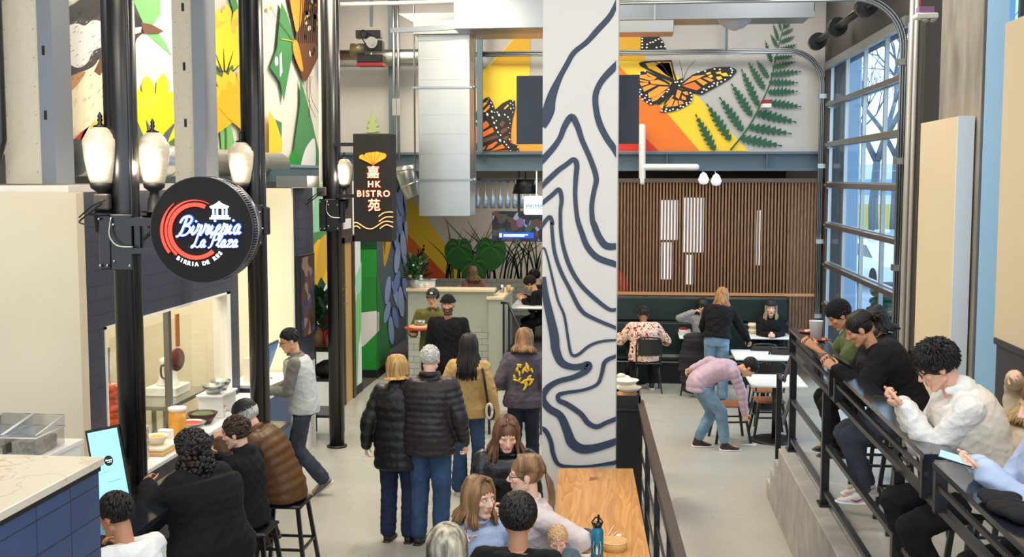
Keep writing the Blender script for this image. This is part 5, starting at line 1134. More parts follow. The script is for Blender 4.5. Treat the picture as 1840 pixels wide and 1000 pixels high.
MB().prism([np.array(a) - (0, 0, .05), np.array(b) - (0, 0, .05), b2 - (0, 0, .05), a2 - (0, 0, .05)], (0, 0, .05)).build('tabletop', M_oak, ht)
for f in (.08, .5, .92):
    p0 = TA + (TA2 - TA) * f; p1 = TB + (TB2 - TB) * f
    for q in (p0 * .85 + p1 * .15, p0 * .15 + p1 * .85): MB().box((q[0] - .03, q[1] - .03, 0), (q[0] + .03, q[1] + .03, TZ - .051)).build('leg', M_black, ht)
MB().poly([TA + (TB - TA) * .42 + (TA2 - TA) * .07 + (0, 0, .0006), TA + (TB - TA) * .5 + (TA2 - TA) * .065 + (0, 0, .0006), TA + (TB - TA) * .54 + (TA2 - TA) * .085 + (0, 0, .0006), TA + (TB - TA) * .40 + (TA2 - TA) * .1 + (0, 0, .0006)]).build('knot', mat('oak_knot', lin(150, 92, 44), .4, noise=.3, nscale=30), ht)

# ---- railing right of the communal table ----
h0, h1 = onZ(1150, 722, 1.07), onZ(1222, 1000, 1.07); ud = nrm(np.array(h1) - np.array(h0)); H0 = np.array(h0); H1 = H0 + ud * 6.5
rl = root('handrail', 'black steel guard railing right of the oak table', 'railing', (H0[0], H0[1], 0))
MB().bar(H0, H1, .065, .045).build('top_rail', mat('worn_rail', lin(62, 54, 50), .35), rl)
for dz in (.16, .42, .68, .94): MB().bar(H0 - (0, 0, dz), H1 - (0, 0, dz), .014, .035).build('mid_rail', M_black, rl)
for k in range(6):
    p = H0 + ud * (.1 + k * 1.25); MB().box((p[0] - .022, p[1] - .022, 0), (p[0] + .022, p[1] + .022, 1.05)).build('post', M_black, rl)
# dark cabinet right of the column with a tray station
o = root('bus_station', 'black bin cabinet right of the column with bowls on top', 'cabinet', (.0, 10.9, 0))
ax0 = onY(1100, 800, 10.9).x; ax1 = onY(1152, 800, 10.9).x
MB().box((ax0, 10.9, 0), (ax1 - .0, 11.5, 1.02), 0, .006).build('body', M_blackm, o); MB().box((ax0, 10.88, 1.02), (ax1, 11.52, 1.045), 0, .004).build('top', M_black, o)
o = root('bus_tub', 'black tub full of dirty dishes on the bin cabinet', 'tub', ((ax0 + ax1) / 2, 11.2, 1.046))
MB().box((ax0 + .02, 10.95, 1.046), (ax1 - .01, 11.45, 1.06)).box((ax0 + .02, 10.95, 1.06), (ax0 + .035, 11.45, 1.16)).box((ax1 - .025, 10.95, 1.06), (ax1 - .01, 11.45, 1.16)).box((ax0 + .02, 10.95, 1.06), (ax1 - .01, 10.965, 1.16)).box((ax0 + .02, 11.435, 1.06), (ax1 - .01, 11.45, 1.16)).build('tub', M_black, o)
M_paper = mat('cream_paper', lin(236, 226, 206), .6); M_kraft = mat('kraft_card', lin(206, 160, 112), .7)
for k, (dx, z, r_, mm, lab) in enumerate(((.09, 1.10, .12, M_kraft, 'brown paper plate lowest in the dish tub'), (.11, 1.165, .13, M_paper, 'white plate in the middle of the dish tub'), (.09, 1.235, .125, M_paper, 'cream bowl on top of the dish tub'))):
    tag(MB().lathe([(.0, 0), (r_ * .6, 0), (r_, .045), (r_ * .97, .048), (r_ * .58, .008), (0, .008)], (ax0 + dx + .04, 11.15, z), 24).build('bowl', mm), lab, 'bowl')
o = MB()
for k in range(22): o.ell((ax0 + .1 + random.uniform(-.09, .09), 12.2 + random.uniform(-.05, .05), 1.0 + random.uniform(0, .12) + .0), (random.uniform(.04, .07), .05, .05), 8, 6)
tag(o.box((ax0 - .02, 12.08, 0), (ax0 + .2, 12.32, .98)).build('bag_bin', mat('crumpled_white_bag', lin(214, 208, 196), .5, noise=.2, nscale=20)), 'crumpled white bag on a stand right of the column', 'bag')

# ---- raised bar with guard rails on the platform edge ----
GX = 1.545; ZC = 1.84
rb = root('guard_rail', 'black guard railing on the concrete edge of the platform', 'railing', (GX, 8, PLZ))
M_rail = mat('dark_rail_steel', lin(44, 44, 48), .35, spec=.6)
for z_, h_ in ((1.60, .035), (1.17, .035), (.80, .035)):
    MB().bar((GX, 10.92, z_), (GX + .03, 3.6, z_), .04, h_).build('rail', M_rail, rb)
for z0, z1, x0 in ((1.62, 1.2, 0), (1.2, .82, 0)):
    m = MB(); m.bar((GX + .0, 10.9, z0), (GX - .02, 11.32, z0 - .34), .012, .07); m.build('stair_rail', M_rail, rb)
for y in (10.84, 9.02, 6.62, 4.6):
    MB().box((GX - .03, y - .03, PLZ + .026), (GX + .03, y + .03, 1.585)).build('post', M_black, rb); MB().box((GX - .05, y - .09, PLZ + .026), (GX + .05, y + .06, PLZ + .045)).build('foot_plate', M_black, rb)
MB().box((GX - .06, 11.52, .34), (GX - .01, 11.57, 1.30)).build('post', M_black, rb)
MB().bar((GX - .035, 11.54, 1.28), (GX - .02, 11.3, 1.28), .04, .03).build('stair_rail', M_rail, rb)
bt = root('bar_counter', 'narrow glossy black drink ledge on top of the platform railing', 'counter', (GX + .1, 8, 1.62))
for y0, y1 in ((8.72, 10.98), (5.96, 8.60), (3.6, 5.80)):
    MB().box((GX - .03, y0, ZC - .03), (GX + .145, y1, ZC), 0, .003).build('ledge', M_gloss, bt)
    MB().bar((GX - .01, y1 - .02, 1.73), (GX - .01, y0 + .02, 1.73), .02, .025).build('under_rail', M_rail, bt)
    for y in (y0 + .05, y1 - .05): MB().box((GX - .03, y - .025, 1.60), (GX + .03, y + .025, ZC - .03)).build('support', M_black, bt)
for (y, lab, bk) in ((9.55, 'black bar stool under the woman in the green top', True), (8.55, 'black bar stool under the person in the black sweater', True), (6.45, 'black bar stool under the man in the cream hoodie', False), (5.2, 'black bar stool under the woman at the right edge', False)):
    stool((GX + (.55 if y > 7 else .46), y, PLZ), R(90), lab, .80, bk)
# low round table base disc is part of t3; wall side stools / chair of the platform
stool((2.42, 7.35, PLZ), R(-90), 'low stool under the person in the beige puffer by the wall', .46)
tag(MB().box((2.88, 6.9, PLZ), (2.98, 7.6, PLZ + 1.06), 0, .01).build('wall_ledge', M_black), 'black ledge panel along the dark wainscot', 'ledge')

# stools left
for (x, y, lab) in ((-2.84, 7.45, 'black bar stool under the woman with curly black hair'), (-2.84, 8.25, 'black bar stool under the boy in the black hoodie'), (-2.78, 8.98, 'black bar stool under the man in the brown puffer jacket'), (-2.66, 5.93, 'black bar stool under the person in the white shirt')): stool((x, y, 0), R(90), lab, .62)
# stools along the communal table
for (f, dx, lab) in ((.12, -.38, 'stool under the woman in the black leather jacket'), (.52, -.36, 'stool under the woman with ponytail and glasses'), (.66, -.62, 'stool under the woman in the blue shirt'), (.80, -.42, 'stool under the man in the black shirt')):
    p = TA + (TA2 - TA) * f; stool((p[0] + dx, p[1], 0), R(-90), 'black ' + lab, .74)

# picnic style table right of the tan jacket woman
o = root('bench_table', 'white long table with wooden benches behind the grey hoodie', 'table', (-1.3, 15.0, 0))
q = [onZ(890, 670, .76), onZ(985, 670, .76)]
MB().box((-1.62, 14.1, .72), (-.9, 15.9, .76), 0, .006).build('tabletop', M_tblw, o)
for y in (14.3, 15.6):
    MB().box((-1.5, y, 0), (-1.44, y + .06, .72)).build('leg', M_black, o); MB().box((-1.1, y, 0), (-1.04, y + .06, .72)).build('leg', M_black, o)
for k, (y, lab) in enumerate(((14.2, 'near wooden bench seat beside the red jacket'), (15.0, 'far wooden bench seat beside the red jacket'))):
    o = root('bench', lab, 'bench', (-1.95, y, 0)); MB().box((-2.15, y, .42), (-1.68, y + .4, .455), 0, .006).build('seat', M_seatw, o)
    for x in (-2.08, -1.76): MB().box((x, y + .05, 0), (x + .03, y + .08, .42)).build('leg', M_black, o)
# bar table behind the low wall
o = root('bar_table', 'high white table with rounded corner behind the low wall', 'table', (-1.7, 19.7, .42))
MB().box((-2.0, 19.2, 1.03), (-1.32, 20.6, 1.07), 0, .03).build('tabletop', M_tblw, o); MB().box((-1.7, 19.8, .42), (-1.62, 19.88, 1.03)).build('pedestal', M_black, o)
for k, y in enumerate((19.55, 20.2)): stool((-1.25, y, .0 if 0 else .001), R(90), ['near', 'far'][k] + ' high black stool at the white bar table', 1.1 if 0 else .78)
o = root('stair_rail', 'black stair railing at the end of the low wall', 'railing', (-1.9, 17.8, 0))
for (xa, za_, xb, zb_) in ((-1.93, 1.32, -1.62, .95),): MB().tube([(-1.98, 17.75, 1.3), (-1.86, 17.7, 1.3), (-1.62, 17.4, .86), (-1.62, 17.4, 0)], .02, 8).build('handrail', M_black, o)
for x, y, z in ((-1.94, 17.75, 1.28), (-1.85, 17.7, 1.28)): MB().box((x - .015, y - .015, 0), (x + .015, y + .015, z)).build('post', M_black, o)
# hanging glass rack
o = root('glass_rack', 'dark rack of hanging glasses and bottles above the bar', 'rack', (-2.2, 20.6, 2.7))
MB().box((-2.95, 20.3, 3.2), (-1.25, 20.9, 3.24)).box((-2.95, 20.3, 3.24), (-2.9, 20.9, 3.5)).box((-1.3, 20.3, 3.24), (-1.25, 20.9, 3.5)).build('frame', M_black, o)
for k in range(12):
    x = -2.85 + k * .135
    MB().lathe([(.045, 0), (.045, .01), (.01, .03), (.01, .12), (.045, .2), (.05, .30), (.04, .36)][::-1] if 0 else [(.04, -.5), (.055, -.42), (.05, -.32), (.01, -.24), (.01, -.05), (.045, -.01), (.045, 0)], (x, 20.55, 3.2), 12).build('hanging_glass', mat('bar_glass', lin(170, 196, 224), .08, metal=.3), o)
tag(MB().lathe([(.22, 0), (.17, .22), (.16, .24)], (-1.75, 19.4, 2.98), 18).tube([(-1.75, 19.4, 3.2), (-1.75, 19.4, 3.5)], .01, 6).build('pendant_lamp', M_black), 'black cone pendant shade right of the hanging glasses', 'pendant lamp')
# shelf unit + plant left of pole 3
o = root('plant_stand', 'black metal shelf rack behind the farthest pole', 'shelf', (-3.75, 13.9, 0))
for x in (-3.98, -3.62):
    for y in (13.65, 14.2): MB().box((x - .012, y - .012, 0), (x + .012, y + .012, 1.55)).build('post', M_black, o)
for z in (.3, .75, 1.12): MB().box((-3.99, 13.64, z), (-3.61, 14.22, z + .03)).build('shelf', M_black, o)
for k in range(3): tag(MB().ell((-3.78, 13.8 + .13 * k, .87), (.13, .1, .09), 10, 7).build('dark_bag', M_blackm), ['front', 'middle', 'rear'][k] + ' black bundle on the shelf rack', 'bag')
# ================================================================== PEOPLE: builder
def np3(*a): return np.array(a if len(a) == 3 else a[0], float)
def rotz(a): c, s = math.cos(a), math.sin(a); return np.array(((c, -s, 0), (s, c, 0), (0, 0, 1.)))
def rotx(a): c, s = math.cos(a), math.sin(a); return np.array(((1., 0, 0), (0, c, -s), (0, s, c)))
def roty(a): c, s = math.cos(a), math.sin(a); return np.array(((c, 0, s), (0, 1., 0), (-s, 0, c)))
def skin_mat(name='skin'):
    if name in MC: return MC[name]
    m = mat(name, (.8, .6, .5), .5, spec=.35); nt = m.node_tree; b = nt.nodes['Principled BSDF']; a = nt.nodes.new('ShaderNodeAttribute'); a.attribute_name = 'Col'
    nt.links.new(a.outputs['Color'], b.inputs['Base Color']); b.inputs['Subsurface Weight'].default_value = .12; b.inputs['Subsurface Radius'].default_value = (.02, .008, .005); return m
def fabric(name, rgb, r=.85, n=.1, ns=8, bump=.35, bs=14, sheen=0., rgb2=None, **k):
    return mat(name, lin(*rgb), r, noise=n, nscale=ns, bump=min(1, bump * 1.6), bscale=bs * .6, bdist=.03, col2=lin(*rgb2) if rgb2 else None, spec=.25, **k)
def remesh(mb, voxel, smooth=2, name='m'):
    me = mb.mesh(name, []); o = bpy.data.objects.new(name, me); COL.objects.link(o)
    r_ = o.modifiers.new('r', 'REMESH'); r_.mode = 'VOXEL'; r_.voxel_size = voxel; r_.use_smooth_shade = True
    if smooth: s_ = o.modifiers.new('s', 'SMOOTH'); s_.factor = .5; s_.iterations = smooth
    bpy.context.view_layer.update()
    out = bpy.data.meshes.new_from_object(o.evaluated_get(bpy.context.evaluated_depsgraph_get()))
    bpy.data.objects.remove(o); bpy.data.meshes.remove(me); out.name = name
    out.polygons.foreach_set('use_smooth', [True] * len(out.polygons)); return out
def folds(me, amp, seed=1, fz=1.):
    rn = random.Random(seed); n = len(me.vertices); co = np.empty(n * 3); me.vertices.foreach_get('co', co); co = co.reshape(-1, 3); no = np.empty(n * 3); me.vertex_normals.foreach_get('vector', no); no = no.reshape(-1, 3); d = np.zeros(n)
    for i in range(6):
        k = np.array((rn.uniform(-1, 1), rn.uniform(-1, 1), rn.uniform(.3, 1.3) * fz)); k = k / np.linalg.norm(k) * rn.uniform(24, 60); k2 = np.array([rn.uniform(-9, 9) for _ in range(3)])
        w = np.sin(co @ k + 1.6 * np.sin(co @ k2) + rn.uniform(0, 6)); d += (1 - np.abs(w)) ** 2 * (.5 + .5 * np.sin(co @ k2 * .7 + i))
    d -= d.mean(); co += no * (d * amp)[:, None]; me.vertices.foreach_set('co', co.ravel()); me.update(); return me
def mobj(name, me, m, parent):
    me.materials.clear(); me.materials.append(m); o = bpy.data.objects.new(name, me); COL.objects.link(o); o.parent = parent; return o
def ik(a, b, l1, l2, hint):
    d = b - a; L = np.linalg.norm(d); L2 = min(max(L, abs(l1 - l2) + .02), (l1 + l2) * .995); u = d / L; ca = (l1 * l1 + L2 * L2 - l2 * l2) / (2 * l1 * L2); ca = max(-1, min(1, ca))
    h = hint - u * np.dot(hint, u); h = nrm(h); return a + u * l1 * ca + h * l1 * math.sqrt(1 - ca * ca), a + u * L2
def hand(mb, W, d, n, side, s=1., curl=35, spread=1.):
    """palm with four unequal bent fingers and a thumb leaving its side; W wrist, d finger direction, n palm normal"""
    d = nrm(d); n = nrm(n - d * np.dot(n, d)); l = np.cross(d, n) * (1 if side > 0 else -1)      # l = thumb side
    k = W + d * .085 * s
    mb.loft([(W - d * .01, l * .026 * s, n * .018 * s), (W + d * .03 * s, l * .036 * s, n * .016 * s), (k, l * .041 * s, n * .0135 * s), (k + d * .008 * s, l * .036 * s, n * .009 * s)], 14)
    for i, (off, L) in enumerate(((.031, .070), (.0105, .080), (-.0105, .074), (-.031, .058))):
        p = W + d * (.080 - (.004 if i in (0, 3) else 0)) * s + l * off * s; a = 0; r_ = .0088 * s if i < 3 else .0078 * s
        for j, f in enumerate((.45, .3, .25)):
            a += R(curl * (1, 1.15, .8)[j] + i * 2); dd = nrm(d * math.cos(a) + n * math.sin(a) + l * off * 2.5 * spread); q = p + dd * L * f * s; mb.cap(p, q, r_ * (1 - j * .08), r_ * (.93 - j * .08), 8); p = q
    p = W + d * .018 * s + l * .026 * s; dd = nrm(d * .55 + l * .75 + n * .35)
    q = p + dd * .042 * s; mb.cap(p, q, .014 * s, .0115 * s, 8); dd = nrm(d * .85 + l * .3 + n * (.35 + curl * .006)); q2 = q + dd * .032 * s; mb.cap(q, q2, .011 * s, .0095 * s, 8); mb.cap(q2, q2 + nrm(dd + d * .4) * .022 * s, .0095 * s, .008 * s, 8)
SK = {'light': (226, 176, 150), 'fair': (236, 190, 166), 'tan': (196, 142, 110), 'asian': (222, 172, 136), 'brown': (140, 92, 66)}
def person(label, loc, yaw, H=1.7, hip=None, lean=4, side=0, twist=0, hp=5, hy=0, hr=0, lh=None, rh=None, lf=None, rf=None, lel=(.4, -.7, -.6), rel=(-.4, -.7, -.6), g=1., skin='light',
           top=None, pants=None, shoes=None, hair=None, eyes=False, beard=None, brow=(60, 44, 34), lips=(176, 96, 86), curl=35, hnl=None, hnr=None, hdl=None, hdr=None, hs=None, vb=.0075, vc=.012, group=None, footl=0, footr=0, crouch=None, female=False, knees=(0, 1, .1), skirt=None, bare=False, toel=0, toer=0):
    s = H / 1.75; hs = hs or (.5 + .5 * s); hip = np3(hip or (0, 0, .925 * s))
    def sp(t, n=10):
        p = hip.copy(); q = None; L = .53 * s * t
        for i in range(n):
            f = (i + .5) / n * t; a = R(lean * (.55 + .9 * f)); b = R(side * (.5 + f)); u = nrm(np3(math.sin(b), math.sin(a) * math.cos(b), math.cos(a) * math.cos(b))); p = p + u * L / n; q = u
        return p, (q if q is not None else np3(0, 0, 1))
    N, un = sp(1.0); Cst, uc = sp(.86)
    T = rotz(R(twist)); X = T @ np3(1, 0, 0); X = nrm(X - uc * np.dot(X, uc)); Fw = np.cross(uc, X)
    shw = (.162 if female else .182) * s * (.9 + .1 * g)
    SL, SR = Cst - X * shw + uc * .012 * s, Cst + X * shw + uc * .012 * s
    HM = rotz(R(hy)) @ rotx(R(-hp)) @ roty(R(hr)); nd = nrm(un * .6 + HM @ np3(0, 0, .5) + np3(0, 0, .25)); HC = N + nd * .075 * s + HM @ np3(0, .022, .085) * hs
    hj = .088 * s; HL, HR = hip + np3(-hj, 0, -.01), hip + np3(hj, 0, -.01)
    lf = np3(lf) if lf is not None else np3(-.10 * s, 0, .075 * s); rf = np3(rf) if rf is not None else np3(.10 * s, 0, .075 * s)
    kh = np3(knees)
    KL, AL = ik(HL, lf, .43 * s, .415 * s, kh + np3(-.12, 0, 0)); KR, AR = ik(HR, rf, .43 * s, .415 * s, kh + np3(.12, 0, 0))
    lh = np3(lh) if lh is not None else np3(-.27 * s, .04, .84 * s); rh = np3(rh) if rh is not None else np3(.27 * s, .04, .84 * s)
    EL, WL = ik(SL, lh, .29 * s, .255 * s, np3(lel) * np3(-1, 1, 1) if lel[0] > 0 else np3(lel)); ER, WR = ik(SR, rh, .29 * s, .255 * s, np3(rel) * np3(-1, 1, 1) if rel[0] < 0 else np3(rel))
    # ---------------- body (one surface)
    b = MB(); gg = g * .93
    def ring(t, wx, wy, off=0, fw=0, ov=1.):
        p, u = sp(t) if t > 0 else (hip + np3(0, 0, 1) * t * .53 * s, np3(0, 0, 1)); x = nrm(X * max(t, 0) + np3(1, 0, 0) * (1 - max(t, 0))); x = nrm(x - u * np.dot(x, u)); f = np.cross(u, x)
        return (p + f * fw * s, x * (wx * s * ov + off), f * (wy * s * ov + off))
    fem = female
    def torso(ov, off, t0, t1=1.02, hem=None, belly=0, chest=.0):
        rs = []; tab = [(-.30, .150, .105), (-.12, .165 + .01 * fem, .115), (.05, .165 + .012 * fem, .115), (.25, .150 - .014 * fem, .105), (.42, .145 - .014 * fem, .102), (.60, .158 - .008 * fem, .115), (.75, .165, .112), (.88, .150, .098), (.97, .10, .075), (1.03, .06, .06)]
        for t, wx, wy in tab:
            if t < t0 or t > t1: continue
            bl = belly * math.exp(-((t - .2) / .25) ** 2); rs.append(ring(t, wx, wy + bl * .6, off, bl * .5 + (.012 if fem and abs(t - .65) < .1 else 0), ov))
        return rs
    b.loft(torso(gg * .95, -.006, -.13), 22)
    b.cap(SL, SR, .048 * s * gg, .048 * s * gg); b.cap(N - nd * .04 * s, HC + HM @ np3(0, -.03, -.06) * hs, .055 * hs * (.9 if fem else 1), .050 * hs * (.88 if fem else 1), 16)
    for S_, E_, W_, sd, hd, hn in ((SL, EL, WL, -1, hdl, hnl), (SR, ER, WR, 1, hdr, hnr)):
        b.cap(S_, E_, .046 * s * gg, .036 * s * gg); b.cap(E_, W_, .038 * s * gg, .024 * s)
        d = nrm(hd) if hd is not None else nrm(W_ - E_); hn_ = np3(hn) if hn is not None else np3(-sd, .2, -.3)
        hand(b, W_ + nrm(W_ - E_) * .005, d, hn_, sd, s * (.94 if fem else 1.02), curl)
    for H_, K_, A_, ft, td in ((HL, KL, AL, footl, toel), (HR, KR, AR, footr, toer)):
        b.cap(H_, K_, .076 * s * gg, .050 * s * gg, 14); b.cap(K_, A_, .048 * s * gg, .034 * s, 14); fd = rotz(R(ft)) @ np3(0, math.cos(R(td)), -math.sin(R(td))); b.cap(A_ - np3(0, 0, .03) * s, A_ + fd * .13 * s - np3(0, 0, .045) * s, .034 * s, .025 * s)
    h = lambda x, y, z: HC + HM @ np3(x, y, z) * hs
    hm = HM
    E3 = lambda c, r_: b.ell(h(*c), [q * hs for q in r_], 20, 14, 0, hm)
    E3((0, -.012, .028), (.0765, .096, .089)); E3((0, .022, -.030), (.060, .066, .078)); E3((0, .030, -.062), (.050, .050, .050))
    b.cap(h(-.050, .0, -.060), h(-.014, .062, -.100), .020 * hs, .017 * hs); b.cap(h(.050, .0, -.060), h(.014, .062, -.100), .020 * hs, .017 * hs); b.cap(h(-.014, .064, -.098), h(.014, .064, -.098), .018 * hs, .018 * hs)
    b.cap(h(-.038, .070, .020), h(.038, .070, .020), .013 * hs, .013 * hs); b.cap(h(0, .082, .012), h(0, .103, -.026), .0085 * hs, .0125 * hs); b.cap(h(-.012, .092, -.032), h(.012, .092, -.032), .0085 * hs, .0085 * hs)
    for q in (-1, 1):
        E3((q * .040, .056, -.020), (.024, .024, .020)); b.ell(h(q * .077, -.008, -.008), (.009 * hs, .019 * hs, .031 * hs), 12, 8, 0, hm)
    b.cap(h(-.020, .082, -.057), h(.020, .082, -.057), .0072 * hs, .0072 * hs); b.cap(h(-.016, .081, -.068), h(.016, .081, -.068), .0078 * hs, .0078 * hs)
    me = remesh(b, vb, 1, 'person')
    n = len(me.vertices); co = np.empty(n * 3); me.vertices.foreach_get('co', co); co = co.reshape(-1, 3); L = (co - HC) @ hm / hs
    base = np.array(lin(*SK[skin])); colr = np.tile(base, (n, 1)); near = np.linalg.norm(L, axis=1) < .16
    def blend(mask, c, a): 
        w = (mask * a)[:, None]; colr[:] = colr * (1 - w) + np.array(c) * w
    bl = lambda c, r_: near * np.exp(-(((L - np.array(c)) / np.array(r_)) ** 2).sum(1) * 1.2)
    if eyes or beard is not None or vb < .0075:
        blend(bl((.042, .062, -.022), (.02, .03, .018)) + bl((-.042, .062, -.022), (.02, .03, .018)), np.array(lin(222, 130, 112)) * (base[1] / .42), .35)
        blend(np.minimum(1, 1.6 * bl((0, .090, -.0625), (.021, .03, .0105))), lin(*lips), .85)
        for q in (-1, 1): 
            blend(np.minimum(1, 1.7 * bl((q * .032, .082, .0225 + .000), (.018, .03, .0048))), lin(*brow), .85)
            blend(np.minimum(1, 1.7 * bl((q * .031, .078, .0035), (.0145, .03, .0045 if eyes != 'down' else .003))), lin(54, 38, 32), .8 if eyes else .0)
            blend(bl((q * .012, .098, -.038), (.006, .02, .004)), lin(90, 40, 30), .5)
    if beard is not None:
        m_ = near * (L[:, 2] < -.018 - .5 * np.maximum(0, .05 - np.abs(L[:, 0])) * (L[:, 2] > -.05)) * (L[:, 1] > -.035) * (L[:, 2] > -.125); m_ = m_ * ~((np.abs(L[:, 0]) < .024) & (L[:, 2] > -.036)) * ~((np.abs(L[:, 0]) < .02) & (np.abs(L[:, 2] + .0625) < .009))
        blend(m_.astype(float), lin(*beard), .88)
    at = me.color_attributes.new('Col', 'FLOAT_COLOR', 'POINT'); at.data.foreach_set('color', np.hstack((colr, np.ones((n, 1)))).ravel().astype(np.float32))
    me.materials.append(skin_mat()); o = bpy.data.objects.new('person', me); COL.objects.link(o); o.location = loc; o.rotation_euler = (0, 0, R(yaw)); tag(o, label, 'person', group)
    if eyes and eyes != 'down':
        for q in (-1, 1):
            e = MB(); e.ell(h(q * .031, .0705, .003), [.0118 * hs] * 3, 14, 10, 0, hm); gz = eyes if isinstance(eyes, tuple) else (0, 0); c = h(q * .031 + gz[0] * .006, .0785, .003 + gz[1] * .004); e.ell(c, (.0052 * hs, .0046 * hs, .0052 * hs), 10, 6, 1, hm)
            e.build('eye', [mat('eye_white', lin(226, 220, 214), .25), mat('iris_dark', lin(44, 30, 24), .2)], o, True)
    # ---------------- clothes
    def sleeve(m, S_, E_, W_, off, puff, full):
        def beads(a, c, r1, r2):
            Lg = np.linalg.norm(c - a); k = max(1, int(Lg / puff)) if puff else 1
            if not puff: m.cap(a, c, r1, r2, 14); return
            pts, rr = [], []
            for i in range(k * 6 + 1): f = i / (k * 6); pts.append(a + (c - a) * f); rr.append((r1 + (r2 - r1) * f) * (.86 + .16 * abs(math.sin(math.pi * f * k))))
            m.tube(pts, rr, 16); m.ell(a, r1 * .97, 12, 8); m.ell(c, r2 * .97, 12, 8)
        beads(S_, E_, .052 * s * gg + off, .043 * s * gg + off)
        if full: beads(E_, E_ + (W_ - E_) * (.97 if full == 1 else full), .045 * s * gg + off, .029 * s + off * .8)
    if top:
        m = MB(); off = top.get('off', .014); puff = top.get('puff', 0); t0 = top.get('hem', -.12); gt = gg * top.get('g', 1)
        rs = torso(gt, off + .004, -1, 1.02, belly=top.get('belly', 0))
        if not puff:
            rr_ = [r_ for r_, t in zip(rs, (-.30, -.12, .05, .25, .42, .60, .75, .88, .97)) if t >= t0 - .001] if 1 else rs
            if t0 < -.3: rr_ = [ring(t0, .165 * gt, .125 * gt, off + .01)] + rr_
            m.loft(rr_[:9], 26)
        else:
            tt = np.linspace(t0, .97, int((.97 - t0) * .53 * s / puff * 6) + 2); tb = [(-.8, .172, .13), (-.30, .165, .12), (-.12, .165, .115), (.05, .165, .115), (.25, .152, .108), (.42, .150, .105), (.60, .16, .115), (.75, .165, .112), (.88, .150, .098), (.97, .10, .075)]
            R_ = []
            for t in tt:
                wx = np.interp(t, [q[0] for q in tb], [q[1] for q in tb]); wy = np.interp(t, [q[0] for q in tb], [q[2] for q in tb]) + top.get('belly', 0) * math.exp(-((t - .2) / .25) ** 2) * .6
                k = .93 + .07 * abs(math.sin(math.pi * (t - t0) * .53 * s / puff)); R_.append(ring(t, wx * gt * k, wy * gt * k, off))
            m.loft(R_, 28)
        m.cap(SL, SR, .052 * s * gg + off * .8, .052 * s * gg + off * .8, 16)
        sl = top.get('sleeve', 1)
        sleeve(m, SL, EL if sl else SL + (EL - SL) * .6, WL, off, puff, sl); sleeve(m, SR, ER if sl else SR + (ER - SR) * .6, WR, off, puff, sl)
        cl = top.get('collar')
        if cl == 'hood':
            c = N + un * .02 * s - Fw * .055 * s; m.ell(c - un * .015, (.095 * s, .06 * s, .065 * s), 18, 10, 0, np.array((X, Fw, un)).T)
            m.tube([N + un * .035 * s + X * (.078 * s * math.cos(a)) + Fw * (.075 * s * math.sin(a)) for a in np.linspace(R(-215), R(35), 14)], .019 * s, 10)
        if cl in ('stand', 'shirt'): m.tube([N + un * (.02 if cl == 'shirt' else .035) * s + X * (.07 * s * math.cos(a)) + Fw * (.068 * s * math.sin(a) + .005) for a in np.linspace(0, 2 * math.pi, 18)], (.014 if cl == 'shirt' else .026) * s, 8)
        mt = folds(remesh(m, vc, 2 if not puff else 1, 'top'), .0045 if not puff else .0018, len(label)); to = mobj(top.get('name', 'jacket'), mt, top['mat'], o)
        if top.get('label'): to['label'] = top['label']
        if top.get('vest'):
            m = MB(); m.loft([ring(t, wx * gt, wy * gt, off + .026) for t, wx, wy in ((-.12, .165, .118), (.05, .166, .118), (.25, .158, .112), (.42, .156, .110), (.60, .160, .118), (.75, .156, .114), (.88, .135, .098), (.96, .09, .075))], 26)
            mobj('vest', folds(remesh(m, vc, 2, 'vest'), .004, 3), top['vest'], o)
    if pants:
        m = MB(); off = pants.get('off', .010); fl = pants.get('flare', 0)
        pl = [ring(t, wx, wy, off, 0, gg) for t, wx, wy in ((-.16, .155, .112), (-.08, .172, .122), (.02, .170, .120), (.14, .158, .110))]; m.loft(pl, 22)
        for H_, K_, A_ in ((HL, KL, AL), (HR, KR, AR)):
            m.cap(H_, K_, .083 * s * gg + off, .056 * s * gg + off * 1.2, 16); m.cap(K_, K_ + (A_ - K_) * pants.get('len', .93), .055 * s * gg + off * 1.2, (.045 + fl) * s + off, 16)
        mobj(pants.get('name', 'trousers'), folds(remesh(m, vc, 2, 'trousers'), .0042, len(label) + 1, 1.6), pants['mat'], o)
    if shoes:
        for A_, K_, ft, td in ((AL, KL, footl, toel), (AR, KR, footr, toer)):
            fd = rotz(R(ft)) @ np3(0, math.cos(R(td)), -math.sin(R(td))); u_ = nrm(np.cross(np.cross(fd, np3(0, 0, 1)), fd)); lx = np.cross(fd, u_); A0 = A_ - u_ * .045 * s
            S2 = lambda f, z: A0 + fd * f * s + u_ * z * s
            m = MB(); m.loft([(S2(-.055, .0), lx * .026 * s, u_ * .022 * s), (S2(-.03, .012), lx * .036 * s, u_ * .042 * s), (S2(.03, .012), lx * .038 * s, u_ * .045 * s), (S2(.09, -.002), lx * .045 * s, u_ * .03 * s), (S2(.15, -.012), lx * .042 * s, u_ * .019 * s), (S2(.185, -.018), lx * .022 * s, u_ * .01 * s)], 16); m.cap(S2(-.01, .02), A_ + u_ * .02 * s, .040 * s, .040 * s)
            sh = m.build('shoe', shoes['mat'], o, True)
            m = MB(); m.loft([(S2(-.068, -.026), lx * .028 * s, u_ * .014 * s), (S2(-.04, -.03), lx * .041 * s, u_ * .014 * s), (S2(.08, -.032), lx * .050 * s, u_ * .012 * s), (S2(.16, -.03), lx * .044 * s, u_ * .011 * s), (S2(.20, -.024), lx * .020 * s, u_ * .008 * s)], 16); m.build('sole', shoes.get('sole', shoes['mat']), sh, True)
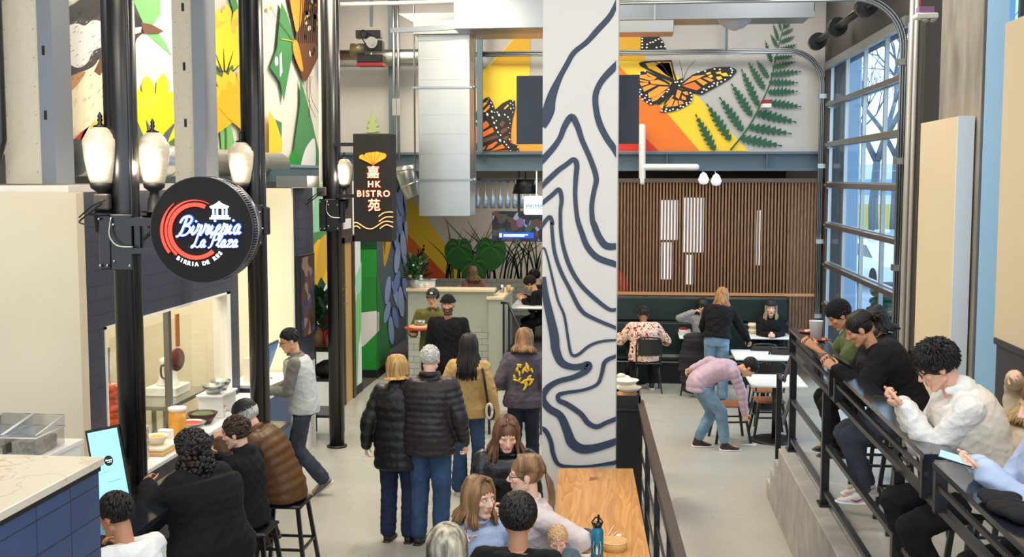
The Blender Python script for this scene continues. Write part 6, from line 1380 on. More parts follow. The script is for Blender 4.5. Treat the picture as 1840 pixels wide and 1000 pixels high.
            if shoes.get('stripe'):
                m = MB()
                for q in (-1, 1): m.tube([S2(.10, -.0) + lx * q * .046 * s, S2(.06, -.012) + lx * q * .049 * s, S2(.0, .015) + lx * q * .044 * s, S2(-.035, .03) + lx * q * .038 * s], [.002, .006, .004, .002], 6)
                m.build('side_mark', shoes['stripe'], sh, True)
    # ---------------- hair
    if hair:
        k = hair['k']; m = MB(); rn = random.Random(hash(label) % 1000 if 0 else len(label) * 7 + int(abs(loc[0]) * 100)); hh = lambda x, y, z: h(x, y, z)
        if k != 'none': m.ell(h(0, -.019, .034 + hair.get('up', 0)), ((.083 + hair.get('vol', 0)) * hs, (.101 + hair.get('vol', 0)) * hs, (.093 + hair.get('vol', 0)) * hs), 26, 18, 0, hm)
        if k in ('short', 'curly'):
            rr_ = .013 if k == 'short' else .019; cnt = hair.get('n', 220)
            for i in range(cnt * (3 if k == 'short' else 1)):
                a = rn.uniform(-math.pi, math.pi); fr = abs(a) <= 1.1; zz = rn.uniform(.30, 1.0) if fr else rn.uniform(-.62, 1.0)
                if 1.1 < abs(a) < 1.75: zz = max(zz, -.15)
                rad = math.sqrt(max(0, 1 - zz * zz)); vo = hair.get('vol', 0); p = np3(math.sin(a) * rad * (.083 + vo), -.019 + math.cos(a) * rad * (.1 + vo), .034 + hair.get('up', 0) + zz * (.093 + vo))
                if k == 'curly': m.ell(h(*p), [rr_ * hs * rn.uniform(.5, 1.0)] * 3, 7, 5); continue
                nn = nrm(p - np3(0, -.019, .034)); fl = p - np3(.01, -.03, .13) + np3(rn.uniform(-.02, .02), rn.uniform(-.02, .02) + .02, 0); fl = nrm(fl - nn * np.dot(fl, nn)); Lt = hair.get('tl', .028)
                m.tube([h(*(p - fl * .008)), h(*(p + fl * Lt * .5 + nn * .004)), h(*(p + fl * Lt + nn * rn.uniform(-.002, .004 + hair.get('lift', 0))))], [.0065 * hs, .0055 * hs, .001], 4)
            if k == 'curly' and hair.get('L'):
                for i in range(260):
                    a = rn.uniform(1.0, 5.28); zz = rn.uniform(-hair['L'], .06); wd = .095 + .03 * min(1, -zz / .1 if zz < 0 else 0); m.ell(h(math.sin(a) * wd, -.03 + math.cos(a) * wd, 0) + np3(0, 0, zz), [.02 * rn.uniform(.7, 1.3)] * 3, 7, 5)
        if k in ('long', 'pony', 'bun'):
            Lh = hair.get('L', .2); fa = hair.get('fa', 62); cnt = int(hair.get('n', 64) * 1.5)
            for i in range(cnt):
                ph = R(fa + (360 - 2 * fa) * (i + rn.uniform(0, 1)) / cnt); sx, sy = math.sin(ph), math.cos(ph); j = rn.uniform(.96, 1.04); x0 = hair.get('part', 0)
                P = [h(x0 + .012 * sx, .05 * sy - .005 + rn.uniform(-.02, .02), .126), h(x0 * .5 + .062 * sx * j, .078 * sy * j - .015, .108), h(.086 * sx * j, .102 * sy * j - .019, .045), h(.089 * sx * j, .103 * sy * j - .02, -.015)]
                if k == 'long':
                    P.append(h(.088 * sx * j, .098 * sy * j - .024, -.07)); q = P[-1]; out = hm @ np3(sx, sy, 0); out[2] = 0
                    LL = Lh * rn.uniform(.85, 1.05); nst = 4
                    for t in range(1, nst + 1): q = q + np3(rn.uniform(-.006, .006), rn.uniform(-.006, .006), -LL / nst) + out * (.018 if t < 3 else .004) * (1 if sy < .3 else .3) + (-Fw) * (.012 if sy < .2 else -.006); P.append(q)
                    rr_ = [.008, .011, .012, .0125, .0125] + [.012 - .0022 * t for t in range(1, nst + 1)]
                else:
                    K = h(0, -.125, .03 if k == 'bun' else .01); P[3] = P[2] * .45 + K * .55; P.append(K); rr_ = [.007, .010, .010, .009, .007]
                m.tube(P, [r_ * hs * hair.get('thick', 1) for r_ in rr_], 6)
            if k == 'pony':
                for i in range(22):
                    q = h(0, -.125, .01); P = [q]; dx, dy = rn.uniform(-.02, .02), rn.uniform(-.02, .02)
                    for t in range(1, 6): P.append(h(dx * 1.3, -.135 - .03 * math.sin(t * .6) + dy * .6, .0) + np3(0, 0, -Lh * t / 5)); 
                    m.tube(P, [.008, .011, .011, .010, .008, .002], 6)
            if k == 'bun':
                for i in range(40): a, c = rn.uniform(0, 6.28), rn.uniform(-1, 1); m.ell(h(0, -.15, .035) + HM @ (np3(math.cos(a) * (1 - c * c) ** .5, math.sin(a) * (1 - c * c) ** .5, c) * .03 * hs), [.02 * hs] * 3, 8, 6)
        ho = m.build('hair', hair['mat'], o, True)
        if hair.get('label'): ho['label'] = hair['label']
    return dict(o=o, h=h, HM=HM, HC=HC, hs=hs, WL=WL, WR=WR, EL=EL, ER=ER, N=N, X=X, Fw=Fw, un=un, s=s, ring=ring, KL=KL, KR=KR, hip=hip, SL=SL, SR=SR, gg=gg)
def glasses(p, dark=(30, 28, 30)):
    h, hs = p['h'], p['hs']; m = MB()
    for q in (-1, 1):
        m.tube([h(q * .033 + .023 * math.cos(a), .094, .0 + .016 * math.sin(a)) for a in np.linspace(0, 2 * math.pi, 15)], .0019 * hs, 5); m.tube([h(q * .056, .093, .004), h(q * .079, .04, .006), h(q * .079, -.01, .004)], .0018 * hs, 5)
    m.tube([h(-.010, .096, .003), h(.010, .096, .003)], .0018 * hs, 5); return m.build('glasses', mat('glasses_frame', lin(*dark), .3), p['o'], True)
def cap(p, m_, visor=True, name='cap', emblem=None, low=-.012, vdir=1):
    h, hs, HM = p['h'], p['hs'], p['HM']; c = MB(); V = []; n = 26; k = 9
    for i in range(k + 1):
        a = R(90 * i / k); 
        for j in range(n): t = 2 * math.pi * j / n; V.append(h(.090 * math.cos(a) * math.cos(t), -.018 + .108 * math.cos(a) * math.sin(t), .040 - low + (.095) * math.sin(a)))
    V2 = [h(.080 * math.cos(2 * math.pi * j / n), -.018 + .098 * math.sin(2 * math.pi * j / n), .040 - low) for j in range(n)]
    c.add(V, [(i * n + j, i * n + (j + 1) % n, (i + 1) * n + (j + 1) % n, (i + 1) * n + j) for i in range(k) for j in range(n)], 0, True)
    if name == 'beanie': c.tube([h(.089 * math.cos(t), -.018 + .107 * math.sin(t), .045 - low) for t in np.linspace(0, 2 * math.pi, 24)], .014 * hs, 8)
    o = c.build(name, m_, p['o'], True)
    if visor:
        v = MB(); P = []; 
        for j in range(13): t = R(25 + 130 * j / 12); P.append((.084 * math.cos(t), -.018 + .102 * math.sin(t) * vdir, .045 - low))
        Q = []
        for j in range(13): t = R(15 + 150 * j / 12); Q.append((.078 * math.cos(t), (.060 + .108 * math.sin(t)) * vdir, .034 - low - .008 * abs(math.cos(t))))
        A = [h(*q) for q in P] + [h(*q) for q in Q]; up = HM @ np3(0, 0, .004); A = A + [q + up for q in A]
        fs = []
        for j in range(12): fs += [(j, 13 + j, 14 + j, j + 1), (26 + j, 27 + j, 40 + j, 39 + j), (13 + j, 39 + j, 40 + j, 14 + j)]
        v.add(A, fs, 0, False).build('visor', m_, o, True)
    if emblem: MB().ell(h(0, .082, .072 - low), (.022 * hs, .01 * hs, .016 * hs), 12, 8, 0, HM).build('emblem', emblem, o, True)
    return o
def wpos(px, py, Y): v = onY(px, py, Y); return (v.x, Y, 0)
# ================================================================== PEOPLE: everyone in the photograph
F_blackp = mat('black_puffer', lin(22, 22, 24), .42, bump=.5, bscale=26, spec=.4, noise=.15, nscale=30); F_quilt = mat('dark_quilted', lin(38, 34, 36), .45, bump=.5, bscale=30, noise=.2, nscale=20, spec=.4)
F_jeans = fabric('blue_jeans', (52, 78, 112), n=.22, ns=9); F_navy = fabric('navy_jeans', (36, 44, 72), n=.15); F_ljeans = fabric('light_jeans', (112, 140, 164), n=.2, ns=7); F_dkj = fabric('dark_grey_jeans', (58, 64, 76), n=.3, ns=9); F_blk = fabric('black_trousers', (22, 22, 24)); F_ind = fabric('indigo_jeans', (36, 40, 54), n=.2)
F_blkk = fabric('black_knit', (20, 20, 22), bump=.5, bs=20); F_tan = fabric('tan_jacket', (190, 158, 104), n=.12); F_olive = fabric('olive_shirt', (98, 96, 52)); F_hood = fabric('washed_grey_hoodie', (86, 80, 92), n=.14)
F_leather = mat('black_leather', lin(24, 24, 24), .3, bump=.8, bscale=16, spec=.6, noise=.3, nscale=12); F_pink = fabric('blush_coat', (216, 202, 200), n=.05); F_blue = fabric('light_blue_shirt', (176, 192, 224), n=.06)
F_cream = fabric('cream_fleece', (226, 224, 220), n=.05, bump=.5, bs=18); F_beige = fabric('beige_puffer', (206, 190, 164)); F_brownp = mat('brown_puffer', lin(92, 62, 34), .5, bump=.4, bscale=22, spec=.35, noise=.1, nscale=20); F_blackt = fabric('black_tee', (22, 22, 24), bump=.3)
F_white = fabric('white_tee', (224, 226, 228), n=.04); F_grsh = fabric('grey_shirt', (120, 116, 112), n=.1); F_vest = fabric('pale_grey_vest', (190, 194, 192), n=.05); F_mauve = mat('mauve_puffer', lin(186, 160, 176), .5, bump=.3, bscale=24, noise=.08, nscale=12); F_green = fabric('sage_green_top', (92, 104, 66)); F_dgl = fabric('slate_leggings', (60, 66, 78))
F_lblue = fabric('powder_blue_hoodie', (178, 194, 222), n=.05); F_babyc = fabric('baby_jacket', (96, 120, 124), n=.2); F_rosey = fabric('dusty_rose', (150, 104, 96)); F_gry = fabric('grey_cardigan', (150, 148, 148))
def floral():
    m = mat('floral_print', (.8, .7, .6), .7, bump=.3, bscale=14); nt = m.node_tree; b = nt.nodes['Principled BSDF']; t = nt.nodes.new('ShaderNodeTexCoord'); v = nt.nodes.new('ShaderNodeTexNoise'); v.inputs['Scale'].default_value = 17; v.inputs['Detail'].default_value = 2; v.inputs['Distortion'].default_value = 1.2
    r = nt.nodes.new('ShaderNodeValToRGB'); r.color_ramp.interpolation = 'CONSTANT'; nt.links.new(t.outputs['Object'], v.inputs[0]); nt.links.new(v.outputs[0], r.inputs[0])
    cs = [(.0, (60, 34, 36)), (.38, (186, 90, 84)), (.44, (232, 214, 196)), (.53, (226, 160, 120)), (.57, (236, 222, 206)), (.63, (140, 40, 50))]
    while len(r.color_ramp.elements) < len(cs): r.color_ramp.elements.new(.5)
    for e, (p, c) in zip(r.color_ramp.elements, cs): e.position = p; e.color = (*lin(*c), 1)
    nt.links.new(r.outputs[0], b.inputs['Base Color']); return m
F_floral = floral()
def hairm(name, a, b=None, r=.42): return mat('hair_' + name, lin(*a), r, col2=lin(*(b or [min(255, int(q * 1.5) + 8) for q in a])), nscale=26, stretch=(1, 1, .12), bump=.5, bscale=120, spec=.4)
H_blk = hairm('black', (20, 17, 16), (34, 29, 27)); H_blond = hairm('blonde', (150, 112, 58), (206, 170, 106)); H_white = hairm('white', (182, 180, 176), (212, 210, 206)); H_brn = hairm('brown', (74, 46, 30), (116, 76, 48)); H_lbrn = hairm('light_brown', (104, 74, 48), (160, 122, 84)); H_ash = hairm('ash_streaked', (70, 62, 52), (206, 196, 170)); H_dbrn = hairm('dark_brown', (44, 30, 22), (70, 50, 36)); H_baby = hairm('baby_fair', (206, 166, 120), (222, 186, 140)); H_mid = hairm('auburn', (84, 56, 40), (124, 88, 62))
S_dark = dict(mat=mat('shoe_dark', lin(38, 34, 32), .5), sole=mat('sole_dark', lin(56, 52, 48), .6)); M_solew = mat('sole_white', lin(232, 230, 226), .5)
S_white = dict(mat=mat('shoe_white', lin(214, 212, 212), .5), sole=M_solew, stripe=mat('shoe_red_mark', lin(150, 30, 40), .5)); S_grey = dict(mat=mat('shoe_grey', lin(110, 110, 116), .6), sole=mat('sole_cream', lin(214, 204, 184), .6)); S_red = dict(mat=mat('shoe_black_red', lin(48, 26, 30), .5, noise=.6, nscale=40), sole=M_solew); S_gold = dict(mat=mat('shoe_black', lin(24, 24, 24), .4), sole=mat('sole_gold', lin(190, 176, 120), .5))

# --- walking area ---
q = onZ(716, 972, 0)
person('woman with a blonde bob seen from behind in a puffy black coat', (q.x, q.y, 0), -6, 1.69, lean=5, hy=52, hp=8, g=1.12, female=True, skin='fair', top=dict(mat=F_blackp, off=.034, puff=.085, hem=-.42, collar='hood', g=1.1, name='puffer_coat'),
       pants=dict(mat=F_navy, off=.018, flare=.012), shoes=S_dark, hair=dict(k='long', mat=H_blond, L=.02, vol=.006, fa=58, n=70), lh=(-.30, .02, .86), rh=(.26, .10, .9), hdl=(0, 0, -1), eyes='down')
q = onZ(772, 978, 0)
person('white-haired man seen from behind in a dark quilted jacket and blue jeans', (q.x, q.y, 0), -10, 1.80, lean=3, hy=4, hp=2, g=1.3, skin='fair', top=dict(mat=F_quilt, off=.026, puff=.055, hem=-.22, collar='stand', g=1.06, belly=.03, name='quilted_jacket'),
       pants=dict(mat=F_jeans, off=.014, flare=.012), shoes=S_dark, hair=dict(k='short', mat=H_white, n=120, vol=-.004, tl=.012), lh=(-.31, .05, .88), rh=(.30, .10, .92), rel=(-.5, -.9, -.2))
q = onZ(842, 888, 0)
P_ = person('woman with long black hair in a tan jacket, white-strapped bag, seen from behind', (q.x, q.y, 0), -4, 1.67, lean=3, hy=10, hp=2, g=1.0, female=True, skin='asian', top=dict(mat=F_tan, off=.032, hem=-.2, g=1.15, name='jacket', collar='shirt'), pants=dict(mat=F_jeans, off=.016, flare=.03), shoes=dict(mat=M_solew), hair=dict(k='long', mat=H_blk, L=.26, vol=.006, n=90, fa=60, thick=1.15), lh=(-.29, .02, .84), rh=(.30, -.02, .8))
m = MB().tube([P_['SR'] + np3(-.04, .04, .06), P_['SR'] + np3(.02, -.12, -.02), P_['SR'] + np3(.07, -.13, -.35)], .012, 6); m.build('bag_strap', M_black, P_['o'], True)
m = MB().ell(P_['SR'] + np3(.09, -.09, -.45), (.05, .06, .08), 12, 8); o = m.build('small_bag', M_blackm, P_['o'], True)
MB().tube([P_['SR'] + np3(.09 + .03 * math.cos(t), -.155, -.42 + .075 * math.sin(t)) for t in np.linspace(0, 6.28, 14)], .014, 6).build('bead_strap', mat('white_beads', lin(226, 222, 214), .5, bump=.8, bscale=60), o, True)
P_ = person('bearded man in a black beanie and black sweater walking towards the viewer', wpos(806, 600, 14.2), 176, 1.80, lean=2, hp=2, hy=6, g=1.12, skin='tan', eyes=(0, -.2), beard=(26, 20, 18), brow=(24, 18, 16), top=dict(mat=F_blkk, off=.02, hem=-.16, g=1.05, name='sweater'), pants=dict(mat=F_blk), shoes=S_dark, hair=dict(k='none', mat=H_blk, n=1), vb=.006)
cap(P_, fabric('black_beanie', (26, 25, 26), bump=.8, bs=40), False, 'beanie', low=-.002)
P_ = person('man in a black cap and olive shirt carrying a red tray behind the beanie man', wpos(779, 600, 15.6), 182, 1.73, lean=3, hp=4, hy=-4, g=1.08, skin='asian', eyes=(0, 0), brow=(40, 30, 26), top=dict(mat=F_olive, off=.024, hem=-.16, g=1.06, name='shirt', collar='shirt'), pants=dict(mat=F_blk), shoes=S_dark, hair=dict(k='short', mat=H_blk, n=60), rh=(.22, .30, 1.13), lh=(-.12, .32, 1.16), hnr=(0, 0, 1), hdr=(0, 1, 0), curl=15)
cap(P_, M_blackm, True, 'cap', mat('cap_white', (.9, .9, .9)))
q = wpos(752, 600, 15.27)
o = root('serving_tray', 'red tray carried by the man in the olive shirt', 'tray', (q[0] + .02, q[1], 1.20)); MB().lathe([(0, 0), (.19, 0), (.215, .025), (.205, .027), (.18, .008), (0, .008)], (q[0] + .02, q[1], 1.20), 28).build('tray', mat('tray_red', lin(190, 44, 48), .35), o)
tag(MB().lathe([(0, 0), (.14, 0), (.16, .02), (.15, .04), (.0, .05)], (q[0] + .02, q[1], 1.209), 22).build('bread_basket', M_kraft), 'round tan bamboo plate on the red tray', 'plate')
tag(MB().lathe([(0, 0), (.075, 0), (.08, .06), (.076, .062), (.0, .045)], (q[0] + .02, q[1], 1.262), 20).build('metal_pot', M_galv), 'small steel pot on the tray of the olive-shirted man', 'pot')
P_ = person('person in a washed grey hoodie with a yellow back print, beside the column', wpos(941, 600, 12.05), 4, 1.66, lean=7, hy=-14, hp=14, g=1.08, female=True, skin='fair', top=dict(mat=F_hood, off=.03, hem=-.18, collar='hood', g=1.12, name='hoodie'), pants=dict(mat=F_ind, off=.016, flare=.02), shoes=S_dark, hair=dict(k='long', mat=H_lbrn, L=.08, vol=.01, n=80), lh=(-.22, .18, 1.0), rh=(.22, .2, 1.0))
c_, x_, f_ = P_['ring'](.58, .165, .118, .04, 0, 1.2)
m = MB(); rn = random.Random(5)
for k in range(34):
    u, v = rn.uniform(-.10, .10), rn.uniform(-.15, .10); 
    if abs(u) + abs(v + .02) > .17: continue
    bc, bx, by = P_['ring'](.58 + v / .5, .16, .114, .036, 0, P_['gg'] * 1.12); xx = nrm(bx); w = np.linalg.norm(bx); y = -np.linalg.norm(by) * math.sqrt(max(0, 1 - (u / w) ** 2)); pc = bc + xx * u + nrm(by) * (y - .0) ; a = rn.uniform(0, 3)
    m.ell(pc, (.013, .008, .03), 8, 5, 0, rotz(0) @ roty(a))
m.build('back_print', mat('print_yellow', lin(236, 196, 60), .6), P_['o'], True)

# --- server ---
q = onZ(552, 905, 0)
P_ = person('young man with glasses in a pale grey vest reaching to the pickup counter', (q.x - .12, 11.3, 0), 98, 1.75, lean=9, hp=16, hy=18, g=.98, skin='asian', eyes='down', brow=(30, 22, 20), top=dict(mat=F_grsh, off=.02, hem=-.1, name='shirt', collar='shirt', vest=F_vest, g=1.04), pants=dict(mat=F_dkj, off=.02, flare=.012), shoes=S_grey, hair=dict(k='short', mat=H_blk, n=160, vol=-.003, up=.004, tl=.012),
            lh=(-.05, .36, 1.10), rh=(.10, .40, 1.06), lel=(.5, -.6, -.7), lf=(-.02, -.20, .16), rf=(.12, .12, .08), toel=38, hnl=(0, 0, -1), hnr=(0, 0, -1), curl=30, hip=(.05, 0, .92), vb=.006, vc=.01)
glasses(P_)
# --- people at the black ledge ---
P_ = person('man in a black cap and brown puffer jacket seated at the black ledge', (-2.78, 8.98, 0), 88, 1.76, hip=(0, 0, .70), lean=27, hp=26, hy=8, g=1.15, skin='fair', eyes='down', top=dict(mat=F_brownp, off=.036, puff=.07, hem=-.12, collar='stand', g=1.08, name='puffer_jacket'), pants=dict(mat=F_navy), shoes=S_dark, hair=dict(k='short', mat=H_white, n=60), lh=(-.14, .50, 1.12), rh=(.14, .50, 1.12), lf=(-.12, .16, .34), rf=(.12, .16, .34), curl=45)
cap(P_, M_blackm, True, 'cap', mat('cap_white', (1, 1, 1)))
P_ = person('boy with brown hair in a black hoodie seated at the black ledge', (-2.84, 8.25, 0), 80, 1.62, hip=(0, 0, .70), lean=6, hp=12, hy=14, g=1.0, skin='fair', eyes='down', brow=(70, 50, 40), top=dict(mat=fabric('black_hoodie', (24, 25, 30)), off=.03, hem=-.12, collar='hood', g=1.05, name='hoodie'), pants=dict(mat=F_blk), shoes=S_dark, hair=dict(k='curly', mat=H_dbrn, n=200, vol=.004), lh=(-.16, .36, 1.10), rh=(.16, .36, 1.10), lf=(-.12, .16, .34), rf=(.12, .16, .34), vb=.006)
P_ = person('woman with curly black hair in a long black coat seated at the black ledge', (-2.84, 7.45, 0), 62, 1.72, hip=(0, 0, .72), lean=14, hp=10, hy=10, g=1.3, female=True, skin='tan', top=dict(mat=fabric('black_coat', (20, 20, 22), bump=.3), off=.05, hem=-.75, g=1.35, name='coat', collar='stand'), pants=dict(mat=F_blk), shoes=S_dark, hair=dict(k='curly', mat=H_blk, n=240, vol=.022, L=.26), lh=(-.18, .42, 1.12), rh=(.18, .40, 1.12), lf=(-.12, .16, .34), rf=(.12, .16, .34))
MB().tube([P_['N'] + np3(.12, -.05, .02), P_['N'] + np3(.05, -.23, -.16), P_['N'] + np3(-.10, -.26, -.45)], .014, 6).build('bag_strap', M_black, P_['o'], True)
P_ = person('person with short dark hair in a white shirt at the bottom left', (-2.66, 5.93, 0), 62, 1.74, hip=(0, 0, .72), lean=16, hp=14, hy=14, g=1.12, skin='tan', top=dict(mat=F_white, off=.018, hem=-.12, sleeve=0, name='tee_shirt'), pants=dict(mat=F_blk), shoes=S_dark, hair=dict(k='short', mat=H_blk, n=240), lh=(-.16, .36, 1.10), rh=(.16, .36, 1.10), lf=(-.12, .16, .34), rf=(.12, .16, .34), vb=.006, vc=.01)

# --- people at the communal table ---
tp = lambda f, dx: (TA[0] + (TA2[0] - TA[0]) * f + dx, TA[1] + (TA2[1] - TA[1]) * f)
x, y = tp(.12, -.38)
P_ = person('woman with straight brown hair in a black leather jacket looking down', (x, y, 0), 190, 1.66, hip=(0, 0, .80), lean=8, hp=24, hy=4, g=1.02, female=True, skin='fair', eyes='down', brow=(120, 84, 64), lips=(190, 110, 104), top=dict(mat=F_leather, off=.034, puff=.11, hem=-.15, g=1.2, collar='stand', name='leather_jacket'), pants=dict(mat=F_blk), shoes=S_dark, hair=dict(k='long', mat=H_mid, L=.13, fa=52, n=80), lh=(-.12, .34, .96), rh=(.12, .34, .96), lf=(-.12, .24, .32), rf=(.12, .24, .32), vb=.005)
x, y = tp(.50, -.22)
P_ = person('woman with a ponytail, glasses and a blush coat turned to the left', (x + .13, y, 0), 112, 1.70, hip=(0, 0, .82), lean=6, hp=2, hy=-14, g=1.0, female=True, skin='fair', eyes=(0, 0), brow=(110, 78, 56), lips=(196, 96, 96), top=dict(mat=F_pink, off=.024, hem=-.2, g=1.1, collar='shirt', name='coat'), pants=dict(mat=F_blk), shoes=S_dark, hair=dict(k='pony', mat=H_lbrn, L=.30, fa=50, n=80), lh=(-.18, -.02, 1.0), rh=(-.02, .40, 1.12), lf=(-.12, .24, .32), rf=(.12, .24, .32), vb=.005, vc=.01)
glasses(P_, (90, 30, 50)); 
for q in (-1, 1): MB().ell(P_['h'](q * .082, -.004, -.042), .006, 8, 6).build('earring', mat('pearl', lin(230, 220, 200), .2), P_['o'], True)
x, y = tp(.60, -.60)
person('woman with shoulder-length brown hair and pale blue shirt glancing sideways', (x + .12, 6.62, 0), 205, 1.66, hip=(0, 0, .72), lean=4, hp=4, hy=24, g=1.0, female=True, skin='fair', eyes=(-.9, .3), brow=(100, 70, 54), lips=(190, 104, 100), top=dict(mat=F_blue, off=.018, hem=-.12, name='shirt', collar='shirt'), pants=dict(mat=F_blk), shoes=S_dark, hair=dict(k='long', mat=H_lbrn, L=.10, fa=46, n=80), lh=(-.20, .2, .95), rh=(.20, .2, .95), lf=(-.12, .24, .32), rf=(.12, .24, .32), vb=.005, vc=.01)
x, y = wpos(922, 900, 5.9)[:2]
person('man with thick black hair and black shirt seen from behind at the table', (x, 5.92, 0), -4, 1.76, hip=(.02, -.02, .75), lean=5, hp=2, hy=12, g=1.1, skin='tan', top=dict(mat=F_blackt, off=.016, hem=-.12, sleeve=0, name='tee_shirt'), pants=dict(mat=F_blk), shoes=S_dark, hair=dict(k='short', mat=H_blk, n=420, vol=.012, up=.002), lh=(-.24, .2, .95), rh=(.24, .2, .95), lf=(-.12, .24, .32), rf=(.12, .24, .32), vb=.006, vc=.01)
x, y = wpos(800, 940, 5.25)[:2]
person('person with streaked ash-blonde hair seen from behind at the bottom edge', (x, 5.25, 0), 0, 1.70, hip=(0, 0, .80), lean=3, hp=0, hy=-8, g=1.05, female=True, skin='fair', top=dict(mat=F_blk, off=.02, hem=-.12, name='sweater'), pants=dict(mat=F_blk), shoes=S_dark, hair=dict(k='long', mat=H_ash, L=.16, vol=.02, n=120, fa=55, thick=1.0), lh=(-.24, .2, .95), rh=(.24, .2, .95), lf=(-.12, .24, .32), rf=(.12, .24, .32))
stool((x, 5.25, 0), 0, 'black stool under the person with ash-blonde hair', .77)
x, y = wpos(998, 950, 6.35)[:2]
person('baby with wispy fair hair looking down, on the lap of the ponytail woman', (x + .01, 6.40, .79), 182, .80, hip=(0, 0, .10), lean=6, hp=26, hy=4, hs=.66, g=1.35, skin='fair', eyes='down', brow=(200, 160, 130), lips=(206, 120, 110), top=dict(mat=F_babyc, off=.014, name='jacket'), pants=dict(mat=F_babyc, off=.01), shoes=S_grey, hair=dict(k='short', mat=H_baby, n=60, vol=-.003, tl=.014), lh=(-.11, .15, .26), rh=(.11, .15, .26), lf=(-.08, .22, .06), rf=(.08, .22, .06), vb=.004, vc=.007)
P_b = bpy.data.objects[-1] if 0 else None

# --- seating area by the slatted wall ---
person('person in a floral print jacket seated with their back to the viewer', wpos(1157, 600, 17.42), 2, 1.70, hip=(0, 0, .54), lean=20, hp=30, g=1.12, skin='brown', top=dict(mat=F_floral, off=.034, hem=-.25, g=1.16, name='jacket'), pants=dict(mat=F_blk), shoes=S_red, hair=dict(k='curly', mat=H_blk, n=160), lh=(-.34, .42, .80), rh=(.34, .42, .80), lf=(-.14, .2, .08), rf=(.14, .2, .08))
P_ = person('woman with short dark hair on the green bench lifting a blue cloth', wpos(1262, 560, 18.42), 180, 1.66, hip=(0, 0, .56), lean=2, hp=10, female=True, skin='asian', eyes='down', brow=(40, 30, 26), top=dict(mat=F_gry, off=.024, hem=-.1, name='cardigan'), pants=dict(mat=F_blk), shoes=S_dark, hair=dict(k='long', mat=H_blk, L=.0, vol=.01, fa=55), rh=(.16, .24, 1.14), lh=(-.10, .24, 1.12), rel=(-.9, 0, -.3), lf=(-.12, .4, .08), rf=(.12, .4, .08), vb=.006)
MB().ell(np3(-.06, .24, 1.12), (.09, .05, .12), 14, 9).build('blue_cloth', fabric('blue_cloth', (44, 58, 104), bump=.6), P_['o'], True)
person('woman in a black sweater and light jeans bending over the table, long blonde-brown hair', wpos(1287, 650, 16.75), -8, 1.70, lean=20, side=5, hp=26, hy=-6, g=1.1, female=True, skin='fair', top=dict(mat=F_blkk, off=.03, hem=-.02, g=1.12, name='sweater'), pants=dict(mat=F_ljeans, off=.018, flare=.02), shoes=S_dark, hair=dict(k='long', mat=hairm('honey', (120, 80, 44), (190, 140, 84)), L=.20, n=80), lh=(-.2, .42, .95), rh=(.44, .34, .86), hnr=(0, 0, -1))
P_ = person('woman with long pale hair and a black hooded jacket, hands clasped on the table', wpos(1385, 560, 18.46), 176, 1.66, hip=(0, 0, .54), lean=5, hp=6, female=True, skin='fair', eyes=(0, 0), brow=(120, 96, 76), top=dict(mat=F_blkk, off=.034, hem=-.1, g=1.15, collar='hood', name='jacket'), pants=dict(mat=F_blk), shoes=S_dark, hair=dict(k='long', mat=hairm('pale_blonde', (130, 108, 76), (190, 170, 130)), L=.26, fa=46, n=70), lh=(-.05, .34, .80), rh=(.05, .34, .80), hdl=(.6, .5, 0), hdr=(-.6, .5, 0), lf=(-.12, .4, .08), rf=(.12, .4, .08), vb=.006)
cap(P_, M_blackm, False, 'beanie', low=-.02)
q = onZ(1288, 806, 0)
person('person in a mauve puffer jacket and light jeans bending down to the floor', (q.x - .14, q.y, 0), -84, 1.68, hip=(0, -.10, .80), lean=72, hp=66, g=1.02, female=True, skin='asian', top=dict(mat=F_mauve, off=.026, puff=.06, hem=-.18, g=1.08, name='puffer_jacket'), pants=dict(mat=F_ljeans, off=.022, len=.84), shoes=S_red, hair=dict(k='short', mat=H_blk, n=180), rh=(.12, .50, .26), rel=(-.2, 1, -.2), lh=(-.30, -.12, .92), lel=(.9, .3, .6), lf=(-.10, -.08, .08), rf=(.10, .22, .08), knees=(0, 1, 0))

# --- raised bar on the right ---
def barseat(label, y, X0, **k): return person(label, (X0, y, PLZ), k.pop('yaw', 90), hip=(0, 0, .87), lf=k.pop('lf', (-.11, .28, .38)), rf=k.pop('rf', (.11, .28, .38)), **k)
P_ = barseat('woman in a sage green top and black headwrap at the far bar ledge', 9.55, 2.02, H=1.70, lean=24, hp=34, hy=6, side=0, female=True, g=1.15, skin='tan', eyes='down', brow=(40, 28, 24), top=dict(mat=F_green, off=.02, hem=-.1, sleeve=0, name='top'), pants=dict(mat=F_blk), shoes=S_dark, hair=dict(k='short', mat=H_blk, n=120), lh=(-.12, .50, 1.20), rh=(.14, .50, 1.20), curl=50, vb=.006)
cap(P_, fabric('black_headwrap', (20, 20, 22), bump=.7, bs=14), False, 'headwrap', low=-.002)
P_ = barseat('person in a black sweater with a black bun hunched over the bar ledge', 8.52, 2.02, H=1.78, lean=27, hp=30, hy=-4, female=True, g=1.34, skin='tan', top=dict(mat=F_blkk, off=.034, hem=-.14, g=1.12, name='sweater'), pants=dict(mat=F_dgl, off=.014), shoes=S_white, hair=dict(k='bun', mat=H_blk, fa=60, n=80), lh=(-.16, .52, 1.20), rh=(.16, .50, 1.20), lf=(-.12, .30, .30), rf=(.10, .22, .30), vb=.006)
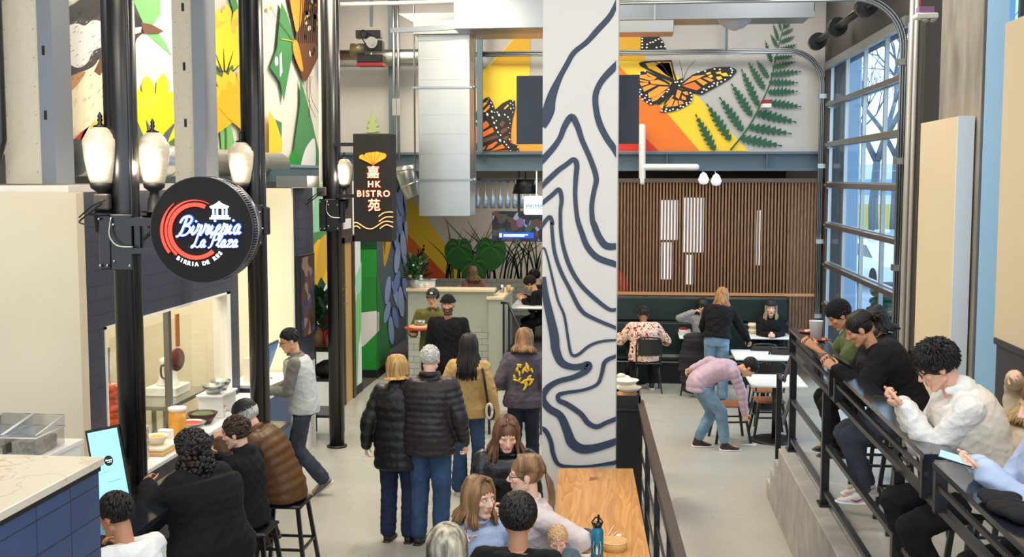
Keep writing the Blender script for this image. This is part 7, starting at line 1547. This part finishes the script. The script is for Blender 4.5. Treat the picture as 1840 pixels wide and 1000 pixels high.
HOOD = P_ = barseat('man with messy dark hair in a cream hooded sweatshirt looking at his phone', 6.40, 1.96, H=1.90, lean=19, hp=30, hy=-2, g=1.04, skin='light', eyes='down', brow=(30, 22, 20), lips=(190, 110, 100), top=dict(mat=F_cream, off=.030, hem=-.14, g=1.16, collar='hood', name='hooded_sweatshirt', vest=fabric('cream_vest', (214, 206, 194), n=.04, bump=.5, bs=12)), pants=dict(mat=F_blk, off=.016), shoes=S_gold, hair=dict(k='short', mat=H_blk, n=420, vol=.010, up=.008, tl=.034, lift=.012), lh=(-.04, .44, 1.33), rh=(.05, .44, 1.33), lf=(-.13, .22, .30), rf=(.12, .3, .34), hdl=(.45, .8, .2), hdr=(-.45, .8, .2), hnl=(.4, 0, 1), hnr=(-.4, 0, 1), curl=40, vb=.0048, vc=.009)
glasses(P_)
wl = P_['WL'] * .5 + P_['WR'] * .5; ph = MB(); ph.box((-.036, -.075, -.004), (.036, .075, .004), 0, .003); 
def place_phone(P_, off, rot, label, on=True):
    c = P_['o'].matrix_basis @ Vector(tuple((P_['WL'] + P_['WR']) / 2 + np3(off))); o = root('smartphone', label, 'phone', c, 0); o.rotation_euler = rot
    MB().box((-.037, -.076, -.004), (.037, .076, .004), 0, .003).build('case', M_black, o, True)
    MB().box((-.034, -.072, .0041), (.034, .072, .0046)).build('screen', mat('phone_screen_' + ('lit' if on else 'dim'), lin(150, 190, 230), .1, emit=lin(140, 190, 235), estr=.8) if on else mat('phone_screen_dark', lin(30, 34, 40), .1), o, True); return o
place_phone(P_, (0, .10, .035), (R(10), R(24), R(90)), 'phone held by the man in the cream hooded sweatshirt', False)
P_ = barseat('woman in a powder blue hoodie at the right edge looking at her phone', 5.42, 2.04, H=1.74, lean=10, hp=14, hy=4, female=True, g=1.05, skin='fair', eyes=(0, -.6), brow=(110, 76, 56), lips=(200, 120, 112), top=dict(mat=F_lblue, off=.034, hem=-.14, g=1.1, collar='hood', name='hoodie'), pants=dict(mat=F_blk), shoes=S_gold, hair=dict(k='pony', mat=H_mid, L=.2, n=80), lh=(-.05, .40, 1.24), rh=(.05, .40, 1.24), hdl=(.5, .8, .1), hdr=(-.5, .8, .1), hnl=(.4, 0, 1), hnr=(-.4, 0, 1), curl=35, lf=(-.1, .3, .34), rf=(.1, .3, .34), vb=.0048, vc=.01)
place_phone(P_, (0, .12, .04), (R(14), R(-14), R(70)), 'lit phone held by the woman in the powder blue hoodie')
P_ = barseat('person just outside the right edge resting both hands on a black bag', 4.62, 2.28, H=1.72, lean=8, hp=14, female=True, g=1.05, skin='light', top=dict(mat=F_lblue, off=.03, hem=-.14, name='sweater', sleeve=.85), pants=dict(mat=F_blk), shoes=S_gold, hair=dict(k='long', mat=H_brn, L=.2), lh=(-.10, .54, 1.26), rh=(.08, .54, 1.26), hnl=(.2, 0, -1), hnr=(-.2, 0, -1), hdl=(.5, .8, -.1), hdr=(-.4, .8, -.1), curl=28, vb=.005)
stool((2.28, 4.62, PLZ), R(90), 'black bar stool just outside the right edge', .80)
o = root('black_bag', 'soft black bag lying on the bar ledge at the right edge', 'bag', (1.62, 4.95, ZC))
mm = MB()
for k in range(14): mm.ell((1.60 + random.uniform(-.03, .05), 4.76 + .026 * k, ZC + .028), (.065, .05, .027), 12, 7)
mobj('bag_body', remesh(mm.xf(Matrix.Translation((-1.62, -4.95, -ZC))), .012, 3), F_blk, o)
P_ = person('person in a beige puffer with a hand behind their fair hair, seated by the wall', (2.40, 7.35, PLZ), -80, 1.68, hip=(0, 0, .53), lean=12, hp=26, hy=10, female=True, g=1.05, skin='fair', top=dict(mat=F_beige, off=.034, puff=.10, hem=-.14, name='puffer_jacket'), pants=dict(mat=F_blk), shoes=S_dark, hair=dict(k='long', mat=hairm('sandy', (150, 116, 74), (206, 172, 120)), L=.1), lh=(-.1, .05, 1.32), lel=(.8, .5, .2), rh=(.1, .12, 1.34), rel=(-.9, .3, .1), lf=(-.12, .2, .08), rf=(.12, .2, .08), curl=45)

# --- bar beyond the low wall ---
person('woman with fair wavy hair behind the low tiled wall', wpos(851, 520, 21.2)[:2] + (.42,), 30, 1.62, hip=(0, 0, .42), female=True, skin='fair', top=dict(mat=F_rosey, off=.02, name='top'), pants=dict(mat=F_blk), shoes=S_dark, hair=dict(k='long', mat=H_lbrn, L=.10, vol=.01), lf=(-.1, .3, .08), rf=(.1, .3, .08))
stool(wpos(851, 520, 21.2)[:2] + (.42,), 0, 'low stool behind the low tiled wall', .36)
person('dark-haired man in black, farther of the two at the bar table', (-1.45, 20.35, 0), 84, 1.72, hip=(0, 0, .85), lean=18, hp=20, skin='light', top=dict(mat=F_blkk, off=.02, name='sweater'), pants=dict(mat=F_blk), shoes=S_dark, hair=dict(k='short', mat=H_blk, n=150, vol=.006), lh=(-.15, .44, 1.12), rh=(.15, .44, 1.12), lf=(-.1, .25, .32), rf=(.1, .25, .32))
person('dark-haired man in black, nearer of the two at the bar table', (-1.38, 19.62, 0), 84, 1.70, hip=(0, 0, .85), lean=26, hp=30, skin='asian', top=dict(mat=F_blkk, off=.022, name='sweater'), pants=dict(mat=F_blk), shoes=S_dark, hair=dict(k='short', mat=H_blk, n=150, vol=.006), lh=(-.05, .42, 1.14), rh=(.13, .40, 1.14), lf=(-.1, .25, .32), rf=(.1, .25, .32))
# extra marks on the cream sweatshirt man: round chest patch, dark arm hole piping
pc = [o for o in bpy.data.objects if o.get('label', '').startswith('man with messy dark hair')][0]
H_ = HOOD
c_, x_, y_ = H_['ring'](.66, .156, .114, .042, 0, H_['gg'] * 1.16)
MB().ell(c_ + y_ * .93 - x_ * .38, (.042, .012, .042), 18, 8, 0, np.array((nrm(x_), nrm(y_), H_['un'])).T).build('chest_patch', M_blackm, H_['o'], True)
for S_, sg_ in ((H_['SL'], -1), (H_['SR'], 1)):
    MB().tube([S_ - H_['X'] * sg_ * .035 + H_['un'] * (.10 * math.cos(t) - .03) + H_['Fw'] * .088 * math.sin(t) for t in np.linspace(0, 2 * math.pi, 20)], .006, 6).build('arm_hole_piping', M_blackm, H_['o'], True)
person('dark-haired child in black seated behind the woman with the headwrap', (2.3, 10.2, PLZ), 95, 1.45, hip=(0, 0, .80), lean=14, hp=20, skin='light', top=dict(mat=F_blkk, off=.02, name='sweater'), pants=dict(mat=F_blk), shoes=S_dark, hair=dict(k='long', mat=H_blk, L=.06), lh=(.05, .30, 1.12), rh=(.1, .3, 1.12), lf=(-.1, .25, .32), rf=(.1, .25, .32))
stool((2.3, 10.2, PLZ), R(90), 'black bar stool under the dark-haired child', .74)
# ================================================================== SMALL THINGS
M_teal = mat('teal_enamel', lin(22, 112, 142), .3); M_bamboo = mat('bamboo', lin(222, 178, 116), .5, noise=.1, nscale=30, stretch=(1, 1, 6)); M_clear = glass('clear_plastic', (.95, .96, .97), .5, .05)
# on the oak table
p = onZ(1073, 1005, TZ); o = root('water_bottle', 'teal metal water bottle with black loop lid on the oak table', 'bottle', (p.x, p.y, TZ))
MB().lathe([(.0, .001), (.034, .001), (.036, .006), (.036, .165), (.032, .18), (.024, .19), (.024, .195)], p, 24).build('body', M_teal, o)
MB().lathe([(.026, .194), (.027, .215), (.022, .222), (0, .223)], p, 18).tube([(p.x - .022, p.y, p.z + .2), (p.x - .032, p.y, p.z + .222), (p.x - .012, p.y, p.z + .25), (p.x + .012, p.y, p.z + .25), (p.x + .03, p.y, p.z + .225), (p.x + .022, p.y, p.z + .2)], .005, 6).cap((p.x + .006, p.y, p.z + .22), (p.x + .006, p.y - .004, p.z + .262), .007, .008).build('lid', M_black, o)
m = MB(); sh = [(-.018, .12), (.018, .12), (.024, .09), (.018, .045), (-.004, .025), (-.020, .05), (-.024, .09)]
for i_, (k, mi, d) in enumerate(((1, 0, .0005), (.86, 1, .001))): m.add([(p.x + math.sin(a / .036 * 1) * (.0362 + d), p.y - math.cos(a / .036) * (.0362 + d), p.z + .08 + (zz - .08) * k + .0) for a, zz in [(q[0] * k, q[1]) for q in sh]], [tuple(range(len(sh)))[::-1]], mi)
m.add([(p.x + q[0], p.y - .0385, p.z + q[1]) for q in ((-.006, .045), (.004, .04), (.006, .07), (-.001, .10), (-.007, .07))], [(0, 1, 2, 3, 4)], 0); m.build('sticker', [mat('sticker_white', lin(214, 232, 226), .4), mat('sticker_dark', lin(30, 44, 44), .4)], o)
p = onZ(1104, 986, TZ); o = root('bamboo_steamer', 'round bamboo steamer basket on the oak table', 'steamer', (p.x, p.y, TZ))
MB().lathe([(.0, .012), (.066, .012), (.068, .058), (.074, .058), (.075, .0), (.0, .0)], (p.x, p.y, TZ + .001), 36).build('basket', M_bamboo, o)
MB().tube([(p.x + .076 * math.cos(t), p.y + .076 * math.sin(t), TZ + .050) for t in np.linspace(0, 6.283, 30)], .003, 6).build('rim_band', mat('bamboo_rim', lin(236, 204, 150), .5), o)
p = onZ(1037, 984, TZ); o = root('food_plate', 'cream oval paper plate with food scraps beside the baby', 'plate', (p.x, p.y, TZ))
MB().lathe([(0, .002), (.07, .002), (.092, .016), (.089, .018), (.068, .005), (0, .005)], (p.x, p.y, TZ + .001), 30).build('plate', M_paper, o)
for k in range(9): MB().ell((p.x + random.uniform(-.05, .05), p.y + random.uniform(-.045, .045), TZ + .0135), (.009, .006, .005), 8, 5).build('food_scrap', mat('food_brown', lin(96, 54, 30), .5), o)
p = onZ(1058, 1002, TZ); o = root('paper_cup', 'small paper cup of yellow soup in front of the teal bottle', 'cup', (p.x - .02, p.y - .04, TZ))
MB().lathe([(0, 0), (.028, 0), (.036, .045), (.034, .046), (.030, .036), (0, .036)], (p.x - .02, p.y - .04, TZ + .001), 22).build('cup', M_paper, o)
MB().lathe([(0, .0385), (.031, .0385), (.031, .037)], (p.x - .02, p.y - .04, TZ + .001), 20).build('soup', mat('soup_yellow', lin(226, 176, 70), .3), o)
p = onZ(1050, 957, TZ); o = root('smartphone', 'dark phone lying face up on the oak table', 'phone', (p.x, p.y, TZ)); o.rotation_euler = (0, 0, R(-28))
MB().box((-.036, -.074, 0.001), (.036, .074, .009), 0, .003).build('case', M_black, o, True); MB().box((-.033, -.07, .0091), (.033, .07, .0096)).build('screen', mat('phone_glass', lin(52, 56, 62), .12), o, True)
for k, (a, b, lab) in enumerate((((1093, 962), (1103, 946), 'wooden chopstick lying loose by the paper sleeve'), ((1095, 966), (1109, 956), 'second chopstick lying beside the paper sleeve'))):
    a, b = onZ(*a, TZ), onZ(*b, TZ); tag(MB().bar((a.x, a.y, TZ + .004), (b.x, b.y, TZ + .004), .005, .005).build('chopstick', mat('chopstick_wood', lin(236, 214, 176), .5)), lab, 'chopstick')
p = onZ(1110, 962, TZ); m = MB().prism([(p.x - .012, p.y - .02, TZ + .001), (p.x + .018, p.y - .02, TZ + .001), (p.x + .026, p.y + .03, TZ + .001), (p.x - .006, p.y + .03, TZ + .001)], (0, 0, .002)); tag(m.build('chopstick_sleeve', M_white), 'small white paper chopstick sleeve on the oak table', 'wrapper')
# slat wall tables
def clamshell(x, y, z, lab):
    o = root('takeout_box', lab, 'box', (x, y, z)); M_ = mat('takeout_cream', lin(234, 226, 200), .6)
    MB().loft([((x, y, z + .001), (.085, 0, 0), (0, .085, 0)), ((x, y, z + .04), (.105, 0, 0), (0, .105, 0)), ((x, y, z + .045), (.112, 0, 0), (0, .112, 0))], 24, p=8).build('base', M_, o)
    MB().loft([((x, y, z + .046), (.112, 0, 0), (0, .112, 0)), ((x, y, z + .052), (.104, 0, 0), (0, .104, 0)), ((x, y, z + .082), (.088, 0, 0), (0, .088, 0))], 24, p=8).build('lid', M_, o)
p = onZ(1356, 598, .76)
clamshell(p.x, p.y - .02, .761, 'lower takeout box of the stack on the white table'); clamshell(p.x - .005, p.y - .02, .844, 'upper takeout box of the stack on the white table')
p = onZ(1398, 600, .76); tag(MB().lathe([(0, .002), (.03, .002), (.038, .13), (.036, .13), (.028, .01), (0, .01)], (p.x, p.y, .761), 18).build('drinking_glass', M_clear), 'clear glass on the white table beside the clasped hands', 'glass')
p = onZ(1231, 598, .76); o = root('food_box', 'red and white food box on the table left of the black sweater', 'box', (p.x, p.y, .761)); MB().box((p.x - .1, p.y - .08, .761), (p.x + .09, p.y + .08, .82), 0, .01).build('box', M_white, o); MB().box((p.x - .09, p.y - .07, .8205), (p.x + .03, p.y + .07, .85), 0, .01).build('red_napkin', mat('napkin_red', lin(160, 34, 40), .6), o)
p = onZ(1345, 799, 0); tag(MB().prism([(p.x - .12, p.y - .03, .002), (p.x + .08, p.y - .05, .002), (p.x + .11, p.y + .08, .002), (p.x - .02, p.y + .02, .002)], (0, 0, .006)).build('paper_napkin', M_white), 'white paper lying on the floor beside the stool leg', 'napkin')
# coats
def drape(name, c, w, h, d, m_, label, puff=0, n=14):
    m = MB(); rn = random.Random(3)
    for k in range(n): f = k / (n - 1); m.ell((c[0] + rn.uniform(-.02, .02), c[1] + rn.uniform(-.015, .015), c[2] + h * f), (w * (.75 + .35 * math.sin(math.pi * (1 - f) * .8 + .3)) * (1 + .06 * rn.uniform(-1, 1)), d, h / n * 1.3), 16, 8)
    me = remesh(m, .014, 2, name); co = np.empty(len(me.vertices) * 3); me.vertices.foreach_get('co', co); co = co.reshape(-1, 3); co -= np.array(c); me.vertices.foreach_set('co', co.ravel()); me.materials.append(m_)
    o = bpy.data.objects.new(name, me); COL.objects.link(o); o.location = c; return tag(o, label, 'coat')
drape('coat', (1.02, 17.02, .12), .24, .78, .09, mat('dark_coat', lin(34, 32, 36), .8, bump=.5, bscale=14), 'dark coats draped over the chair left of the standing woman')
drape('coat', (-1.98, 14.05, .44), .15, .62, .10, mat('maroon_jacket', lin(140, 30, 54), .55, bump=.5, bscale=20), 'maroon jacket with orange lining hung beside the wooden bench')
tag(MB().ell((-2.12, 13.98, .80), (.035, .05, .22), 12, 9).build('jacket_lining', mat('orange_lining', lin(230, 116, 40), .5)), 'orange lining strip of the maroon jacket', 'lining')
# bar ledge things
p = onY(1459, 612, 10.3); x_ = GX + .08
o = root('plastic_pitcher', 'translucent plastic pitcher with a little drink on the far bar ledge', 'pitcher', (x_, 10.1, ZC)); MB().lathe([(0, .002), (.045, .002), (.058, .17), (.062, .175), (.054, .172), (.042, .01), (0, .01)], (x_, 10.1, ZC), 22).build('pitcher', mat('milky_plastic', lin(214, 214, 222), .3), o); MB().lathe([(0, .0), (.043, .0), (.047, .03), (0, .03)], (x_, 10.1, ZC + .003), 18).build('drink', mat('drink_tan', lin(220, 196, 170), .3), o)
for k, (dy, lab) in enumerate(((.28, 'red plate of food left of the plastic pitcher'), (-.16, 'red plate of food right of the plastic pitcher'))):
    o = root('food_plate', lab, 'plate', (x_, 10.3 + dy, ZC)); MB().lathe([(0, .001), (.08, .001), (.10, .014), (.097, .016), (.078, .005), (0, .005)], (x_ + .03, 10.3 + dy * 1.2, ZC), 22).build('plate', mat('plate_rust', lin(150, 60, 46), .4), o)
    for j in range(6): MB().ell((x_ + .03 + random.uniform(-.04, .04), 10.3 + dy * 1.2 + random.uniform(-.04, .04), ZC + .014), (.02, .018, .012), 8, 6).build('food', mat('food_cream', lin(226, 196, 160), .5), o)
tag(MB().box((GX + .02, 9.9, ZC + .001), (GX + .07, 10.0, ZC + .012)).build('yellow_packet', mat('packet_yellow', lin(220, 206, 90), .5)), 'small yellow packet on the far bar ledge', 'packet')
# things on the pony wall
def bush(c, r_, n, m_, name, label, cat, pot=None, flowers=None, tall=1.):
    o = root(name, label, cat, (c[0], c[1], c[2])); rn = random.Random(8); f = MB()
    for k in range(n):
        a, e = rn.uniform(0, 6.28), rn.uniform(-.2, 1.4); q = np3(c[0] + r_ * .5 * math.cos(a) * rn.random(), c[1] + r_ * .5 * math.sin(a) * rn.random(), c[2] + .12 + r_ * tall * rn.random()); d = np3(math.cos(a) * math.cos(e), math.sin(a) * math.cos(e), math.sin(e)) * r_ * .5; sd = nrm(np.cross(d, (0, 0, 1))) * r_ * .13
        f.add([q, q + d * .5 + sd, q + d, q + d * .5 - sd, q + d * .5 + (0, 0, .01)], [(0, 1, 4), (1, 2, 4), (2, 3, 4), (3, 0, 4)], 0)
    f.build('foliage', m_, o)
    if flowers:
        for k in range(7): MB().ell((c[0] + rn.uniform(-.1, .1), c[1] - .06, c[2] + .2 + rn.uniform(-.06, .2)), (.035, .03, .03), 8, 6).build('flower', flowers, o)
    if pot: MB().lathe([(0, .001), (.09, .001), (.11, .13), (.10, .13), (.085, .02), (0, .02)], c, 18).build('pot', pot, o)
    return o
M_lf = mat('plant_leaf', lin(40, 84, 44), .5); M_lf.use_backface_culling = False
bush((-3.38, 18.04, 1.50), .32, 120, M_lf, 'flower_bouquet', 'plant with white flowers standing at the left end of the low wall', 'plant', mat('vase_white', lin(220, 220, 214), .4), mat('flower_white', lin(232, 236, 216), .6))
q = onY(763, 510, 18.04); o = root('storage_tub', 'white plastic tub with grey rim on the low wall', 'tub', (q.x, 18.04, 1.50)); MB().box((q.x - .16, 17.95, 1.501), (q.x + .16, 18.13, 1.62), 0, .01).build('tub', M_white, o); MB().box((q.x - .18, 17.94, 1.62), (q.x + .18, 18.14, 1.635), 0, .004).build('rim', mat('rim_grey', lin(150, 150, 150), .5), o)
for k in range(2): tag(MB().lathe([(0, 0), (.035, 0), (.05, .06), (.05, .065), (0, .065)], (-2.98 - .0 + k * .1 - .32, 17.98, 1.501), 14).build('white_cup', M_tblw), ['left small white cup beside the storage tub', 'right small white cup beside the storage tub'][k], 'cup')
for k, (x, lab) in enumerate(((-2.03, 'glass jar left on top of the end post of the low wall'), (-1.98, 'brown cup right on top of the end post of the low wall'))):
    tag(MB().lathe([(0, 0), (.035, 0), (.04, .12), (0, .12)], (x - .03 + k * .06, 18.6, 1.381), 14).build('jar', [M_galv, M_kraft][k]), lab, 'jar')
# potted plant with red ribbon on the rack
bush((-3.80, 13.85, 1.25), .40, 150, mat('glossy_leaf', lin(24, 66, 38), .35), 'potted_plant', 'glossy green plant in a basket with a red ribbon behind the farthest pole', 'plant', None, None, 1.15)
o = [x for x in bpy.data.objects if x.name.startswith('potted_plant')][0]
MB().lathe([(0, 0), (.13, 0), (.16, .24), (.15, .24), (0, .2)], (-3.80, 13.92, 1.151), 20).build('basket', mat('wicker', lin(176, 140, 92), .7, noise=.25, nscale=60, bump=.5, bscale=90), o)
MB().ell((-3.70, 13.78, 1.40), (.09, .05, .07), 12, 8).ell((-3.66, 13.76, 1.5), (.06, .04, .07), 12, 8).tube([(-3.68, 13.76, 1.42), (-3.65, 13.75, 1.25), (-3.66, 13.74, 1.12)], [.03, .035, .02], 6).tube([(-3.72, 13.76, 1.42), (-3.74, 13.75, 1.2)], [.03, .02], 6).build('ribbon', mat('ribbon_red', lin(190, 20, 34), .4), o)
# till on the pickup counter
o = root('till_screen', 'tilted till screen on the pickup counter facing the server', 'screen', (-3.95, 12.090, 1.04)); MB().bar((-3.98, 12.090, 1.12), (-3.86, 12.090, 1.46), .40, .02, 0, (1, 0, 0)).build('display', M_black, o); MB().bar((-3.962, 12.090, 1.14), (-3.852, 12.090, 1.44), .36, .012, 0, (1, 0, 0)).build('glass', mat('till_blue', lin(60, 96, 140), .2, emit=lin(60, 110, 170), estr=.35), o); MB().box((-4.05, 12.020, 1.041), (-3.9, 12.160, 1.06)).bar((-3.99, 12.090, 1.05), (-3.94, 12.090, 1.25), .05, .03).build('stand', M_black, o)
o = root('tablet_stand', 'small white card reader stand on the pickup counter', 'card reader', (-3.86, 11.840, 1.041)); MB().prism([(-3.95, 11.840, 1.041), (-3.82, 11.840, 1.041), (-3.93, 11.840, 1.17)], (0, .14, 0)).build('reader', M_tblw, o)
tag(MB().box((-4.15, 11.940, 1.041), (-3.95, 12.010, 1.30)).build('white_bag', M_paper), 'white paper bag left on the pickup counter', 'bag')
tag(MB().lathe([(0, 0), (.03, 0), (.032, .1), (.012, .14), (.012, .17), (0, .17)], (-3.84, 12.490, 1.041), 12).build('sauce_bottle', mat('sauce_green', lin(20, 90, 50), .4)), 'green-capped sauce bottle at the back of the pickup counter', 'bottle')
# ---- stall: ledge clutter and kitchen seen through the window ----
LZ = .981; lx = -3.90
def put(px_, py_, z=LZ): v = onZ(px_, py_, z); return v.x, v.y
def bowl(x, y, z, r_, hgt, m_, name, lab, cat, fill=None):
    o = root(name, lab, cat, (x, y, z)); MB().lathe([(0, 0), (r_ * .55, 0), (r_, hgt), (r_ * .96, hgt + .002), (r_ * .5, .01), (0, .01)], (x, y, z + .001), 22).build('shell', m_, o)
    if fill: MB().ell((x, y, z + hgt * .75), (r_ * .82, r_ * .82, hgt * .35), 14, 7).build('food', fill, o)
M_chips = mat('tortilla_chips', lin(222, 170, 90), .6, noise=.3, nscale=40); M_salsa = mat('salsa_red', lin(176, 40, 26), .4); 
o = root('paper_sack', 'white patterned paper bag with handles on the serving ledge', 'bag', (lx, 8.670, LZ)); MB().box((lx - .11, 8.580, LZ + .001), (lx + .07, 8.760, LZ + .30), 0, .02).build('sack', mat('patterned_paper', lin(226, 216, 208), .6, col2=lin(150, 110, 110), nscale=40), o); MB().tube(cr([(lx - .06, 8.620, LZ + .29), (lx - .05, 8.620, LZ + .40), (lx + .01, 8.620, LZ + .40), (lx + .02, 8.620, LZ + .29)], 4), .004, 5).build('handle', M_black, o)
tag(MB().ell((lx + .05, 8.580 - .06, LZ + .06), (.05, .05, .06), 12, 8).build('red_pouch', M_salsa), 'small red pouch beside the patterned paper bag', 'pouch')
o = root('cutting_board', 'stack of wooden boards with folded cream cloth on the serving ledge', 'board', (lx, 9.070, LZ)); MB().box((lx - .14, 8.870, LZ + .001), (lx + .14, 9.240, LZ + .03), 0, .004).build('board', M_bamboo, o); MB().box((lx - .13, 8.890, LZ + .031), (lx + .13, 9.220, LZ + .06), 0, .006).build('cloth', M_paper, o)
bowl(lx, 9.050, LZ + .061, .10, .07, M_paper, 'chip_basket', 'paper basket of chips on the wooden boards', 'basket', M_chips)
o = root('juice_jar', 'tall jar of orange juice with a white lid on the serving ledge', 'jar', (lx, 9.500, LZ)); MB().lathe([(0, 0), (.07, 0), (.075, .02), (.075, .18), (.07, .25), (0, .25)], (lx, 9.500, LZ + .001), 22).build('jar', mat('orange_juice', lin(236, 170, 70), .25), o); MB().lathe([(.07, .25), (.078, .255), (.078, .28), (0, .285)], (lx, 9.500, LZ + .001), 22).build('lid', M_tblw, o)
tag(MB().box((lx - .1, 9.300, LZ + .001), (lx + .02, 9.370, LZ + .12), 0, .006).build('napkin_box', M_tblw), 'white napkin box left of the juice jar', 'box')
bowl(lx, 9.820, LZ, .13, .08, M_galv, 'steel_bowl', 'lower steel bowl of red salsa on the serving ledge', 'bowl', M_salsa)
bowl(lx - .02, 10.140, LZ, .14, .10, mat('dark_bowl', lin(70, 40, 34), .4), 'food_bowl', 'dark bowl with greens on the serving ledge', 'bowl', mat('greens', lin(80, 100, 50), .6, noise=.4, nscale=50))
o = root('display_stand', 'white tiered stand carrying bowls on the serving ledge', 'stand', (lx - .04, 10.520, LZ)); MB().box((lx - .16, 10.340, LZ + .20), (lx + .1, 10.770, LZ + .22), 0, .004).build('upper_shelf', M_tblw, o)
for dy in (10.380, 10.720): MB().box((lx - .15, dy, LZ + .001), (lx + .09, dy + .02, LZ + .20)).build('side', M_tblw, o)
bowl(lx - .03, 10.460, LZ + .221, .11, .08, M_galv, 'steel_bowl', 'shiny left steel bowl on the tiered stand', 'bowl'); bowl(lx - .03, 10.660, LZ + .221, .10, .09, M_galv, 'steel_bowl', 'shiny right steel bowl on the tiered stand', 'bowl')
bowl(lx - .03, 10.560, LZ, .10, .07, M_paper, 'food_bowl', 'cream bowl of food under the tiered stand', 'bowl', M_chips)
tag(MB().lathe([(0, 0), (.10, .01), (.16, .05), (.155, .055), (0, .03)], (-3.6, 8.680 + .3, 1.061), 20).build('red_dish', mat('dish_red', lin(196, 26, 40), .35)), 'wide red dish in front of the man in the brown puffer', 'dish') if 0 else None
o = root('red_basket', 'red food basket with a paper liner in front of the man in the brown puffer', 'basket', (-3.2, 9.1, 1.06)); MB().lathe([(0, 0), (.09, 0), (.13, .05), (.125, .052), (.085, .01), (0, .01)], (-3.2, 9.1, 1.061), 22).build('basket', mat('dish_red', lin(196, 26, 40), .35), o); MB().ell((-3.2, 9.1, 1.10), (.08, .08, .035), 12, 7).build('taco', M_chips, o)
o = root('soda_cup', 'clear cup of pink drink beside the red food basket', 'cup', (-3.3, 9.35, 1.06)); MB().lathe([(0, 0), (.03, 0), (.04, .13), (.038, .13), (.028, .01), (0, .01)], (-3.3, 9.35, 1.061), 18).build('cup', mat('pink_drink', lin(226, 150, 150), .2), o); MB().tube([(-3.3, 9.35, 1.1), (-3.28, 9.34, 1.27)], .005, 6).build('straw', M_salsa, o)
# kitchen interior
ck = onX(302, 690, -4.9); KT = ck.z - .10
o = root('kitchen_table', 'steel kitchen work table inside the stall', 'table', (-4.95, ck.y, 0)); MB().box((-5.3, ck.y - .7, KT - .04), (-4.6, ck.y + .45, KT)).build('worktop', M_galv, o); MB().box((-5.25, ck.y - .65, .4), (-4.65, ck.y + .4, .43)).build('lower_shelf', M_galvd, o)
for x in (-5.25, -4.69):
    for y in (ck.y - .65, ck.y + .36): MB().box((x, y, 0), (x + .04, y + .04, KT - .04)).build('leg', M_galvd, o)
o = root('coffee_pot', 'white enamel coffee pot with black handle seen through the stall window', 'pot', (ck.x, ck.y, KT)); ck = (ck.x, ck.y, KT + .10)
MB().box((ck[0] - .17, ck[1] - .2, KT + .001), (ck[0] + .17, ck[1] + .2, KT + .099), 0, .01).build('warmer', M_tblw, o); MB().lathe([(0, .001), (.12, .001), (.12, .02), (.10, .05), (.08, .24), (.085, .27), (.06, .29), (.02, .30), (0, .31)], ck, 24).build('body', M_tblw, o); MB().lathe([(0, .30), (.022, .31), (.02, .34), (0, .345)], ck, 12).build('knob', M_black, o)
MB().tube(cr([(ck[0], ck[1] - .08, ck[2] + .22), (ck[0], ck[1] - .17, ck[2] + .22), (ck[0], ck[1] - .17, ck[2] + .12), (ck[0], ck[1] - .10, ck[2] + .08)], 4), .012, 8).build('handle', M_black, o)
o = root('kitchen_shelf', 'dark kitchen rack with pans at the back of the stall', 'shelf', (-6.5, 10.0, 0))
for z in (.5, 1.2, 1.9): MB().box((-6.85, 9.0, z), (-6.4, 10.9, z + .03)).build('shelf', M_galvd, o)
for y in (9.0, 10.86): MB().box((-6.44, y, 0), (-6.4, y + .04, 2.4)).build('post', M_galvd, o)
for k, (y, z, r_, mm, lab) in enumerate(((9.4, 1.231, .16, M_salsa, 'red round pan on the dark kitchen rack'), (9.9, 1.231, .14, M_galv, 'steel pan on the middle of the kitchen rack'), (10.4, 1.931, .15, M_galv, 'steel pan on the top of the kitchen rack'), (9.6, 1.931, .12, M_blackm, 'black pan on the top of the kitchen rack'))):
    tag(MB().lathe([(0, 0), (r_ * .9, 0), (r_, .14), (0, .14)], (-6.62, y, z), 18).build('pan', mm), lab, 'pan')
o = root('red_board', 'long orange-red paddle hanging on the stall window post', 'paddle', (-4.6, 11.3, 1.3)); MB().box((-4.62, 11.25, 1.52), (-4.60, 11.33, 1.86), 0, .005).build('blade', mat('paddle_orange', lin(206, 110, 60), .5), o); MB().lathe([(0, 0), (.11, .0), (.12, .02), (0, .03)], (-4.6, 11.2, 1.40), 20, axis=(1, -.3, 0)).build('round_plate', mat('maroon_plate', lin(110, 26, 34), .35), o)
o = root('glass_partition_post', 'clear vertical sneeze guard inside the stall window', 'guard', (-4.35, 10.3, .98)); MB().box((-4.36, 9.2, 1.0), (-4.35, 11.0, 1.9)).build('panel', glass('stall_glass', (1, 1, 1)), o)
o = root('meat_spit', 'lit vertical spit of red glazed meat at the left of the stall window', 'spit', (-4.5, 9.05, .98)); q = onY(198, 700, 9.05)
for k in range(7): MB().ell((q.x, 9.05, 1.18 + k * .055), (.10 + .02 * (k % 3), .10 + .02 * (k % 2), .045), 14, 8).build('meat', mat('glazed_meat', lin(206, 84, 40), .3, noise=.5, nscale=14, emit=lin(200, 60, 20), estr=.12), o)
MB().tube([(q.x, 9.05, 0), (q.x, 9.05, 1.85)], .012, 8).build('rod', M_galv, o)
